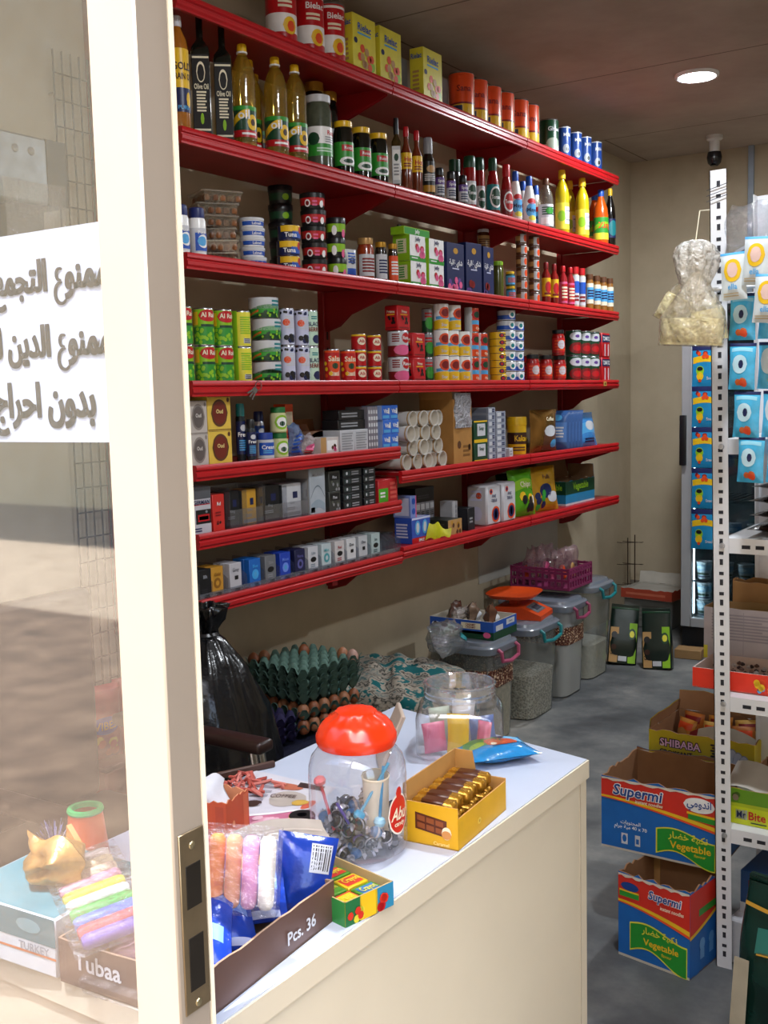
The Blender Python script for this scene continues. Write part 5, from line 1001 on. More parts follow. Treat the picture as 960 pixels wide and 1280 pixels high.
# ================================================================ floor goods along the left wall
def rbox_fn(w, d, e=5.0):
    """rounded rectangle outline"""
    def f(a):
        c, s = math.cos(a), math.sin(a); k = (abs(c)**e+abs(s)**e)**(-1/e); return c*k*w/2, s*k*d/2
    return f
def rloft(b, secs, m, n=40, e=6):
    """stack of rounded rectangles: (w, d, z[, material])"""
    o = len(b.v); cur = m
    for q in secs:
        f = rbox_fn(max(q[0], .0006), max(q[1], .0006), e)
        for k in range(n): x, y = f(2*PI*k/n); b.v.append((x, y, q[2]))
    for i in range(len(secs)-1):
        if len(secs[i]) > 3: cur = secs[i][3]
        mi = b.mi(cur)
        for k in range(n): a, c = o+i*n+k, o+i*n+(k+1) % n; b.f.append((a, c, c+n, a+n)); b.m.append(mi)
    return b
binclear = clear('#e2e4e2', .07, .22, '#b0b2ae', .15); lidclear = clear('#c3cad4', .08, .55, '#8c95a4', .2)
def bin_(x1, y0, w, d, h, handle, fill, fcol, frosty, label, band=None):
    """tall clear box, front at x1, near side at y0"""
    o = thing('storage_bin', (x1-d/2, y0+w/2, 0), FR, label, 'storage bin', 'clear storage bins by the wall')
    b = MB(); rloft(b, [(.001, .001, .001), (w*.86, d*.86, .001), (w*.90, d*.90, .008), (w, d, h)], frosty); b.build('bin_body', o)
    b = MB(); f = fill*h; k = .89+.1*fill; rloft(b, [(.001, .001, .004), (w*.87, d*.87, .004), (w*k*.985, d*k*.985, f), (w*k*.7, d*k*.7, f+.012), (.001, .001, f+.016)], fcol); tag(b.build('contents', o), kind='stuff')
    b = MB(); rloft(b, [(w*1.0, d*1.0, h-.012), (w*1.08, d*1.06, h-.012), (w*1.1, d*1.08, h+.004), (w*1.1, d*1.08, h+.014), (w*1.06, d*1.04, h+.02), (w*.98, d*.96, h+.021), (w*.95, d*.93, h+.034), (w*.9, d*.9, h+.036), (.001, .001, h+.036)], lidclear); b.build('lid', o)
    hm = K(handle, .35); b = MB(); zz = h-.03
    b.tube([(-w*.3, -d/2-.012, h+.006), (-w*.3, -d/2-.028, h-.004), (-w*.28, -d/2-.03, zz-.01), (0, -d/2-.033, zz-.02), (w*.28, -d/2-.03, zz-.01), (w*.3, -d/2-.028, h-.004), (w*.3, -d/2-.012, h+.006)], .008, hm, 8); b.build('handle', o)
    if band:
        b = MB(); g = lambda a, q: (lambda xy: (xy[0], xy[1], h*(.60+.2*q)))(rbox_fn(w*.978, d*.978, 6)(2*PI*a)); b.grid(g, 60, 6, band); b.build('beans_layer', o)
    return o
beans = ramp_noise('red beans', [(.15, '#d8bc98'), (.34, '#5a2a1a'), (.6, '#4a2016'), (.85, '#c5aa90')], 75, 2, .6, .6, .01, voron='F1')
nuts = ramp_noise('pale seeds', [(.2, '#857e70'), (.5, '#bdb5a4'), (.8, '#dcd5c4')], 110, 2, .7, .6, .01, voron='F1')
bin_(-2.0, 3.77, .255, .30, .392, '#a84a6a', .62, M('#c4b79c', .8, 0, .2, 60), binclear, 'clear storage bin nearest the counter, pink handle, band of red beans', beans)
bin_(-1.995, 4.15, .30, .36, .395, 'teal', .5, nuts, binclear, 'clear storage bin with teal handle, half full of pale seeds')
bin_(-2.01, 4.55, .25, .36, .425, '#8e3a5a', .72, M('#e4e2de', .8, 0, .06, 40), clear('#dadcda', .07, .5, '#b0b2b2', .15), 'clear storage bin of white grain below the purple crate', beans)
bin_(-2.03, 4.91, .28, .38, .455, 'teal', .38, M('#cfcbbe', .8, 0, .1, 60), binclear, 'clear storage bin with teal handle farthest from the counter')
# blue carton with cow picture
z = .43; p = at(617, 801, Z=z); d1, w1 = .30, .21
def cow():
    it = [('s', 0, 1, 0, .42, 'dgreen'), ('w', 0, .4, .3, .45, .05, 'green')]
    it += [('e', .27, .5, .15, .2, 'white'), ('e', .10, .62, .07, .14, 'white'), ('E', .24, .58, .06, .1, 'black'), ('E', .34, .48, .05, .1, 'black'), ('E', .09, .68, .03, .08, 'black'), ('s', .16, .18, .16, .4, 'white'), ('s', .22, .24, .16, .4, 'white'), ('s', .34, .36, .16, .4, 'white'), ('s', .39, .41, .16, .4, 'white')]
    return it
o = open_carton('milk_carton_tray', w1, d1, .075, '#1f4fa8', '#c9c2b4', F_=[('s', 0, 1, 0, .42, 'dgreen'), ('s', .1, .4, .45, .75, 'lgrey'), ('s', .55, .9, .6, .9, 'lgrey'), ('t', .72, .75, .1, 'Creamy', 'navy', .3)], L_=cow()+[('s', .5, .8, .52, .86, 'cream'), ('t', .65, .76, .12, 'CREAMY', 'dred', .26), ('t', .65, .62, .12, 'CREAMY', 'dred', .26), ('s', .48, .84, .28, .42, 'lgrey'), ('e', .9, .25, .06, .16, 'pink')], t=.004)
put(o, 'box', 'blue and green open carton with a cow picture on the nearest bin', (p.x-d1/2, p.y+w1/2, z), FR); po = Vector(o.location)
for k in range(3):
    g = bag('snack_packet', .11, .12, .05, M(['#4a2c22', '#6a5648', '#5a3a2a'][k], .25, 0, .3, 20, .2), 30+k, [('e', .5, .5, .25, .2, 'lgrey')])
    put(g, 'packet', 'brown packet sticking out of the cow picture carton, %s' % ['near the wall', 'in the middle', 'near the front'][k], po+Vector((-.085+.085*k, .0, .006)), (0, 0, FR+.15*k))
g = bag('clear_bag', .16, .05, .07, clear('#e9e4e0', .12, .4, '#a99c96', .1, 60), 37); put(g, 'bag', 'crumpled clear bag heaped on the cow picture carton', po+Vector((-.03, -.03, .06)), (R(-20), 0, FR))
# orange kitchen scale on the second bin
z = .432; p = at(672, 775, Z=z); so_ = thing('kitchen_scale', (p.x-.10, p.y+.06, z), FR+.15, 'orange kitchen scale with round pan on the second bin', 'scale'); om = M('#c8430f', .35, 0, .06, 12)
b = MB(); b.prism([(-.11, 0), (.10, 0), (.10, .052), (-.02, .056), (-.09, .028), (-.11, .02)], 'x', -.095, .095, om)
o = b.build('housing', so_); o.rotation_euler = (0, 0, 0)
b = MB(); b.poly([(-.06, -.0885, .0298), (.06, -.0885, .0298), (.06, -.032, .0525), (-.06, -.032, .0525)], M('#5d6268', .3)); b.poly([(-.03, -.075, .0355), (.05, -.075, .0355), (.05, -.045, .0477), (-.03, -.045, .0477)], M('#3a4148', .15)); b.build('display', so_)
b = MB(); b.box(-.02, .02, .05, .02, .06, .09, om, .004); b.build('pan_support', so_)
b = MB(); rloft(b, [(.001, .001, .09), (.24, .2, .09), (.27, .23, .104), (.272, .232, .107), (.265, .225, .106), (.235, .195, .096), (.001, .001, .095)], om, 48, 3.2); o = b.build('pan', so_); o.location = (0, .04, 0)
# purple crate of bags
z = .4665; p = at(702, 758, Z=.475); cr_ = thing('plastic_crate', (-2.2, 4.80, .495), FR, 'purple plastic basket of clear bags standing on the bin lids', 'basket'); pm = M('#7a2350', .45, 0, .08, 12); w, d, h = .27, .30, .105
b = MB()
for (ax, sg) in (('x', -1), ('x', 1), ('y', -1), ('y', 1)):
    L = d if ax == 'x' else w; n = 9
    for k in range(n+1):
        a = (k/n-.5)*L
        if ax == 'x': b.box(sg*w/2-.003, a-.005, 0, sg*w/2+.003, a+.005, h, pm)
        else: b.box(a-.005, sg*d/2-.003, 0, a+.005, sg*d/2+.003, h, pm)
    for zz in (.0, .04, .075, h-.014):
        if ax == 'x': b.box(sg*w/2-.0035, -d/2, zz, sg*w/2+.0035, d/2, zz+.012, pm)
        else: b.box(-w/2, sg*d/2-.0035, zz, w/2, sg*d/2+.0035, zz+.012, pm)
b.build('basket_wall', cr_, smooth=0); b = MB(); b.box(-w/2, -d/2, .0, w/2, d/2, .006, pm); b.build('basket_floor', cr_)
for k in range(6):
    g = bag('clear_bag', .085, .175, .06, clear('#efe6ea', .16, .22, '#b98f9a', .06, 60), 40+k, [('e', .5, .35, .25, .2, ['orange', 'pink', 'tan'][k % 3])])
    put(g, 'bag', 'clear twisted bag in the purple basket, %s row, %s' % (['back', 'front'][k % 2], ['left', 'middle', 'right'][k//2]), cr_.location+Vector((-.07+.135*(k % 2), -.085+.085*(k//2), .009)), (0, 0, .25*(k-2)))
# coffee bags
def coffee(seed):
    rg = random.Random(seed); o = thing('coffee_bag'); w, d, h = .15, .10, .285; b = MB(); dk = M('#10201a', .28, .1, .2, 14, .1)
    def P(a, q):
        x, y = rbox_fn(w*(1-.04*q), d*(1-.72*max(0, q-.35)/.65), 7)(2*PI*a); return (x, y, q*h+.004*math.sin(9*a*2)*q)
    b.grid(P, 48, 16, dk); fr = lambda a, q, l: ((a-.5)*w*.96, -d/2*(1-.72*max(0, q-.35)/.65)-.003-E_*l, q*h)
    marks(b, fr, h/w, [('s', .03, .33, .02, .66, 'tan'), ('t', .18, .2, .08, 'Caffe', 'black', .25), ('e', .18, .52, .11, .06, 'black'), ('e', .18, .3, .1, .05, 'choc'), ('s', .70, .97, .02, .75, 'lime'), ('e', .8, .55, .13, .1, 'dgreen'), ('E', .8, .55, .09, .06, 'lemon'), ('s', .36, .66, .05, .14, 'lgrey')], 8)
    lf = lambda a, q, l: (-w/2*(1-.04*q)-.001-E_*l, (.5-a)*d*.8*(1-.72*max(0, q-.35)/.65), q*h); marks(b, lf, h/d, [('s', .05, .95, .03, .5, '#8a7a58'), ('l', .15, .85, .08, .45, 6, 'black')])
    b.build('bag_body', o); b = MB(); b.box(-w*.47, -.016, h-.004, w*.47, .016, h+.006, K('dgreen'), .002); b.box(-w*.48, -.004, h+.004, w*.48, .004, h+.022, dk, .001); b.build('folded_top', o); return o
o = coffee(1); tag(o, None, 'bag', 'coffee bags on the floor'); p1 = at(784, 833, Z=0); p2 = at(818, 838, Z=0)
spread(o, [(p1+Vector((-.05, .05, .002)), (R(-9), R(4), R(20)), 'black and tan coffee bag on the floor beside the farthest bin'), (p2+Vector((0, .06, .002)), (R(-5), R(-3), R(12)), 'black and tan coffee bag with yellow stripe, the one nearer the fridge')], 'coffee bags on the floor')
# low grey box, red carton, wire stand
o = carton('grey_crate', .30, .22, .175, '#6f706c', [('l', .1, .9, .2, .8, 4, '#5f605c')], c=.006); put(o, 'box', 'plain grey box under the red carton by the back wall', (-2.22, 6.33, 0), 0)
o = open_carton('red_carton', .33, .25, .06, '#a8402a', '#b9b4aa', flaps=(('K', 80, .07),), F_=[('l', .1, .9, .3, .7, 1, '#c46a50')], rag=.004)
b = MB(); b.box(-.15, -.11, .004, .15, .11, .052, M('#9a958c', .8, 0, .1, 8), .003); b.build('paper_cover', o)
put(o, 'box', 'low red carton with torn brown flap by the back wall', (-2.21, 6.32, .1765), R(-6))
o = thing('wire_stand', (-2.436, 6.52, 0), .2, 'rusty wire display stand against the back wall corner', 'stand'); rm = M('#3a2a22', .6, .5, .3, 60)
b = MB(); b.tube([(-.022, 0, 0), (-.022, 0, .50)], .0035, rm, 6); b.tube([(.022, 0, 0), (.022, 0, .52)], .0035, rm, 6); b.build('uprights', o)
for k, zz in enumerate((.2, .33, .47)):
    b = MB(); b.tube([(-.08, -.05, zz+.006), (-.06, -.02, zz), (.06, .02, zz), (.08, -.04, zz+.01)], .0022, rm, 6); b.tube([(-.06, .03, zz+.002), (.07, -.02, zz+.004)], .0022, rm, 6); b.build('hook_bar', o)
# ---------------------------------------------------------------- fridge
FX, FY, FW, FH = -1.868, 5.75, .68, 1.92
fr = thing('display_fridge', (FX+FW/2, FY, 0), 0, 'tall silver glass door fridge against the back wall behind the rack', 'fridge'); sm = M('#a9abae', .4, .3, .04, 10); dm = M('#101114', .4)
b = MB(); D = .62
for a in ((-FW/2, .05, .135, -FW/2+.03, D, FH), (FW/2-.03, .05, .135, FW/2, D, FH), (-FW/2, D-.03, .135, FW/2, D, FH), (-FW/2, .05, FH-.04, FW/2, D, FH), (-FW/2, .05, .135, FW/2, D, .17)): b.box(*a, sm, .002)
b.build('cabinet', fr)
b = MB(); b.box(-FW/2+.03, .06, .17, FW/2-.03, .061, .18, dm); b.box(-FW/2+.0305, D-.034, .17, FW/2-.0305, D-.031, FH-.045, M('#3f4a4f', .5)); b.build('liner', fr)
b = MB(); b.box(-FW/2+.005, .01, .01, FW/2-.005, D-.02, .134, dm, .003); b.build('plinth', fr)
b = MB(); fw = .055; zl, zh = .137, FH-.005
for a in ((-FW/2, 0, zl, -FW/2+fw, .045, zh), (FW/2-fw, 0, zl, FW/2, .045, zh), (-FW/2+fw, 0, zl, FW/2-fw, .045, zl+.05), (-FW/2+fw, 0, zh-.05, FW/2-fw, .045, zh)): b.box(*a, sm, .003)
b.build('door_frame', fr)
b = MB(); b.box(-FW/2+fw, .02, zl+.05, FW/2-fw, .026, zh-.05, clear('#a9b4b8', .05, .0)); b.build('door_glass', fr)
b = MB(); b.box(-FW/2-.006, -.02, 1.02, -FW/2+.030, -.001, 1.29, K('black', .35), .005, seg=2); b.build('handle', fr)
for zz in (.38, .60, .82, 1.05, 1.3):
    b = MB()
    for k in range(16): b.box(-FW/2+.035+k*.0405, .07, zz, -FW/2+.04+k*.0405, D-.04, zz+.004, M('#6d7377', .4, .6))
    b.box(-FW/2+.032, .066, zz-.004, FW/2-.032, .072, zz+.006, M('#8b9195', .4, .5)); b.build('wire_shelf', fr, smooth=0)
b = MB(); b.box(-.30, -.30, 0, .30, .02, .0, K('tan')) if 0 else None
o = carton('wooden_block', .14, .10, .05, '#8a6a42', c=.003, rough=.8); put(o, 'block', 'wooden block on the floor in front of the fridge', (-1.775, 5.62, 0), .1)
def cup():
    o = thing('yoghurt_cup'); b = MB(); b.lathe([(.0005, 0), (.033, 0), (.035, .004), (.043, .088), (.046, .09), (.046, .094)], K('#b9c4c8', .35), 24); sf = lambda a, q, l: ((.0362+.0068*q+E_*l)*math.sin((a-.5)*PI), -(.0362+.0068*q+E_*l)*math.cos((a-.5)*PI), .01+.075*q)
    marks(b, sf, .6, [('s', 0, 1, .5, .92, '#7fb0cc'), ('e', .5, .72, .22, .14, '#d0e0e6'), ('w', .1, .9, .15, .3, .05, 'dgreen'), ('s', 0, 1, .02, .1, 'navy')]); b.build('cup_body', o)
    b = MB(); b.lathe([(.046, .0935), (.044, .096), (.0005, .0955)], K('lgrey', .3, .4), 24); b.build('foil_lid', o); return o
c = cup(); tag(c, None, 'cup', 'yoghurt cups in the fridge'); pl = []
for zz, xs, nz in ((.60, (.12, .24, .36, .48), 1), (.3845, (.085, .2, .31, .42), 1), (.171, (.088, .19, .3, .41), 2)):
    for i, x in enumerate(xs):
        for L in range(nz): pl.append(((FX+x+.0, FY+.15, zz+(.0045 if zz > .2 and zz != .3845 else .0005)+L*.0965), R(-20+30*(i % 2)), 'white and blue yoghurt cup, %s fridge shelf, %s from its left side%s' % ({.60: 'upper', .3845: 'middle', .171: 'bottom'}[zz], NTH[i], (', lower' if L == 0 else ', upper') if nz > 1 else '')))
spread(c, pl, 'yoghurt cups in the fridge')
b = MB(); b.tube([(-FW/2+.045, .075, .2), (-FW/2+.045, .075, FH-.08)], .009, glow('fridge tube', (.95, .98, 1), 14), 8); b.build('lamp_tube', fr)
# strip of blue sachets hanging on the fridge door
st = thing('sachet_strip', (-1.735, FY-.016, 0), 0, 'hanging strip of five blue snack sachets on the fridge door', 'sachets')
for k in range(5):
    zt = at(875, 440+k*51-8, Y=FY).z; h = .215; w = .145
    g = pouch('sachet', w, h, .016, M('#1f86b8', .25, 0, .15, 12), [('s', 0, 1, .88, 1.0, 'navy'), ('d', .35, .78, .25, .06, 8, .05, 'orange', 'dred'), ('w', .02, .98, .55, .7, .05, 'yellow'), ('e', .3, .38, .16, .12, 'lime'), ('e', .3, .25, .14, .1, 'yellow'), ('E', .3, .43, .12, .05, 'black'), ('E', .3, .14, .06, .04, 'orange'), ('t', .72, .2, .07, 'Snack', 'lgrey', .4)], seed=60+k)
    g.parent = st; g.location = (0, 0, zt-h)
# ---------------------------------------------------------------- behind the counter: chair, black bag, egg trays, blanket
zz = .655; pe = at(331, 926, Z=zz); ch = thing('armchair', (pe.x-.28, pe.y-.26, 0), R(90), 'black office armchair with dark wooden arms and chrome frame behind the counter', 'chair')
bl = M('#0e0e12', .5, 0, .15, 10, .05); wd = M('#2a1713', .35, 0, .2, 14); cw = M('#c2c4ca', .12, 1)
b = MB(); b.box(-.23, -.24, .38, .23, .22, .47, bl, .03, seg=3); b.build('seat', ch)
b = MB(); b.box(-.22, .22, .45, .22, .27, .98, bl, .022, seg=3); b.build('backrest', ch)
for sx in (-1, 1):
    b = MB(); b.box(sx*.262-.028, -.285, zz-.03, sx*.262+.028, .20, zz, wd, .011, seg=3); b.build('arm', ch)
    b = MB(); b.tube([(sx*.262-.012, -.25, zz-.03), (sx*.262-.012, -.262, zz-.1), (sx*.262-.012, -.262, .02), (sx*.262-.012, -.2, .012), (sx*.262-.012, .24, .012)], .011, cw, 10); b.tube([(sx*.262+.014, -.25, zz-.03), (sx*.262+.014, -.262, zz-.1), (sx*.262+.014, -.262, .02), (sx*.262+.014, -.2, .012), (sx*.262+.014, .24, .012)], .011, cw, 10); b.build('side_frame', ch)
    b = MB(); b.tube([(sx*.25, .1, zz-.03), (sx*.25, .12, .42), (sx*.2, .12, .40)], .011, cw, 8); b.build('arm_support', ch)
b = MB(); b.tube([(-.26, .02, .375), (.26, .02, .375)], .012, cw, 8); b.tube([(-.26, .23, .375), (.26, .23, .375)], .012, cw, 8); b.build('cross_bar', ch)
bm_ = M('#0c0c0f', .22, 0, .2, 20, .35); pb = at(251, 880, X=-2.12); bb = thing('rubbish_bag', (pb.x+.01, pb.y+.02, 0), 0, 'shiny black plastic bag tied at the top, beside the door post', 'bag')
b = MB(); f = lambda a, z: 1+.07*math.sin(5*a+9*z)+.05*math.sin(11*a-14*z)+.03*math.sin(23*a+7*z)
b.lathe([(.0005, 0), (.17, .0), (.2, .05), (.205, .2), (.2, .4), (.17, .55), (.11, .68), (.06, .745), (.035, .765)], bm_, 64, wob=f, sx=.95); b.build('bag_body', bb, smooth=80)
b = MB(); b.lathe([(.033, .762), (.03, .78), (.05, .81), (.062, .845), (.05, .85), (.02, .8)], bm_, 40, wob=lambda a, z: 1+.3*math.sin(7*a+30*z)); b.build('tied_neck', bb, smooth=80)
b = MB(); b.lathe([(.036, .757), (.041, .764), (.036, .772)], M('#1a1a1e', .3), 24); b.build('knot', bb)
# patterned navy cushion
navyc = ramp_noise('navy floral cloth', [(.0, '#b9b9c4'), (.13, '#a9aab8'), (.17, '#11122e'), (.5, '#0d0f26'), (1, '#15173a')], 11, 2, .9, .1, .01, voron='F1')
p = at(345, 960, Z=.30); cu = MB(); f2 = lambda a, q: (lambda xy, k=max(0, (q-.6)/.4): (xy[0]*(1-.995*k**2), xy[1]*(1-.995*k**2), .30*math.sin(min(1, q/.6)*PI/2)*(1+.02*math.sin(26*PI*a)*(1-k))))(rbox_fn(.64, .62, 4)(2*PI*a))
cu.grid(f2, 60, 20, navyc); o = cu.build('floor_cushion', smooth=60); put(o, 'cushion', 'navy cloth bundle with white petals below the egg trays', (-2.15, 2.74, .0), 0)
# egg trays
green_t = M('#56746a', .85, 0, .12, 30); purp_t = M('#241d4a', .8, 0, .15, 30)
def egg_tray(name, m):
    n = 6; L = .29; b = MB(); N = 48
    def z(a, c):
        e = min(a, 1-a, c, 1-c); x = math.cos(a*n*2*PI)*math.cos(c*n*2*PI); k = .5-.5*x
        pk = (abs(math.cos(a*n*PI))*abs(math.cos(c*n*PI)))**1.5; cup_ = (abs(math.sin(a*n*PI))*abs(math.sin(c*n*PI)))**1.2
        pk = min(.7, pk)/.7; return .024+.022*pk-.022*cup_
    P = lambda a, c: ((a-.5)*L, (c-.5)*L, z(a, c)); b.grid(P, N, N, m)
    return b.build(name, smooth=70)
ec = at(378, 884, Z=.42); base = Vector((ec.x-.12, ec.y+.166, 0)); rz = R(-9)
def egg(k):
    b = MB(); pr = []
    for i in range(13):
        t = PI*i/12; pr.append((max(.0004, .0215*math.sin(t)*(1-.12*math.cos(t)*-1)), .0275-.0275*math.cos(t)))
    b.lathe(pr, M(['#8a4f30', '#a06a4a', '#b08a7e'][k], .5, 0, .08, 40), 16); return b.build('egg')
ez = .312
pz = [ez+.0+k*.045 for k in range(2)]
o = egg_tray('purple_egg_tray', purp_t); tag(o, None, 'egg tray', 'purple egg trays')
spread(o, [((base.x-.03, base.y-.315, ez-.001+k*.026), rz+.05, 'dark purple egg tray, %s of three beside the black bag' % ['bottom', 'middle', 'top'][k]) for k in range(3)], 'purple egg trays')
g = egg_tray('egg_tray', green_t); tag(g, None, 'egg tray', 'green egg trays'); zs = [ez, ez+.052]+[ez+.108+.016*k for k in range(6)]
spread(g, [((base.x+(.004*(k % 2)), base.y-.003*(k % 3), z_), rz+.02*(k % 3), 'grey green egg tray, %s' % (['bottom of the stack', 'second from below with eggs showing'][k] if k < 2 else 'top of the stack' if k == 7 else NTH[k]+' from below, nested empty')) for k, z_ in enumerate(zs)], 'green egg trays')
eg = [egg(0), egg(1), egg(2)]; used = [0, 0, 0]; cell = .29/6; M2 = Matrix.Rotation(rz, 3, 'Z')
def put_egg(i, j, z, k, label, grp):
    v = M2 @ Vector(((i-2.5)*cell, (j-2.5)*cell, 0)); loc = (base.x+v.x, base.y+v.y, z)
    if not used[k]: o = eg[k]; used[k] = 1; o.location = loc
    else: o = dup(eg[k], loc, 0)
    o['label'] = label; o['category'] = 'egg'; o['group'] = grp
zt = zs[7]+.006
for (i, j, k, t) in ((0, 0, 0, 'brown egg on the left corner of the top egg tray'), (0, 1, 1, 'brown egg beside the left corner egg on the top tray'), (1, 4, 0, 'brown egg at the back of the top egg tray'), (4, 5, 1, 'brown egg on the right of the top egg tray'), (5, 5, 2, 'pale pinkish egg on the right corner of the top tray')): put_egg(i, j, zt, k, t, 'eggs on the top tray')
for j in range(6): put_egg(5, j, zs[0]+.004, j % 2, 'brown egg in the bottom green tray, right side, %s from the front' % NTH[j], 'eggs in the bottom tray')
for j in range(6): put_egg(5, j, zs[1]+.004, (j+1) % 2, 'brown egg in the second green tray, right side, %s from the front' % NTH[j], 'eggs in the second tray')
for i in range(5): put_egg(i, 0, zs[1]+.004, i % 2, 'brown egg in the second green tray, front side, %s from the wall' % NTH[i], 'eggs in the second tray')
# patterned blanket heap
blk = ramp_noise('teal patterned cloth', [(.0, '#0f4a50'), (.44, '#155c60'), (.47, '#a89e90'), (.51, '#8f867a'), (.53, '#1d2424'), (.57, '#9a9084'), (.66, '#105055'), (.72, '#8d8478')], 11, 3, .95, .15, .01, stretch=(1, 1, 1.4))
q = at(505, 842, Z=.47); b = MB()
def bf(a, c):
    x, y = rbox_fn(.60*(1-c**4*.985), .66*(1-c**4*.985), 3.2)(2*PI*a); n = .008*math.sin(5*x*9+y*20)+.010*math.sin(31*y-9*x)+.006*math.sin(64*x+25*y)
    return (x*(1+.05*math.sin(14*a+5*c)), y*(1+.04*math.sin(22*a)), .40*(1-(1-c)**3)+n*c+.05*y*c)
b.grid(bf, 96, 40, blk); o = b.build('patterned_blanket', smooth=75); put(o, 'blanket', 'heap of teal and white patterned cloth between egg trays and bins', (-2.19, 3.34, 0), R(5)); o.scale = (1, .82, 1)
g = bag('clear_bag', .22, .14, .12, clear('#dfe4ea', .18, .25, '#8f959c', .05, 40), 51, [('e', .7, .3, .2, .15, 'teal')]); q = at(575, 846, X=-2.06); put(g, 'bag', 'clear plastic bag on the patterned cloth in front of the nearest bin', (-2.06, 3.60, .425), (R(-35), 0, FR))
# ================================================================ white slotted rack on the right
PY_ = 2.57; px_ = at(905, 1210, Y=PY_).x; xt = at(897, 212, Y=PY_).x; ZT = at(897, 212, Y=PY_).z
rk = thing('slotted_rack', (px_, PY_, 0), 0, 'white slotted angle rack with metal shelves on the right', 'rack'); wm = M('#d9dadf', .4, 0, .03, 10); hole = M('#23232b', .8)
RW, RD = .95, .42; lean = -math.atan2(px_-xt, ZT)
for i, (x, y, sx, sy) in enumerate(((0, 0, 1, 1), (RW, 0, -1, 1), (0, RD, 1, -1), (RW, RD, -1, -1))):
    b = MB(); x0, x1 = sorted((x-.019*sx, x+.019*sx)); y0, y1 = sorted((y, y+.038*sy)); t = .002
    b.box(x0, min(y, y+t*sy), 0, x1, max(y, y+t*sy), ZT, wm); xa = x-.019*sx; b.box(min(xa, xa+t*sx), y0, 0, max(xa, xa+t*sx), y1, ZT, wm)
    if sy == 1:
        n = int(ZT/.0245)-1
        for k in range(n):
            zz = .03+k*.0245; hh = (.014, .008)[k % 2]; ww = (.008, .011)[k % 2]
            for ln in ((x+.0015*sx, y-E_),): b.strip(lambda a, c, l: (ln[0]+(a-.5)*ww, ln[1]-.0002, zz+c*hh), 0, 1, 0, 1, hole, 1, 1)
            b.strip(lambda a, c, l: (xa-E_*sx, y+.018*sy+(a-.5)*ww, zz+c*hh), 0, 1, 0, 1, hole, 1, 1)
    o = b.build('post', rk, smooth=0); o.rotation_euler = (0, lean, 0) if i % 2 == 0 else (0, 0, 0)
lv = [at(930, 549, Y=PY_).z, at(930, 674, Y=PY_).z, at(930, 874, Y=PY_).z, at(930, 1040, Y=PY_).z]
lx = lambda z: -(px_-xt)*z/ZT
for z in lv:
    b = MB(); x0 = lx(z)+.004; b.box(x0+.015, .003, z-.036, RW-.02, .005, z, wm); b.box(x0+.015, RD-.005, z-.036, RW-.02, RD-.003, z, wm); b.box(x0, .006, z-.004, RW, RD-.006, z, wm)
    b.box(x0-.0, .04, z-.036, x0+.002, RD-.04, z, wm); b.box(RW-.002, .04, z-.036, RW, RD-.04, z, wm)
    for k in range(2): b.strip(lambda a, c, l: (x0+.045+k*.032+a*.02, .003-E_, z-.024+c*.009), 0, 1, 0, 1, hole, 1, 1)
    b.build('shelf', rk, smooth=0)
    b = MB(); b.lathe([(.0003, -.004), (.006, -.0035), (.007, 0)], M('#b5b6ba', .3, .8), 12); o = b.build('bolt', rk, (x0-.0, -.001, z-.018), (R(-90), 0, 0)); o.rotation_euler = (R(90), 0, 0)
    o.scale = (1, 1, -1)
b = MB(); b.tube([(lx(1.66)+.0, -.05, 1.655), (RW, -.05, 1.655)], .004, wm, 8); b.tube([(lx(1.66), .0, 1.655), (lx(1.66), -.05, 1.655)], .004, wm, 8); b.tube([(RW, .0, 1.655), (RW, -.05, 1.655)], .004, wm, 8); b.build('hanging_bar', rk)
ZA, ZB, ZC_ = lv[1], lv[2], lv[3]
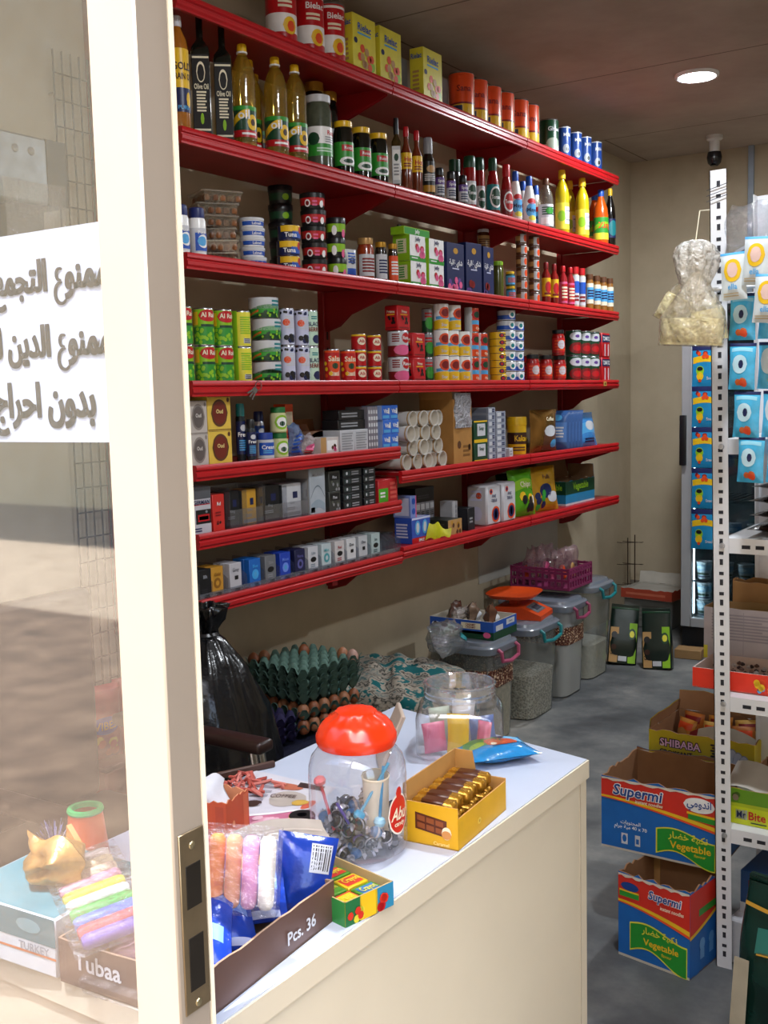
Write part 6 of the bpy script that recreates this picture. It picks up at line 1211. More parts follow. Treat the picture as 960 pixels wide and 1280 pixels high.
# ---- noodle cartons
def noodle_face(big):
    it = [('s', 0, 1, 0, 1, '#1565b0'), ('w', 0, 1, .52, 1, .0, 'red')]
    return it
def super_marks(w, h, sc=1.0):
    hi = 1.0
    return [('w', -.0, 1.0, 0, 0, 0, 'blue')]
def noodle_carton(name, w, d, h, flaps, lower=False):
    F_ = [('W',)]
    pr = MB(); sf = box_face(w, d, h, 'F'); asp = h/w
    cv = lambda a: (.70-.22*a**1.5+.0*a) if not lower else .64-.17*a**1.6
    pr.strip(sf, 0, 1, lambda a: cv(a)+.03, .975, K('#cc2b1d', .5), 14, 1); pr.strip(sf, 0, 1, lambda a: cv(a), lambda a: cv(a)+.035+.05*a, K('yellow', .5), 14, 2); pr.strip(sf, 0, 1, lambda a: cv(a), lambda a: cv(a)+.012+.02*a, K('orange', .5), 14, 3)
    pr.strip(sf, 0, 1, 0, .03, K('#b9b2a6', .6), 1, 1)
    pr.strip(sf, .005, .995, lambda a: .955+.012*math.sin(a*40), .985, K('#cfc6b8', .7), 20, 3)
    cx = .32 if not lower else .66
    tx = lambda ca, cb, hh, s, m, mw, bo=.02, sl=.15, lf=3: pr.text(sf, ca, cb, hh, s, K(m, .5), asp, lf, bo, mw, sl)
    tx(cx, .82, .15 if not lower else .10, 'Supermi', 'white', .46, .07, .15, 4); tx(cx, .82, .15 if not lower else .10, 'Supermi', '#173f8a', .44, .02, .15, 6); tx(cx+.1, .72, .045, 'instant noodles', 'cream', .32)
    if not lower:
        pr.ell(sf, .84, .83, .13, .10, K('white', .5), 12, 3); tx(.84, .83, .10, arabic('اندومي'), '#173f8a', .2, .02, 0, 6); pr.strip(sf, .74, .98, lambda a: .70-.1*(a-.74), lambda a: .73-.1*(a-.74), K('yellow'), 5, 3); pr.strip(sf, .75, .98, lambda a: .63-.1*(a-.74), lambda a: .70-.1*(a-.74), K('green'), 5, 3)
        tx(.26, .40, .05, arabic('المحتويات'), 'white', .2, .01, 0); tx(.26, .33, .05, arabic('مية جرام')+' 40 x 70', 'white', .3, .01, 0)
        pr.strip(sf, .18, .235, .10, .25, K('lgrey'), 1, 3); pr.ell(sf, .2075, .18, .02, .05, K('#1560ae'), 8, 4); pr.strip(sf, .30, .345, .10, .25, K('lgrey'), 1, 3); pr.strip(sf, .31, .335, .13, .2, K('#1560ae'), 1, 4)
    else:
        pr.ell(sf, .17, .85, .13, .05, K('#173f8a', .5), 12, 4); pr.strip(sf, .02, .3, .72, .78, K('green'), 4, 3); pr.strip(sf, .02, .3, .78, .80, K('yellow'), 4, 3)
    x0, x1, y0, y1 = (.48, .98, .07, .42) if not lower else (.17, .97, .10, .44)
    for gm, g, m in ((0, 3, 'lemon'), (.012, 4, '#1f8a2c')):
        pr.strip(sf, x0+gm, x1-gm, lambda a: y0+gm*1.5+.08*math.sin((a-x0)/(x1-x0)*5)-.04*(a-x0), lambda a: y1-gm*1.5+.05*math.sin((a-x0)/(x1-x0)*5)-.04*(a-x0)-(.0), K(m, .5), 14, g)
    cx = (x0+x1)/2+.02; tx(cx, y0+.29, .09 if not lower else .075, arabic('نكهة خضار'), 'lemon', (x1-x0)*.7, .02, 0, 6); tx(cx+.02, y0+.155, .10 if not lower else .08, 'Vegetable', 'yellow', (x1-x0)*.7, .02, 0, 6); tx(cx+.1, y0+.08, .04, 'flavour', 'yellow', .14, .01, 0, 6)
    if lower:
        sr = box_face(w, d, h, 'R'); pr.strip(sr, 0, 1, lambda a: .47+.22*a**1.3, .975, K('#cc2b1d', .5), 10, 1); pr.strip(sr, 0, 1, lambda a: .45+.2*a**1.3, lambda a: .49+.2*a**1.3, K('yellow', .5), 10, 2)
        pr.strip(sr, .25, .75, .66, .74, K('green'), 4, 3)
        for ca in (.35, .62): pr.ell(sr, ca, .32, .08, .07, K('#5f98d0'), 8, 3); pr.strip(sr, ca-.06, ca+.06, .15, .26, K('#5f98d0'), 1, 3)
        sl_ = box_face(w, d, h, 'L'); pr.strip(sl_, 0, 1, .6, .975, K('#cc2b1d', .5), 2, 1)
    else:
        sl_ = box_face(w, d, h, 'L'); pr.strip(sl_, 0, 1, .62, .975, K('#cc2b1d', .5), 2, 1)
    return open_carton(name, w, d, h, '#1560ae', '#8a6242', t=.004, flaps=flaps, rag=.006, seed=9, deco=pr)
A, B_, C2 = at(773, 1192, Z=0), at(862, 1226, Z=0), at(893, 1187, Z=0)
w2 = (B_-A).length; d2 = (C2-B_).length; a2 = math.atan2((B_-A).y, (B_-A).x); h2 = at(773, 1088, Y=A.y).z
ctr = (A+B_)/2+Vector((-math.sin(a2), math.cos(a2), 0))*d2/2
o = noodle_carton('noodle_carton', w2, d2, h2, (), True); put(o, 'box', 'smaller open noodle carton standing on the floor by the rack', ctr, a2)
h1z = h2+.003; YU = 2.618; A = at(752, 1050, Y=YU); B_ = at(893, 1090, Y=YU); wU = -.7485-A.x; aU = R(-1); zt = at(748, 958, Y=YU).z
hU = .195; dU = .25; zU = h1z
o = noodle_carton('noodle_carton', wU, dU, hU, (('K', 86, .006),)); ctr = Vector((A.x, YU, 0))+Vector((math.cos(aU)*wU/2-math.sin(aU)*dU/2, math.sin(aU)*wU/2+math.cos(aU)*dU/2, zU))
put(o, 'box', 'larger open noodle carton overhanging the rack, left of the post', ctr, aU)
o = carton('support_carton', .15, .19, h2-.001, 'tan', [('l', .2, .8, .3, .7, 3, 'brown')]); put(o, 'box', 'plain brown carton under the back of the larger noodle carton', (-.86, 2.765, 0), 0)
# ---- Mr Bite box (on the rack shelf, right of the post)
bz = ZC_+.001
o = open_carton('biscuit_box', .22, .15, .088, '#9fae18', '#a8834f', F_=[('s', 0, 1, 0, .5, '#b9c41a'), ('s', 0, 1, .6, 1, '#5d8a1c'), ('d', .3, .8, .3, .06, 6, .09, '#7a6a58', '#3f5a18'), ('s', .17, .30, .15, .42, 'lgrey'), ('t', .235, .29, .2, 'Mr', 'navy', .10), ('t', .41, .29, .24, 'Bite', 'red', .19), ('l', .34, .52, .06, .12, 1, 'dgreen')], rag=.003)
b = MB(); b.box(-.1, -.065, .004, .1, .065, .06, M('#5a6a20', .5, 0, .3, 30), .006); b.build('packets', o)
for k in range(1): b = MB(); b.grid(lambda a, c: ((a-.5)*.2, -.07+.10*c, .088+.035*c+.006*math.sin(a*9)), 8, 4, M('#b9b4ac', .7)); b.build('flap', o)
put(o, 'box', 'lime green biscuit box with navy and red lettering on the lower rack shelf', (px_+lx(bz)+.093, PY_+.116, bz), R(-1.5))
# ---- Shibaba croissant carton further back
p = at(812, 925, Y=2.93); wS, dS, hS = .30, .24, .10
pr = MB(); sf = box_face(wS, dS, hS, 'F'); pr.text(sf, .31, .68, .22, 'SHIBABA', K('choc'), hS/wS, 3, .10, .44); pr.text(sf, .31, .68, .22, 'SHIBABA', K('#e9b9cc'), hS/wS, 5, .02, .43); pr.text(sf, .27, .40, .13, 'CROISSANT', K('choc'), hS/wS, 4, .03, .36, curve=.02)
for k in range(5): pr.ell(sf, .62+.014*(k % 2), .5+.08*k, .025, .03, K('choc'), 8, 3)
for k in range(3): pr.ell(sf, .80+.055*k, .52-.07*k, .045, .26, K('lgrey'), 10, 3+k); pr.ell(sf, .80+.055*k, .52-.07*k, .052, .29, K('grey'), 10, 2+k)
pr.text(sf, .55, .17, .1, 'Strawberry', K('choc'), hS/wS, 3, .03, .12)
o = open_carton('croissant_carton', wS, dS, hS, '#c4ab12', '#8a6242', flaps=(('K', 85, .06), ('L', 96, .03)), rag=.005, t=.004, deco=pr)
f = MB(); f.grid(lambda a, c: (-.05+.2*a, -dS/2+.03+.03*c, .07+.05*c-.03*(2*a-1)**2), 8, 3, M('#b9b9b4', .6)); f.strip(lambda a, c, l: (-.05+.2*a, -dS/2+.03+.03*c-.001*l, .07+.05*c-.03*(2*a-1)**2), 0, .12, 0, 1, K('dred'), 2, 1); f.build('torn_flap', o)
put(o, 'box', 'yellow croissant carton behind the larger noodle carton', (p.x+wS/2, 2.93+dS/2, ZC_+.001), R(-2)); sb = o.location
for k in range(6):
    g = pouch('croissant_packet', .07, .1, .04, M(['#b87a2e', '#a8622a', '#c9a050'][k % 3], .3, 0, .25, 30, .1), [('e', .5, .5, .3, .25, 'tan'), ('s', .1, .9, .7, .9, 'dred' if k % 2 else 'orange')], seed=70+k); put(g, 'packet', 'brown croissant packet in the yellow carton, %s row, %s' % (['front', 'back'][k % 2], ['left', 'middle', 'right'][k//2]), (sb.x-.09+.085*(k//2), sb.y+.0+.07*(k % 2), ZC_+.0065), (R(-12), 0, .2*k-.5))
p = at(950, 938, Y=2.80); o = open_carton('cake_box', .2, .14, .07, '#b9a878', '#8a6242', F_=[('s', .28, 1, .1, .75, 'choc'), ('e', .3, .45, .1, .3, 'choc'), ('t', .62, .42, .34, 'Ulker', 'white', .5)], rag=.003); put(o, 'box', 'cream and brown cake box at the right edge behind the biscuit box', (at(940, 950, Y=2.80).x+.1, 2.87, ZC_+.001), R(-2))
# ---- level B: red candy box, white display box, brown cartons
p = at(865, 842, Y=2.612); rbw = .40
o = open_carton('candy_box', rbw, .16, .05, '#d83018', '#c9b4ac', F_=[('t', .62, .62, .3, 'Jelly Candy', 'orange', .45), ('d', .6, .26, .22, .08, 14, .12, 'yellow', 'sky'), ('d', .45, .55, .06, .2, 6, .16, 'yellow', 'orange')], L_=[('l', .1, .9, .3, .7, 1, 'orange')], cut=lambda s, a: 1)
b = MB(); rg = random.Random(3)
for k in range(90): b.lathe([(.0004, 0), (.006, .003), (.0065, .007), (.0004, .011)], M(['#5a4038', '#b9b0b0', '#8a6a60', '#3a2a2a'][k % 4], .4), 7, (rg.uniform(-.18, .18), rg.uniform(-.065, .065), .012+rg.random()*.028))
tag(b.build('candies', o), kind='stuff')
b = MB(); b.grid(lambda a, c: ((a-.02)*.2, -.05+.11*c, .052+.028*math.sin(a*PI)*c+.01*math.sin(c*5+a*8)), 10, 6, clear('#f4b0b4', .12, .35, '#d8606a', .1, 40)); b.build('torn_wrap', o)
put(o, 'box', 'red open candy box on the middle rack shelf', (p.x+rbw/2, 2.612+.085, ZB+.001), R(-1))
p = at(881, 830, Y=2.80); hW = at(881, 757, Y=2.80).z-ZB-.001
o = open_carton('printed_carton', .34, .10, hW, '#b9b3bd', '#9a7a50', F_=[('l', .06, .55, .5, .92, 9, '#9a95a4'), ('l', .6, .96, .5, .92, 7, '#9a95a4'), ('s', .3, .304, .3, .95, '#9a95a4'), ('s', 0, .03, .2, .4, 'lemon')], L_=[('s', 0, .5, .0, .4, 'lime'), ('l', .1, .9, .5, .9, 4, '#9a95a4')], rag=.002); put(o, 'box', 'white carton with fine printed table behind the red candy box', (p.x+.17, 2.80+.04, ZB+.001), R(-1))
for k in range(1):
    o = open_carton('brown_carton', .30, .045, hW+.055+.03*k, '#9a7040', '#8a6236', rag=.006, seed=k+4); put(o, 'box', 'brown carton standing behind the white printed carton', (-.87+.22, 2.922, ZB+.001), R(-.5))
# ---- level A: brown wrapped packs
g = pouch('chocolate_pack', .19, .28, .031, M('#2a1712', .16, 0, .5, 25, .5), [('w', .1, .9, .3, .5, .05, '#5a3a24'), ('l', .2, .8, .6, .8, 3, '#7a5a40'), ('e', .5, .2, .2, .08, '#c9b8a8')], seed=80); tag(g, None, 'pack', 'dark brown packs')
spread(g, [((px_+.125+.006*(k % 2), 2.62, ZA+.0175+k*.034), (R(-90), 0, R(3-3*k)), 'shiny dark brown pack, %s in the pile on the upper rack shelf' % ['bottom', 'second up', 'third up', 'top'][k]) for k in range(4)], 'dark brown packs')
# ---- hanging strips of blue packs in front of the rack
def strip_pack(kind, seed):
    w, h = .062, .104
    if kind == 'blue': return pouch('snack_pack', w, h, .018, M('#45aedb', .2, 0, .3, 25, .3), [('s', 0, 1, .93, 1, 'navy'), ('e', .45, .55, .3, .2, '#b9dcea'), ('E', .5, .55, .1, .09, 'navy'), ('d', .5, .2, .3, .08, 5, .07, 'orange', '#c9622a'), ('w', .1, .9, .8, .88, .03, '#8fd0e8')], seed=seed)
    if kind == 'lemon': return pouch('snack_pack', w, h, .018, M('#55b6e0', .2, 0, .3, 25, .3), [('s', 0, 1, .93, 1, 'navy'), ('e', .42, .6, .34, .28, '#c9dbe4'), ('w', .42, .92, .38, .68, .04, '#a8bf1a'), ('S', .4, .9, .16, .22, '#a8bf1a')], seed=seed)
    return pouch('white_pack', w*.95, h*1.0, .016, M('#c9d2d6', .3, 0, .1, 25), [('e', .5, .62, .36, .24, 'yellow'), ('E', .5, .63, .22, .16, '#d9b9b0'), ('t', .5, .28, .12, 'ella', 'sky', .6), ('l', .1, .9, .06, .16, 2, '#b9a98a'), ('s', 0, 1, .95, 1, 'sky')], seed=seed)
rows = [('blue', 'lemon', 'blue', 'lemon', 'blue')]*4
cnt = 0; zr = [at(930, v, Y=2.5).z for v in (425, 487, 547, 603)]
for r_, zb in enumerate(zr):
    for c_ in range(4):
        kd = 'blue' if c_ % 2 == 0 else 'lemon'; x = at((908, 908, 914, 920)[r_], 460, Y=2.5).x+.034+c_*.064
        g = strip_pack(kd, 90+cnt); cnt += 1
        put(g, 'packet', '%s hanging before the rack, %s row, %s' % ({'blue': 'blue packet with pale centre', 'lemon': 'blue packet with lime patch'}[kd], ['top', 'second', 'third', 'bottom'][r_], nth(c_, 4)), (x, 2.5+.004*(c_ % 2), zb), (0, R(2), R(-8+5*(c_ % 3)))); g['group'] = 'hanging blue packets'
for k, (u, v) in enumerate(((918, 375), (945, 357), (960, 404))):
    q = at(u, v, Y=2.47); g = strip_pack('white', 120+k); put(g, 'packet', 'white packet with yellow disc hanging above the blue packets, %s' % ['left one', 'middle one', 'right one'][k], (q.x, 2.47-.012*k, q.z), (0, R(4-6*(k == 0)), R(-6))); g['group'] = 'hanging white packets'
g = bag('clear_bag', .13, .15, .03, clear('#eef0f4', .16, .06, '#aab0ba', .05, 40), 52); q = at(938, 338, Y=2.53); put(g, 'bag', 'empty clear bag hanging above the white packets', (q.x, 2.54, q.z), 0)
b = MB(); b.box(-.09, -.012, 0, .09, .012, .06, K('navy'), .003); marks(b, box_face(.18, .024, .06, 'F'), .33, [('w', .05, .6, .2, .8, 0, 'red'), ('w', 0, 1, .88, 1, 0, 'lgrey')]); q = at(945, 322, Y=2.56); put(b.build('header_card'), 'card', 'navy and red card behind the white packets', (q.x+.06, 2.56, q.z), (0, R(-25), 0))
# ---- bags of corn puffs hanging on the post
filler = M('#f0e2b8', .8, 0, .25, 90, .6); skin = clear('#fbf8f0', .12, .16, '#eeeadf', .06, 50)
def puff_bag(w, h, t, fillh, seed, label, loc, rot):
    o = thing('corn_puff_bag', loc, rot, label, 'bag', 'hanging bags of corn puffs'); rg = random.Random(seed); ph = rg.random()*6
    def f(a, q, k=1.0):
        e = max(0, math.sin(PI*min(1, (q*1.0)**.55)))**.6 if q < .5 else 1-.8*((q-.5)/.5)**.8
        ww = w*(.92 if q < .4 else max(.14, .92-1.3*(q-.4)**.9)); an = 2*PI*a
        return (ww/2*k*math.cos(an)*(1+.05*math.sin(5*an+ph)), t/2*k*e*math.sin(an)*(1+.12*math.sin(7*an+ph+9*q)), q*h)
    b = MB(); b.grid(lambda a, q: f(a, q), 36, 18, skin); b.build('bag_skin', o, smooth=80)
    b = MB(); b.grid(lambda a, q: f(a, .02+q*fillh, .95), 36, 8, filler); b.grid(lambda a, q: f(a, .02+fillh, .95*(1-q)), 36, 2, filler); tag(b.build('corn_puffs', o, smooth=80), kind='stuff'); return o
yb = 2.50; q1 = at(834, 405, Y=yb+.03); q2 = at(862, 433, Y=yb-.05); q3 = at(888, 428, Y=yb)
puff_bag(.095, .15, .055, .42, 1, 'clear bag of corn puffs hanging by the post, left one', (q1.x, yb+.035, q1.z), (0, R(30), R(5)))
puff_bag(.165, .165, .05, .36, 2, 'clear bag of corn puffs hanging by the post, lowest and widest one', (q2.x, yb-.045, q2.z), (0, R(4), R(-4)))
puff_bag(.085, .165, .055, .42, 3, 'clear bag of corn puffs hanging by the post, right one', (q3.x+.002, yb-.005, q3.z), (0, R(-8), R(10)))
qk = at(872, 342, Y=yb); b = MB(); b.lathe([(.008, -.085), (.014, -.065), (.03, -.03), (.044, .01), (.046, .04), (.038, .06), (.026, .07), (.006, .075)], clear('#fbf9f4', .12, .40, '#f0ede6', .08, 60), 40, wob=lambda a, z: 1+.14*math.sin(5*a+30*z)+.08*math.sin(11*a-20*z)); o = b.build('gathered_plastic', smooth=80); t = thing('plastic_bundle', (qk.x-.002, yb-.01, qk.z), 0, 'gathered clear plastic tied above the bags of corn puffs', 'plastic bundle'); o.parent = t
b = MB(); qs = at(887, 262, Y=PY_-.01); b.tube([(0, 0, .07), (.006, .01, .14), (qs.x-qk.x, PY_-.006-yb+.01, qs.z-qk.z)], .0012, K('cream'), 6); b.build('string', t)
b = MB()
for k in range(3): b.tube([(px_+lx(ZT)-.024, PY_-.003-.001*k, ZT-.045-.013*k), (px_+lx(ZT)+.024, PY_-.004, ZT-.037-.013*k+.004)], .0009, M('#55565a', .5, .5), 5)
put(b.build('wire_tie'), 'wire', 'thin wire wound round the top of the white post', (0, 0, 0), 0)
# ---- under the rack: white box, blue carton, green coffee bag
o = carton('white_floor_box', .2, .26, .115, '#b9bac0', c=.004); put(o, 'box', 'plain white box on the floor behind the post', (px_+.115, 2.72, 0), R(-8))
o = carton('blue_carton', .20, .18, .11, '#2a4a7a', [('s', 0, 1, 0, .25, 'lgrey'), ('s', .1, .3, .3, .8, 'dred'), ('l', .4, .9, .4, .8, 2, 'sky')], [('s', 0, 1, 0, .25, 'lgrey')]); put(o, 'box', 'blue carton with white base under the lower rack shelf', (px_+.125, 2.73, .116), R(-6))
o = thing('coffee_sack', (0, 0, 0), 0, 'big dark green coffee sack with gold print in the lower right corner', 'bag'); w, d, h = .24, .13, .40; gm = M('#0f2c26', .2, .1, .3, 12, .25); b = MB()
def P(a, q):
    x, y = rbox_fn(w*(1-.1*q), d*(1-.75*max(0, q-.4)/.6), 5)(2*PI*a); return (x*(1+.03*math.sin(9*q+4*a)), y*(1+.1*math.sin(12*a*2+7*q)), q*h)
b.grid(P, 60, 26, gm); fr_ = lambda a, q, l: ((a-.5)*w*(1-.1*q)*.96, -d/2*(1-.75*max(0, q-.4)/.6)*1.1-.004-E_*l, q*h)
marks(b, fr_, h/w, [('s', .0, .16, .0, .52, '#a39a88'), ('w', .03, 1, .86, .885, -.03, 'gold'), ('w', .2, 1, .56, .72, .03, '#2a6a60'), ('w', .22, 1, .55, .57, .03, 'gold'), ('s', .62, 1, .1, .5, '#9a6a22'), ('e', .7, .93, .2, .06, 'teal'), ('t', .65, .64, .07, 'COFFEE', 'gold', .55)], 12); b.build('sack_body', o)
b = MB(); b.box(-w*.44, -.008, h-.004, w*.44, .008, h+.015, gm, .003); b.build('folded_top', o)
q = at(921, 1092, Y=2.36); put(o, 'bag', o['label'], (q.x+.128, 2.36, 0), R(-12)); o.scale = (1, 1, (q.z)/.412)
# ================================================================ counter and what stands on it
CH = .78
ct = thing('counter', (-.97, 1.3, 0), 0, 'cream shop counter with white top beside the doorway', 'counter')
OUT = [(-.742, .765), (-.731, 1.748), (-1.215, 1.86), (-1.215, .765)]; loc_ = lambda p, k=0: (p[0]+.97, p[1]-1.3)
crm = M('#d2c8b2', .42, 0, .03, 6); topm = M('#b7c0d2', .35, 0, .03, 8)
def inset(pts, d):
    cx = sum(p[0] for p in pts)/4; cy = sum(p[1] for p in pts)/4; return [(p[0]-d*math.copysign(1, p[0]-cx), p[1]-d*math.copysign(1, p[1]-cy)) for p in pts]
b = MB(); b.prism([loc_(p) for p in inset(OUT, .004)], 'z', .0, CH-.034, crm); b.build('counter_body', ct, smooth=0)
b = MB(); b.prism([loc_(p) for p in OUT], 'z', CH-.034, CH-.002, crm); b.build('edge_band', ct, smooth=0)
b = MB(); b.prism([loc_(p) for p in inset(OUT, .003)], 'z', CH-.002, CH, topm); b.build('worktop', ct, smooth=0)
b = MB(); a0, a1 = Vector(loc_(inset(OUT, .004)[0])), Vector(loc_(inset(OUT, .004)[1])); dd = (a1-a0).normalized()
for t in (.972,): q = a0+dd*(a1-a0).length*t; b.box(q.x-.001, q.y-.0012, .01, q.x+.0008, q.y+.0012, CH-.036, M('#a99e8a', .6))
b.build('panel_joint', ct, smooth=0)
b = MB(); q0 = at(545, 925, Z=CH)
# ---- candy jar with orange lid
plast = clear('#fbf9f9', .10, .055, '#e6e7ea', .04)
p = at(450, 1088, Z=CH); d_ = Vector((p.x, p.y, 0)).normalized(); jr = .0705; jc = Vector((p.x, p.y, CH))+d_*jr
jz = at(447, 884, X=jc.x).z-CH; jz = (CAMP.z+ (at(447, 884, Y=jc.y-.0).z-CAMP.z))-CH; H = jz
jj = thing('candy_jar', jc+Vector((0, 0, .0005)), R(38), 'round clear plastic candy jar with ribbed orange lid on the counter', 'jar')
zs_ = H-.052
b = MB(); b.lathe([(.0005, .001), (jr*.8, 0), (jr*.97, .008), (jr, .02), (jr, zs_*.72), (jr*.985, zs_*.80), (jr*.93, zs_*.88), (jr*.82, zs_*.945), (.050, zs_*.985), (.047, zs_), (.047, zs_+.02)], plast, 56); b.build('jar_body', jj)
b = MB(); lm = M('#e0340a', .25, 0, .05, 10, 0, .3); N = 96
def lw_(a, z): return 1-.06*(abs(math.sin(a*5))**3)*max(0, min(1, (z-(zs_+.014))/.02))
b.lathe([(.0475, zs_-.002), (.0555, zs_-.002), (.058, zs_+.004), (.058, zs_+.014), (.0555, zs_+.018), (.052, zs_+.027), (.044, zs_+.036), (.031, zs_+.043), (.0295, zs_+.047), (.016, zs_+.049), (.0005, zs_+.049)], lm, N, wob=lw_); o = b.build('lid', jj, smooth=50)
b = MB(); sf = lambda a, c, l: ((jr+.0006+E_*l)*math.sin((a-.5)*PI), -(jr+.0006+E_*l)*math.cos((a-.5)*PI), zs_*.24+c*.07)
b.ell(sf, .78, .42, .10, .42, K('#e9e2d6'), 14, 0); b.ell(sf, .78, .42, .09, .38, K('#c8261a'), 14, 1); b.ell(sf, .78, .86, .03, .12, K('#c8261a'), 8, 1); b.text(sf, .78, .44, .26, 'Abu', K('cream'), .07/(PI*jr), 3, .02, .14, .3); b.text(sf, .78, .22, .1, 'candy', K('cream'), .07/(PI*jr), 3, .02, .1); b.build('label', jj)
cm_ = [M('#17171c', .25, 0, .2, 60), M('#a9aab4', .2, .3, .3, 60), M('#6a6d7a', .2, .5, .3, 60), M('#2f5a8a', .25)]
def candy(k):
    t = thing('wrapped_candy'); b = MB(); b.lathe([(.0004, -.009), (.006, -.0075), (.0085, -.003), (.0085, .003), (.006, .0075), (.0004, .009)], cm_[k], 12); b.strip(lambda a, c, l: ((.0088+E_)*math.sin((a-.5)*2*PI), -(.0088+E_)*math.cos((a-.5)*2*PI), (c-.5)*.006), 0, 1, .2, .8, cm_[(1, 0, 0, 1)[k]], 12, 1); b.build('candy_body', t)
    for sg in (-1, 1):
        b = MB(); b.grid(lambda a, c: (math.cos(a*2*PI)*(.002+.0045*c), math.sin(a*2*PI)*(.002+.0045*c)*.5, sg*(.0085+.006*c)), 10, 1, cm_[(1, 1, 2, 1)[k]]); b.build('twist', t)
    t['category'] = 'candy'; t['group'] = 'wrapped candies in the jar'; t['label'] = ['black and silver wrapped candy in the jar with the orange lid', 'silver wrapped candy with black band in the jar with the orange lid', 'grey foil wrapped candy in the jar with the orange lid', 'blue wrapped candy in the jar with the orange lid'][k]; return t
cs = [candy(k) for k in range(4)]; first = [True]*4; rg = random.Random(21); placed = []
for n in range(3000):
    if len(placed) >= 72: break
    z = .013+.0145*int(len(placed)/18); r_ = math.sqrt(rg.random())*(jr-.0165); a = rg.random()*2*PI; q = Vector((r_*math.cos(a), r_*math.sin(a), z+rg.uniform(-.001, .004)))
    if z > .055 and q.x > .03: continue
    if any((q-w_).length < .0148 for w_ in placed[-40:]): continue
    placed.append(q); k = rg.choice((0, 0, 0, 1, 1, 2, 3)); ro = (rg.uniform(0, 3), rg.uniform(0, 3), rg.uniform(0, 3)); loc = jc+q
    if first[k]: cs[k].location = loc; cs[k].rotation_euler = ro; first[k] = False
    else: dup(cs[k], loc, ro)
g_ = K('#dcd6c6', .6)
t = thing('paper_cup_tube', jc+d_.cross(Vector((0, 0, 1)))*.026+Vector((0, 0, .03))-d_*.01, (R(6), R(4), 0), 'cream paper tube standing among the candies in the orange lidded jar', 'tube'); b = MB(); b.lathe([(.0005, 0), (.017, 0), (.019, .085), (.0195, .087), (.018, .087), (.016, .01)], g_, 28); b.build('tube_wall', t); b = MB(); b.lathe([(.0196, .085), (.0204, .087), (.0196, .089)], K('cream'), 28); b.build('rim', t)
for i, (dx, dz, col, tl, an, hc) in enumerate(((-.035, .045, '#b8262c', .07, -14, '#e07a80'), (.004, .07, '#3fa3cf', .08, 30, '#3fa3cf'), (.03, .06, '#2f8fc4', .075, 5, '#8fc4dd'), (-.004, .035, '#5a4aa8', .055, -28, '#8a7ac8'))):
    right = Vector((-d_.y, d_.x, 0))*-1; q = jc+right*dx-d_*.035+Vector((0, 0, dz)); t = thing('lollipop', q, (0, R(an), math.atan2(right.y, right.x)), '%s lollipop stick standing among the candies in the jar' % ['red', 'light blue slanting', 'blue upright', 'violet slanting'][i], 'lollipop')
    b = MB(); b.tube([(0, 0, 0), (0, 0, tl)], .0022, K(col), 8); b.build('stick', t); b = MB(); b.lathe([(.0004, -.008), (.007, -.005), (.009, 0), (.007, .005), (.0004, .008)], K(hc), 14, (0, 0, -.006 if i != 0 else tl+.004)); b.build('sweet', t)
# ---- chocolate display box
A, B_, C2 = at(515, 1050, Z=CH), at(570, 1067, Z=CH), at(635, 1010, Z=CH); wB = (C2-B_).length*.92; dB = .088; aB = R(-90)+0
ang = math.atan2((C2-B_).y, (C2-B_).x); hB = at(634, 942, X=C2.x).z-CH; hB = .078
yel = '#d7a513'
def ccut(s, a): return {'L': .92 if a > .0 else 1, 'F': .42, 'K': 1.15, 'R': .62+.45*min(1, max(0, (a-.45)*6))}[s] if s != 'L' else (.75 if a > .55 else .75+.4*(.55-a)*1.0)
b = MB(); sl = box_face(wB, dB, hB, 'L'); sf = box_face(wB, dB, hB, 'F')
b.strip(sl, .22, .80, lambda a: .30-.15*(a-.2), lambda a: .62-.15*(a-.2), K('#5a2712'), 4, 1)
for i in range(3):
    for j in range(2): b.strip(sl, .26+.17*i, .40+.17*i, lambda a, j=j: .34+.14*j-.15*(a-.2), lambda a, j=j: .44+.14*j-.15*(a-.2), K('#8a4a22'), 2, 2)
b.ell(sl, .80, .30, .09, .12, K('cream'), 10, 3); b.ell(sl, .80, .27, .09, .08, K('#c98a4a'), 10, 4); b.text(sl, .7, .08, .07, 'Caramel', K('#f0d890'), hB/dB, 3, .02, .3)
b.ell(sf, .42, .25, .035, .06, K('#e8c95a'), 10, 1); b.ell(sf, .42, .25, .015, .03, K('#b98a1a'), 8, 2)
sr = box_face(wB, dB, hB, 'R'); b.strip(sr, .75, .9, .75, 1.05, K('cream'), 1, 1)
o = open_carton('chocolate_box', wB, dB, hB, yel, '#b98a4a', t=.002, cut=lambda s, a: {'F': .60, 'K': 1.12, 'R': .66 if a < .62 else 1.12, 'L': .80}[s], deco=b)
cxb = B_+(C2-B_)*.5+Vector((-math.sin(ang), math.cos(ang), 0))*dB/2
put(o, 'box', 'yellow open box of chocolate bars beside the candy jar', Vector((cxb.x, cxb.y, CH)), ang); bc = Vector(o.location)
b = MB(); b.box(-.0105, -.034, 0, .0105, .034, .02, M('#b5842a', .22, .6, .25, 40, .2), .004); b.box(-.0107, -.02, .004, .0107, .02, .0203, K('#4a2412', .3), .003); o = b.build('chocolate_bar'); tag(o, None, 'chocolate', 'chocolate bars in the yellow box')
M3 = Matrix.Rotation(ang, 3, 'Z'); pl = []
for i in range(6):
    for L in range(3):
        v = M3 @ Vector((-.066+.0255*i, .004*(i % 2)-.003+.003*L, .0025+.0206*L)); pl.append((bc+v, ang+.06*((i+L) % 2), 'gold wrapped chocolate bar in the yellow box, %s layer, %s from the near end' % (['bottom', 'middle', 'top'][L], NTH[i])))
spread(o, pl, 'chocolate bars in the yellow box')
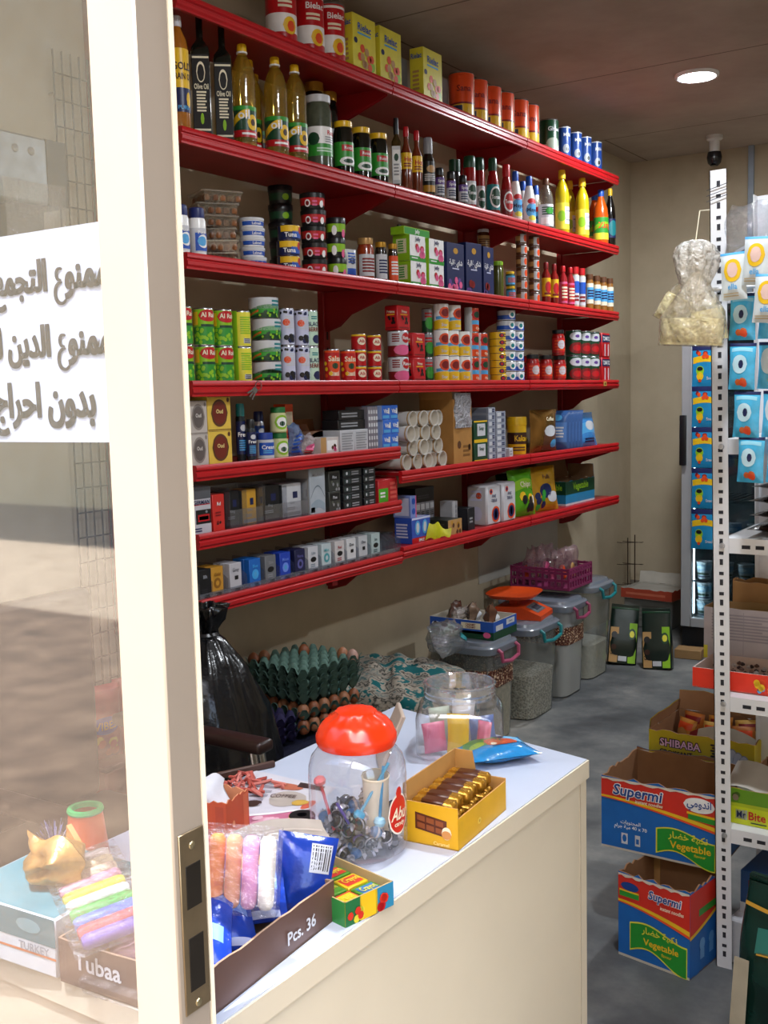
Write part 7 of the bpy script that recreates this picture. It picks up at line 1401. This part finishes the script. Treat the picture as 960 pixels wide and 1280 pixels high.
# ---- square jar without lid
pa, pb_ = at(517, 945, Z=CH), at(629, 950, Z=CH); w4 = .158; c4 = (pa+pb_)/2+Vector((-.02, .045, 0)); zt4 = at(572, 851, Y=c4.y).z-CH; sq = thing('square_jar', (c4.x, c4.y, CH+.0005), R(27), 'square clear plastic jar with open screw neck and no lid', 'jar')
zn = zt4-.03; b = MB(); rloft(b, [(.001, .001, .001), (w4*.9, w4*.9, .0), (w4, w4, .008), (w4, w4, zn*.72), (w4*.96, w4*.96, zn*.82), (w4*.84, w4*.84, zn*.93)], plast, 64, 5.5); b.lathe([(.068, zn*.93), (.064, zn), (.0645, zn+.004)], plast, 64); b.build('jar_body', sq)
b = MB(); b.lathe([(.0645, zn+.0035), (.066, zn+.008), (.0645, zn+.0115), (.0663, zn+.0155), (.0645, zn+.019), (.0645, zn+.026), (.067, zn+.028), (.0645, zn+.030), (.060, zn+.030), (.060, zn)], clear('#f0f2f4', .3, .16, '#e6e8ec', .03), 64); b.build('screw_neck', sq)
for i, (x, y, rz_, c, hh, ww, t) in enumerate(((-.034, -.024, .3, '#cf6a8a', .05, .036, 'pink'), (-.002, -.03, -.1, '#e0b50c', .066, .034, 'yellow'), (.032, -.022, -.3, '#d8608f', .052, .022, 'bright pink'), (.034, .024, .2, '#5f78b5', .045, .04, 'blue'), (-.03, .022, .5, '#b9c4b2', .06, .036, 'pale green'), (.0, .03, .1, '#d9d9dd', .07, .036, 'white'))):
    v = Matrix.Rotation(R(27), 3, 'Z') @ Vector((x*1.25, y*1.25, .004)); g = pouch('sweet_packet', ww*1.2, hh*1.1, .018, M(c, .35, 0, .12, 30, .1), seed=140+i); put(g, 'packet', '%s sweet packet inside the square open jar' % t, Vector((c4.x, c4.y, CH))+v, (R(-6), R(5*(i % 3)-5), R(27)+rz_))
# ---- tan board leaning against the jar
pA, pB = at(497, 922, Z=CH+.002), at(530, 873, Y=c4.y-.02); b = MB(); b.box(-.004, -.045, 0, .004, .045, .105, M('#b9a593', .5, 0, .1, 14), .002); b.strip(lambda a, c, l: (.004+E_*l, (a-.5)*.04, .03+c*.05), 0, 1, 0, 1, K('choc'), 1, 1); o = b.build('leaning_board'); put(o, 'board', 'tan board with dark slot leaning beside the square jar', (-1.045, 1.545, CH+.001), (R(0), R(24), R(38)))
# ---- blue gummy bag
q = at(665, 952, Z=CH+.01); g = pouch('gummy_bag', .13, .10, .028, M('#2580bd', .16, 0, .25, 25, .25), [('e', .32, .66, .3, .26, '#2f7a2a'), ('e', .55, .5, .28, .18, '#b8451f'), ('E', .48, .45, .14, .1, '#c9622a'), ('E', .42, .4, .05, .05, 'cream'), ('e', .18, .5, .12, .1, '#8aa81f'), ('w', .65, .95, .5, .9, 0, '#6fb4dc'), ('E', .62, .75, .08, .06, 'navy')], seed=150); put(g, 'bag', 'shiny blue sweets bag with green and red print lying on the counter', (q.x-.02, q.y+.075-.04, CH+.0165), (R(-90), 0, R(52)))
g.location = (q.x-.035, q.y-.02, CH+.0165)
# ---- tray of crayon boxes
A, B_ = at(432, 1160, Z=CH), at(492, 1131, Z=CH); ang = math.atan2((B_-A).y, (B_-A).x); wT = (B_-A).length; dT = .15; hT = .032
o = open_carton('crayon_tray', wT, dT, hT, '#b9a01a', '#b09a6c', t=.002, F_=[('s', 0, .3, 0, 1, '#1d6a3a'), ('d', .18, .5, .14, .35, 7, .16, '#c9301f', 'lemon'), ('s', .32, .62, 0, 1, 'yellow'), ('s', .66, 1, 0, 1, '#2a80a8'), ('d', .83, .4, .12, .25, 4, .2, '#c92a1f', 'red')], L_=[('s', 0, 1, 0, 1, '#2a7a3a'), ('d', .5, .5, .4, .3, 10, .2, 'red', 'yellow')])
cT = (A+B_)/2+Vector((-math.sin(ang), math.cos(ang), 0))*dT/2; put(o, 'box', 'small open tray of crayon boxes between the brown box and candy jar', Vector((cT.x, cT.y, CH)), ang)
M4 = Matrix.Rotation(ang, 3, 'Z'); cols = ['#c8352a', '#4f8a2a', '#4f8a2a', '#d8b81c', '#2f6fae', '#4f8a2a', '#c8352a', '#2f6fae']; tn = ['red', 'green', 'green', 'yellow', 'blue', 'green', 'red', 'blue']
for i in range(8):
    o = carton('crayon_box', wT*.46-.003, .030, .02, cols[i], [('l', .1, .9, .2, .8, 2, 'lemon')], T_=[('s', .1, .9, .15, .85, cols[(i+3) % 8]), ('t', .5, .5, .4, 'Crayon', 'lemon', .7)], c=.001); v = M4 @ Vector(((i % 2-.5)*wT*.46, -dT/2+.022+.034*(i//2), .0025)); put(o, 'box', '%s crayon box in the small tray, %s row, %s' % (tn[i], NTH[i//2], ['left', 'right'][i % 2]), Vector((cT.x, cT.y, CH))+v, ang)
# ---- brown box (two written sides) with blue packs
tb = R(3.5); wX, dY, hX = .20, .265, .052; Acorner = Vector((-.757, .772, CH)); MX = Matrix.Rotation(tb, 3, 'Z'); cX = Acorner+MX @ Vector((-wX/2, dY/2, 0)); bx_m = M('#5a3f36', .5, 0, .08, 10)
o = open_carton('chocolate_carton', wX, dY, hX, '#5a3f36', '#8a705c', t=.003, rag=.0015, R_=[('t', .72, .42, .3, 'Pcs. 36', 'lgrey', .4)], F_=[('t', .30, .62, .4, 'Tubaa', 'lgrey', .5)]); o.name = 'sweets_carton'
put(o, 'box', 'brown open carton lettered Pcs. 36 on its side at the near end of the counter', cX, tb)
blu = M('#173694', .2, .1, .3, 25, .3)
for i, (x, y, z, rx, ry, rz_, s_) in enumerate(((.066, .128, .004, 22, 14, 0, 1.0), (.05, .06, .022, 56, -6, -6, 1.1), (.052, .0, .018, 58, 8, 10, 1.1), (-.005, .085, .02, 60, 0, -12, 1.0), (-.03, .02, .02, 62, 6, 10, 1), (.058, -.055, .012, 60, -6, -8, 1.05), (.0, -.04, .014, 64, 4, 6, 1.0))):
    g = pouch('blue_packet', .078*s_, .10*s_, .03, blu, [('s', .55, .92, .55, .9, '#b9bdc8')]+[('s', .575+.042*k, .59+.042*k+.010*(k % 2), .58, .88, 'black') for k in range(8)] if i == 0 else [('w', .1, .9, .3, .5, .1, '#5f86d8'), ('e', .5, .7, .2, .12, '#c9a04a'), ('s', .1, .9, .03, .1, '#a9b4d8')], seed=160+i)
    put(g, 'packet', 'shiny blue packet in the brown carton, %s' % ['farthest, with barcode', 'second from the far end', 'third from the far end', 'behind the barcode one', 'behind the middle ones', 'nearest the door post', 'inner one near the door post'][i], cX+MX @ Vector((x, y-.03, z+.006)), (R(-rx), R(ry), tb+R(40)+R(rz_)))
# clay stick packs
def clay(cols_, n0):
    t = thing('clay_pack'); n = len(cols_)
    for i, c in enumerate(cols_):
        b = MB(); b.lathe([(.0004, 0), (.006, .001), (.0085, .005), (.0088, .012), (.0088, .066), (.0085, .073), (.006, .077), (.0004, .078)], M(c, .5, 0, .05, 20), 16, ((i-(n-1)/2)*.0184, 0, 0)); b.build('clay_stick', t)
    b = MB(); W = n*.0184; b.grid(lambda a, c: ((.5*W+.004)*math.copysign(min(1, abs(1.35*math.cos(2*PI*a))), math.cos(2*PI*a)), .0125*math.copysign(min(1, abs(1.6*math.sin(2*PI*a))), math.sin(2*PI*a)), -.004+.09*c), 40, 4, clear('#fbfbfd', .12, .05, '#e9e9ee', .05, 60)); b.build('wrapper', t); return t
t = clay(['#d84a86', '#e0803a', '#e0956c', '#cf8bb8', '#d9d4cc'], 0); pq = at(296, 1140, Z=CH+.045); put(t, 'clay', 'pack of orange, peach, pink and white clay sticks beside the door post', cX+MX @ Vector((.015, .035, .052)), (R(-10), R(3), R(28)))
t.location = (at(292, 1150, Z=CH+.05).x-.012, at(292, 1150, Z=CH+.05).y+.01, CH+.058); t.scale = (1.1, 1.25, 1.08)
# grey cardboard flap
q = at(345, 1065, Z=CH+.075); b = MB(); fl2 = lambda a, c: ((a-.5)*.155, (c-.5)*.075+.01*math.sin(a*3), .012*math.sin(a*PI)+.004*math.sin(c*6)); b.grid(fl2, 14, 6, M('#8f857b', .8, 0, .15, 20)); b.grid(lambda a, c: tuple(Vector(fl2(a, c))+Vector((0, 0, .003))), 14, 6, M('#a0968b', .8, 0, .12, 20)); b.strip(lambda a, c, l: tuple(Vector(fl2(a, c))+Vector((0, 0, .0034+E_*l))), .5, .75, .1, .55, K('#b5a890'), 6, 1); b.strip(lambda a, c, l: tuple(Vector(fl2(a, c))+Vector((0, 0, .0034+E_*l))), .03, .97, .62, .72, K('#b9aea2'), 8, 1)
o = b.build('cardboard_flap', smooth=60); put(o, 'cardboard', 'torn grey cardboard sheet lying over the goods left of the candy jar', (q.x-.01, q.y+.0, CH+.075), (R(10), R(-5), R(50)))
# orange carton with white bag
q = at(275, 1052, Z=CH); o = open_carton('orange_carton', .10, .065, .062, '#b8461a', '#c9825a', t=.002, F_=[('s', .82, .96, .1, .9, '#a83c14')], R_=[('s', .75, .95, .1, .95, '#c85a24'), ('e', .3, .4, .06, .08, '#d98a5a')], rag=.003); o.name = 'orange_carton'; q = at(284, 1056, Z=CH); v = Matrix.Rotation(R(10), 3, 'Z') @ Vector((.05, -.0325, 0)); put(o, 'box', 'orange open carton holding a white bag behind the door post', (q.x-v.x, q.y-v.y, CH), R(10)); oc = Vector(o.location)
g = bag('white_bag', .08, .085, .04, M('#d5d5d9', .5, 0, .05, 20, .2), 170); put(g, 'bag', 'crumpled white plastic bag in the orange carton', oc+Vector((0, 0, .004)), R(10))
# papers
def sheet(name, pts, m, z, items=(), thick=.0008):
    b = MB(); n = 10; A, B2, C3, D3 = [Vector(p) for p in pts]
    f = lambda a, c: (A*(1-a)+B2*a)*(1-c)+(D3*(1-a)+C3*a)*c+Vector((0, 0, .001*math.sin(a*8)*math.sin(c*7)))
    b.grid(lambda a, c: f(a, c)-A, n, n, m); sfx = lambda a, c, l: f(a, c)-A+Vector((0, 0, E_*l))
    marks(b, sfx, ((D3-A).length/(B2-A).length), items, 6); b.poly([p-A+Vector((0, 0, -thick)) for p in (A, B2, C3, D3)], m); o = b.build(name); o.location = (A.x, A.y, z); return o
Zp = CH+.001; P4 = lambda *uv: [Vector((at(u, v, Z=Zp).x, at(u, v, Z=Zp).y, 0)) for u, v in uv]
o = sheet('poster_sheet', P4((258, 1068), (365, 1030), (420, 985), (312, 962)), M('#c9c7cf', .5, 0, .06, 20), Zp+.0004, [('s', 0, 1, 0, .36, '#c4708e'), ('d', .35, .2, .3, .12, 16, .03, '#e2b9c6', '#d9a0b2'), ('S', 0, 1, .36, .39, 'white'), ('e', .62, .62, .22, .14, '#b0a69e'), ('e', .55, .84, .15, .06, '#b86a50'), ('S', .62, .9, .86, .96, '#3a2a2a'), ('E', .8, .55, .1, .06, '#c9a24a'), ('l', .1, .4, .5, .9, 6, '#9a98a4'), ('e', .25, .55, .1, .05, '#3a2a24'), ('t', .55, .66, .06, 'COFFEE', '#6a5a58', .3), ('e', .92, .5, .07, .12, '#c9604a')]); tag(o, 'printed sheet with pink band and food pictures lying on the counter', 'sheet')
b = MB(); q = at(308, 990, Z=CH); rg = random.Random(8)
for k in range(26):
    x, y = rg.uniform(-.045, .045), rg.uniform(-.03, .03); b.tube([(x, y, .003), (x+rg.uniform(-.015, .015), y+rg.uniform(-.015, .015), .006+rg.random()*.007), (x+rg.uniform(-.02, .02), y+rg.uniform(-.02, .02), .004)], .003, M(['#b8564a', '#c47064', '#a8483c'][k % 3], .6), 5)
o = b.build('shredded_snack'); tag(o, 'heap of salmon red shredded sweets on the counter by the orange carton', 'sweets', None, 'stuff'); o.location = (q.x-.01, q.y+.02, CH+.0015)
b = MB(); b.box(-.055, -.004, 0, .055, .004, .012, M('#4a3026', .5), .002); put(b.build('wooden_strip'), 'strip', 'dark wooden strip behind the shredded red sweets', (q.x-.06, q.y+.07, CH), R(65))
q = at(378, 1030, Z=CH+.012); t = thing('tape_roll', (q.x, q.y, CH+.001), R(10), 'yellow and black roll between the poster sheet and candy jar', 'tape roll'); b = MB(); b.lathe([(.008, 0), (.019, 0), (.02, .002), (.02, .024), (.019, .026), (.008, .026), (.008, 0)], K('black', .3), 28); b.build('roll', t); b = MB(); sf = cyl_face(.0203, .026); b.strip(sf, -.2, .35, .05, .95, K('yellow', .3), 10, 0); b.build('yellow_band', t)
# ================================================================ seen through the door glass
# goods on the near end of the counter behind the pane
Zc = CH+.001
o = carton('tissue_carton', .17, .16, .07, '#c9ced2', [('s', 0, 1, .52, 1, '#3f6f78'), ('s', 0, 1, .3, .34, '#c46a2a'), ('t', .8, .42, .14, 'TURKEY', 'grey', .3), ('e', .75, .78, .12, .12, '#6f98a0')], T_=[('s', .02, .98, .02, .98, '#4f7f88')], c=.002); put(o, 'box', 'teal and white carton lettered TURKEY at the left end behind the glass', (-1.052, .835, CH), R(3.5))
def clay_row(name, cols_, L=.075, r=.0088):
    t = thing(name); n = len(cols_)
    for i, c in enumerate(cols_):
        b = MB(); b.lathe([(.0004, -L/2), (r*.7, -L/2+.001), (r, -L/2+.006), (r, L/2-.006), (r*.7, L/2-.001), (.0004, L/2)], M(c, .5, 0, .05, 20), 14); o = b.build('clay_stick', t, ((i-(n-1)/2)*2.08*r, 0, r), (R(90), 0, 0))
    b = MB(); W = n*2.08*r/2+.003; b.grid(lambda a, c: (W*math.copysign(min(1, abs(1.4*math.cos(2*PI*a))), math.cos(2*PI*a)), (c-.5)*(L+.02), r+(r+.001)*math.copysign(min(1, abs(1.5*math.sin(2*PI*a))), math.sin(2*PI*a))), 40, 4, clear('#fbfbfd', .12, .05, '#ededf0', .05, 60)); b.build('wrapper', t); return t
q = at(112, 1120, Z=CH+.075); t = clay_row('clay_pack', ['#d9c9bd', '#d8c39a', '#d9bfa0', '#cf8fa6', '#d9c81c', '#dfe0da', '#3fa83a', '#4f74c9', '#c9364a', '#6a4fb0']); put(t, 'clay', 'flat pack of ten coloured clay sticks behind the door glass', (q.x+.004, q.y+.008, CH+.066), (R(8), R(6), R(-28)))
t2 = clay_row('clay_pack', ['#c97a4a', '#7a52b0', '#5fae94', '#d85a52'], .075); q = at(185, 1055, Z=CH+.05); put(t2, 'clay', 'pack of orange, violet and teal clay sticks behind the rainbow pack', (-.895, .985, CH+.054), (R(75), 0, R(30)))
t3 = clay_row('clay_pack', ['#d9b41c', '#58b048', '#7f9ab0', '#d86a62', '#7a52b0', '#d98a5a'], .06); put(t3, 'clay', 'pack of coloured clay sticks sunk in the brown carton below the rainbow pack', cX+MX @ Vector((-.005, -.098, .012)), (R(20), R(0), tb))
# pink bag below the rainbow pack
g = bag('pink_bag', .10, .06, .03, M('#cf8a9c', .35, 0, .2, 25, .2), 180, [('e', .5, .5, .3, .2, '#e0b0b8'), ('e', .3, .3, .08, .1, '#d9862a')]); put(g, 'bag', 'pink packet in the brown carton under the rainbow clay sticks', cX+MX @ Vector((-.04, -.098, .006)), (R(-32), 0, tb))
# gold packet, tape, cone
q = at(20, 1105, Z=CH+.05); g = bag('gold_packet', .09, .06, .05, M('#b88a4a', .3, .3, .35, 40, .3), 181); put(g, 'packet', 'crumpled gold packet on the teal carton behind the glass', (-1.03, .82, CH+.071), R(10))
q = at(100, 1050, Z=CH+.06); t = thing('paper_cone', (q.x-.045, q.y+.05, CH), R(20), 'orange tapered cup with green rim behind the door glass', 'cup'); b = MB(); b.lathe([(.0005, 0), (.032, 0), (.024, .072), (.0245, .076)], M('#c8501f', .4), 28); b.build('cup_body', t); b = MB(); b.lathe([(.0245, .074), (.026, .077), (.0245, .081), (.019, .081), (.018, .074)], M('#2f9e58', .35), 28); b.build('rim', t); tl = Vector(t.location)
o = MB(); rg = random.Random(9)
for k in range(40): a = rg.random()*6.28; o.tube([(0, 0, 0), (.03*math.cos(a)*rg.random(), .03*math.sin(a)*rg.random(), .03+.02*rg.random())], .0007, M(['#8a8ab8', '#b9b9cc', '#5a5a90'][k % 3], .2, .8), 4)
o = o.build('tinsel_tuft'); put(o, 'tinsel', 'silver violet tinsel tuft beside the orange tapered cup', tl+Vector((-.065, -.005, 0)), 0); o['kind'] = 'stuff'
q = at(28, 1060, Z=CH+.05); b = MB(); b.prism([(-.04, 0), (.04, 0), (.03, .03), (-.03, .075)], 'y', -.004, .004, M('#c87a2a', .4)); put(b.build('orange_card'), 'card', 'orange slanted card standing behind the gold packet', (-1.13, .945, CH), R(-10))
q = tl; b = MB(); b.box(-.05, -.01, 0, .05, .01, .014, M('#2f7fc0', .3), .005, seg=2); put(b.build('blue_marker'), 'marker', 'blue marker lying between the cup and the rainbow clay sticks', (-.962, .905, CH+.0), R(-35))
# red snack bags standing on the floor rack by the wall, wire grid panel
wx = XW+.022; y0 = at(100, 700, X=wx).y; y1 = Y0-.03
gp = thing('wire_grid_panel', (wx, (y0+y1)/2, .0), 0, 'dark wire grid panel on the left wall beside the leftmost shelf upright', 'wire panel'); wmm = M('#2a2320', .5, .4); hw = (y1-y0)/2
for k in range(5):
    b = MB(); y = -hw+2*hw*k/4; b.tube([(0, y, 0), (0, y, 2.42)], .003, wmm, 5); b.build('upright_wire', gp)
for k in range(33):
    b = MB(); b.tube([(.004, -hw, .01+k*.0733), (.004, hw, .01+k*.0733)], .0022, wmm, 5); b.build('cross_wire', gp)
b = MB(); b.tube([(-.022, -hw, 2.3), (.0, -hw, 2.3)], .004, wmm, 6); b.build('wall_hook', gp)
st = thing('snack_stand', (-2.395, (y0+y1)/2-.03, 0), FR, 'low red display stand on the floor by the left wall', 'stand'); b = MB(); b.box(-.12, -.07, 0, .12, .07, .38, M('#7a2622', .5), .006); b.build('stand_body', st); b = MB(); b.box(-.125, -.075, .38, .125, .075, .395, M('#5a1a18', .5), .003); b.build('stand_top', st)
for k in range(2):
    g = pouch('crisp_bag', .13, .22, .06, M('#a82a30', .3, .1, .2, 16, .2), [('e', .5, .48, .4, .12, '#3f4a98'), ('t', .5, .48, .11, 'VIBES', 'gold', .6), ('s', 0, 1, .93, 1, '#c23a3a'), ('d', .5, .2, .3, .1, 8, .06, 'orange', 'yellow')], seed=190+k); put(g, 'bag', 'red crisp bag on the low red stand, %s' % ['nearer the door', 'nearer the shelves'][k], (-2.39, (y0+y1)/2-.09+.125*k-.01, .396), (0, 0, R(75)))
# bent metal bracket high on the left wall
pz = at(30, 268, X=-2.36); mb = thing('metal_bracket', (XW, pz.y+.03, pz.z), 0, 'bent grey metal bracket with screws and clear tape high behind the door glass', 'bracket'); gm_ = M('#8f9290', .35, .7, .2, 30)
b = MB(); b.box(0, -.26, .02, .16, .02, .15, gm_, .004); b.build('front_plate', mb); b = MB(); b.prism([(0, .02), (.16, .02), (.16, .15), (.05, .17), (0, .1)], 'y', .02, .07, M('#4f4c48', .5, .5)); b.build('side_cheek', mb)
for y in (-.06, -.02): b = MB(); b.lathe([(.0004, .004), (.007, .003), (.009, 0)], M('#c9cac8', .2, .9), 12); o = b.build('screw', mb, (.16, y, .12), (0, R(90), 0))
for k in range(2): b = MB(); b.prism([(0, -.28), (.10+.02*k, -.28), (.14, .02), (.04, .02)], 'y', -.20+.14*k, -.12+.14*k, M('#57534d', .5, .4)); b.build('leg', mb)
b = MB(); b.grid(lambda a, c: (.166+.006*math.sin(a*9+c*4), -.10+.16*a, .06-.22*c), 8, 8, clear('#fbf8f2', .14, .25, '#d5cdc2', .06, 50)); b.build('tape_strip', mb)

mb.scale = (1.15, 1.25, 1.3)
# ================================================================ light
w = bpy.data.worlds.new('sky'); SC.world = w; w.use_nodes = True; nt = w.node_tree; nt.nodes.clear()
o = nt.nodes.new('ShaderNodeOutputWorld'); bg = nt.nodes.new('ShaderNodeBackground'); sk = nt.nodes.new('ShaderNodeTexSky')
sk.sky_type = 'NISHITA'; sk.sun_disc = False; sk.sun_elevation = R(62); sk.sun_rotation = R(160); sk.air_density = 1.2; sk.dust_density = 2.5
nt.links.new(sk.outputs[0], bg.inputs[0]); bg.inputs[1].default_value = .48; nt.links.new(bg.outputs[0], o.inputs[0])
sun = bpy.data.lights.new('sun', 'SUN'); sun.energy = 15; sun.angle = R(.6); sun.color = (1, .97, .93)
so = bpy.data.objects.new('sun', sun); COL.objects.link(so)
d = Vector((.05, .26, -1)).normalized(); so.rotation_euler = d.to_track_quat('-Z', 'Y').to_euler()
vs = SC.view_settings; vs.view_transform = 'Standard'; vs.look = 'None'; vs.gamma = 1; vs.use_curve_mapping = False; vs.exposure = 1.12
SC.cycles.transparent_max_bounces = 32; SC.cycles.max_bounces = 10; SC.cycles.diffuse_bounces = 5
SC.cycles.use_denoising = True
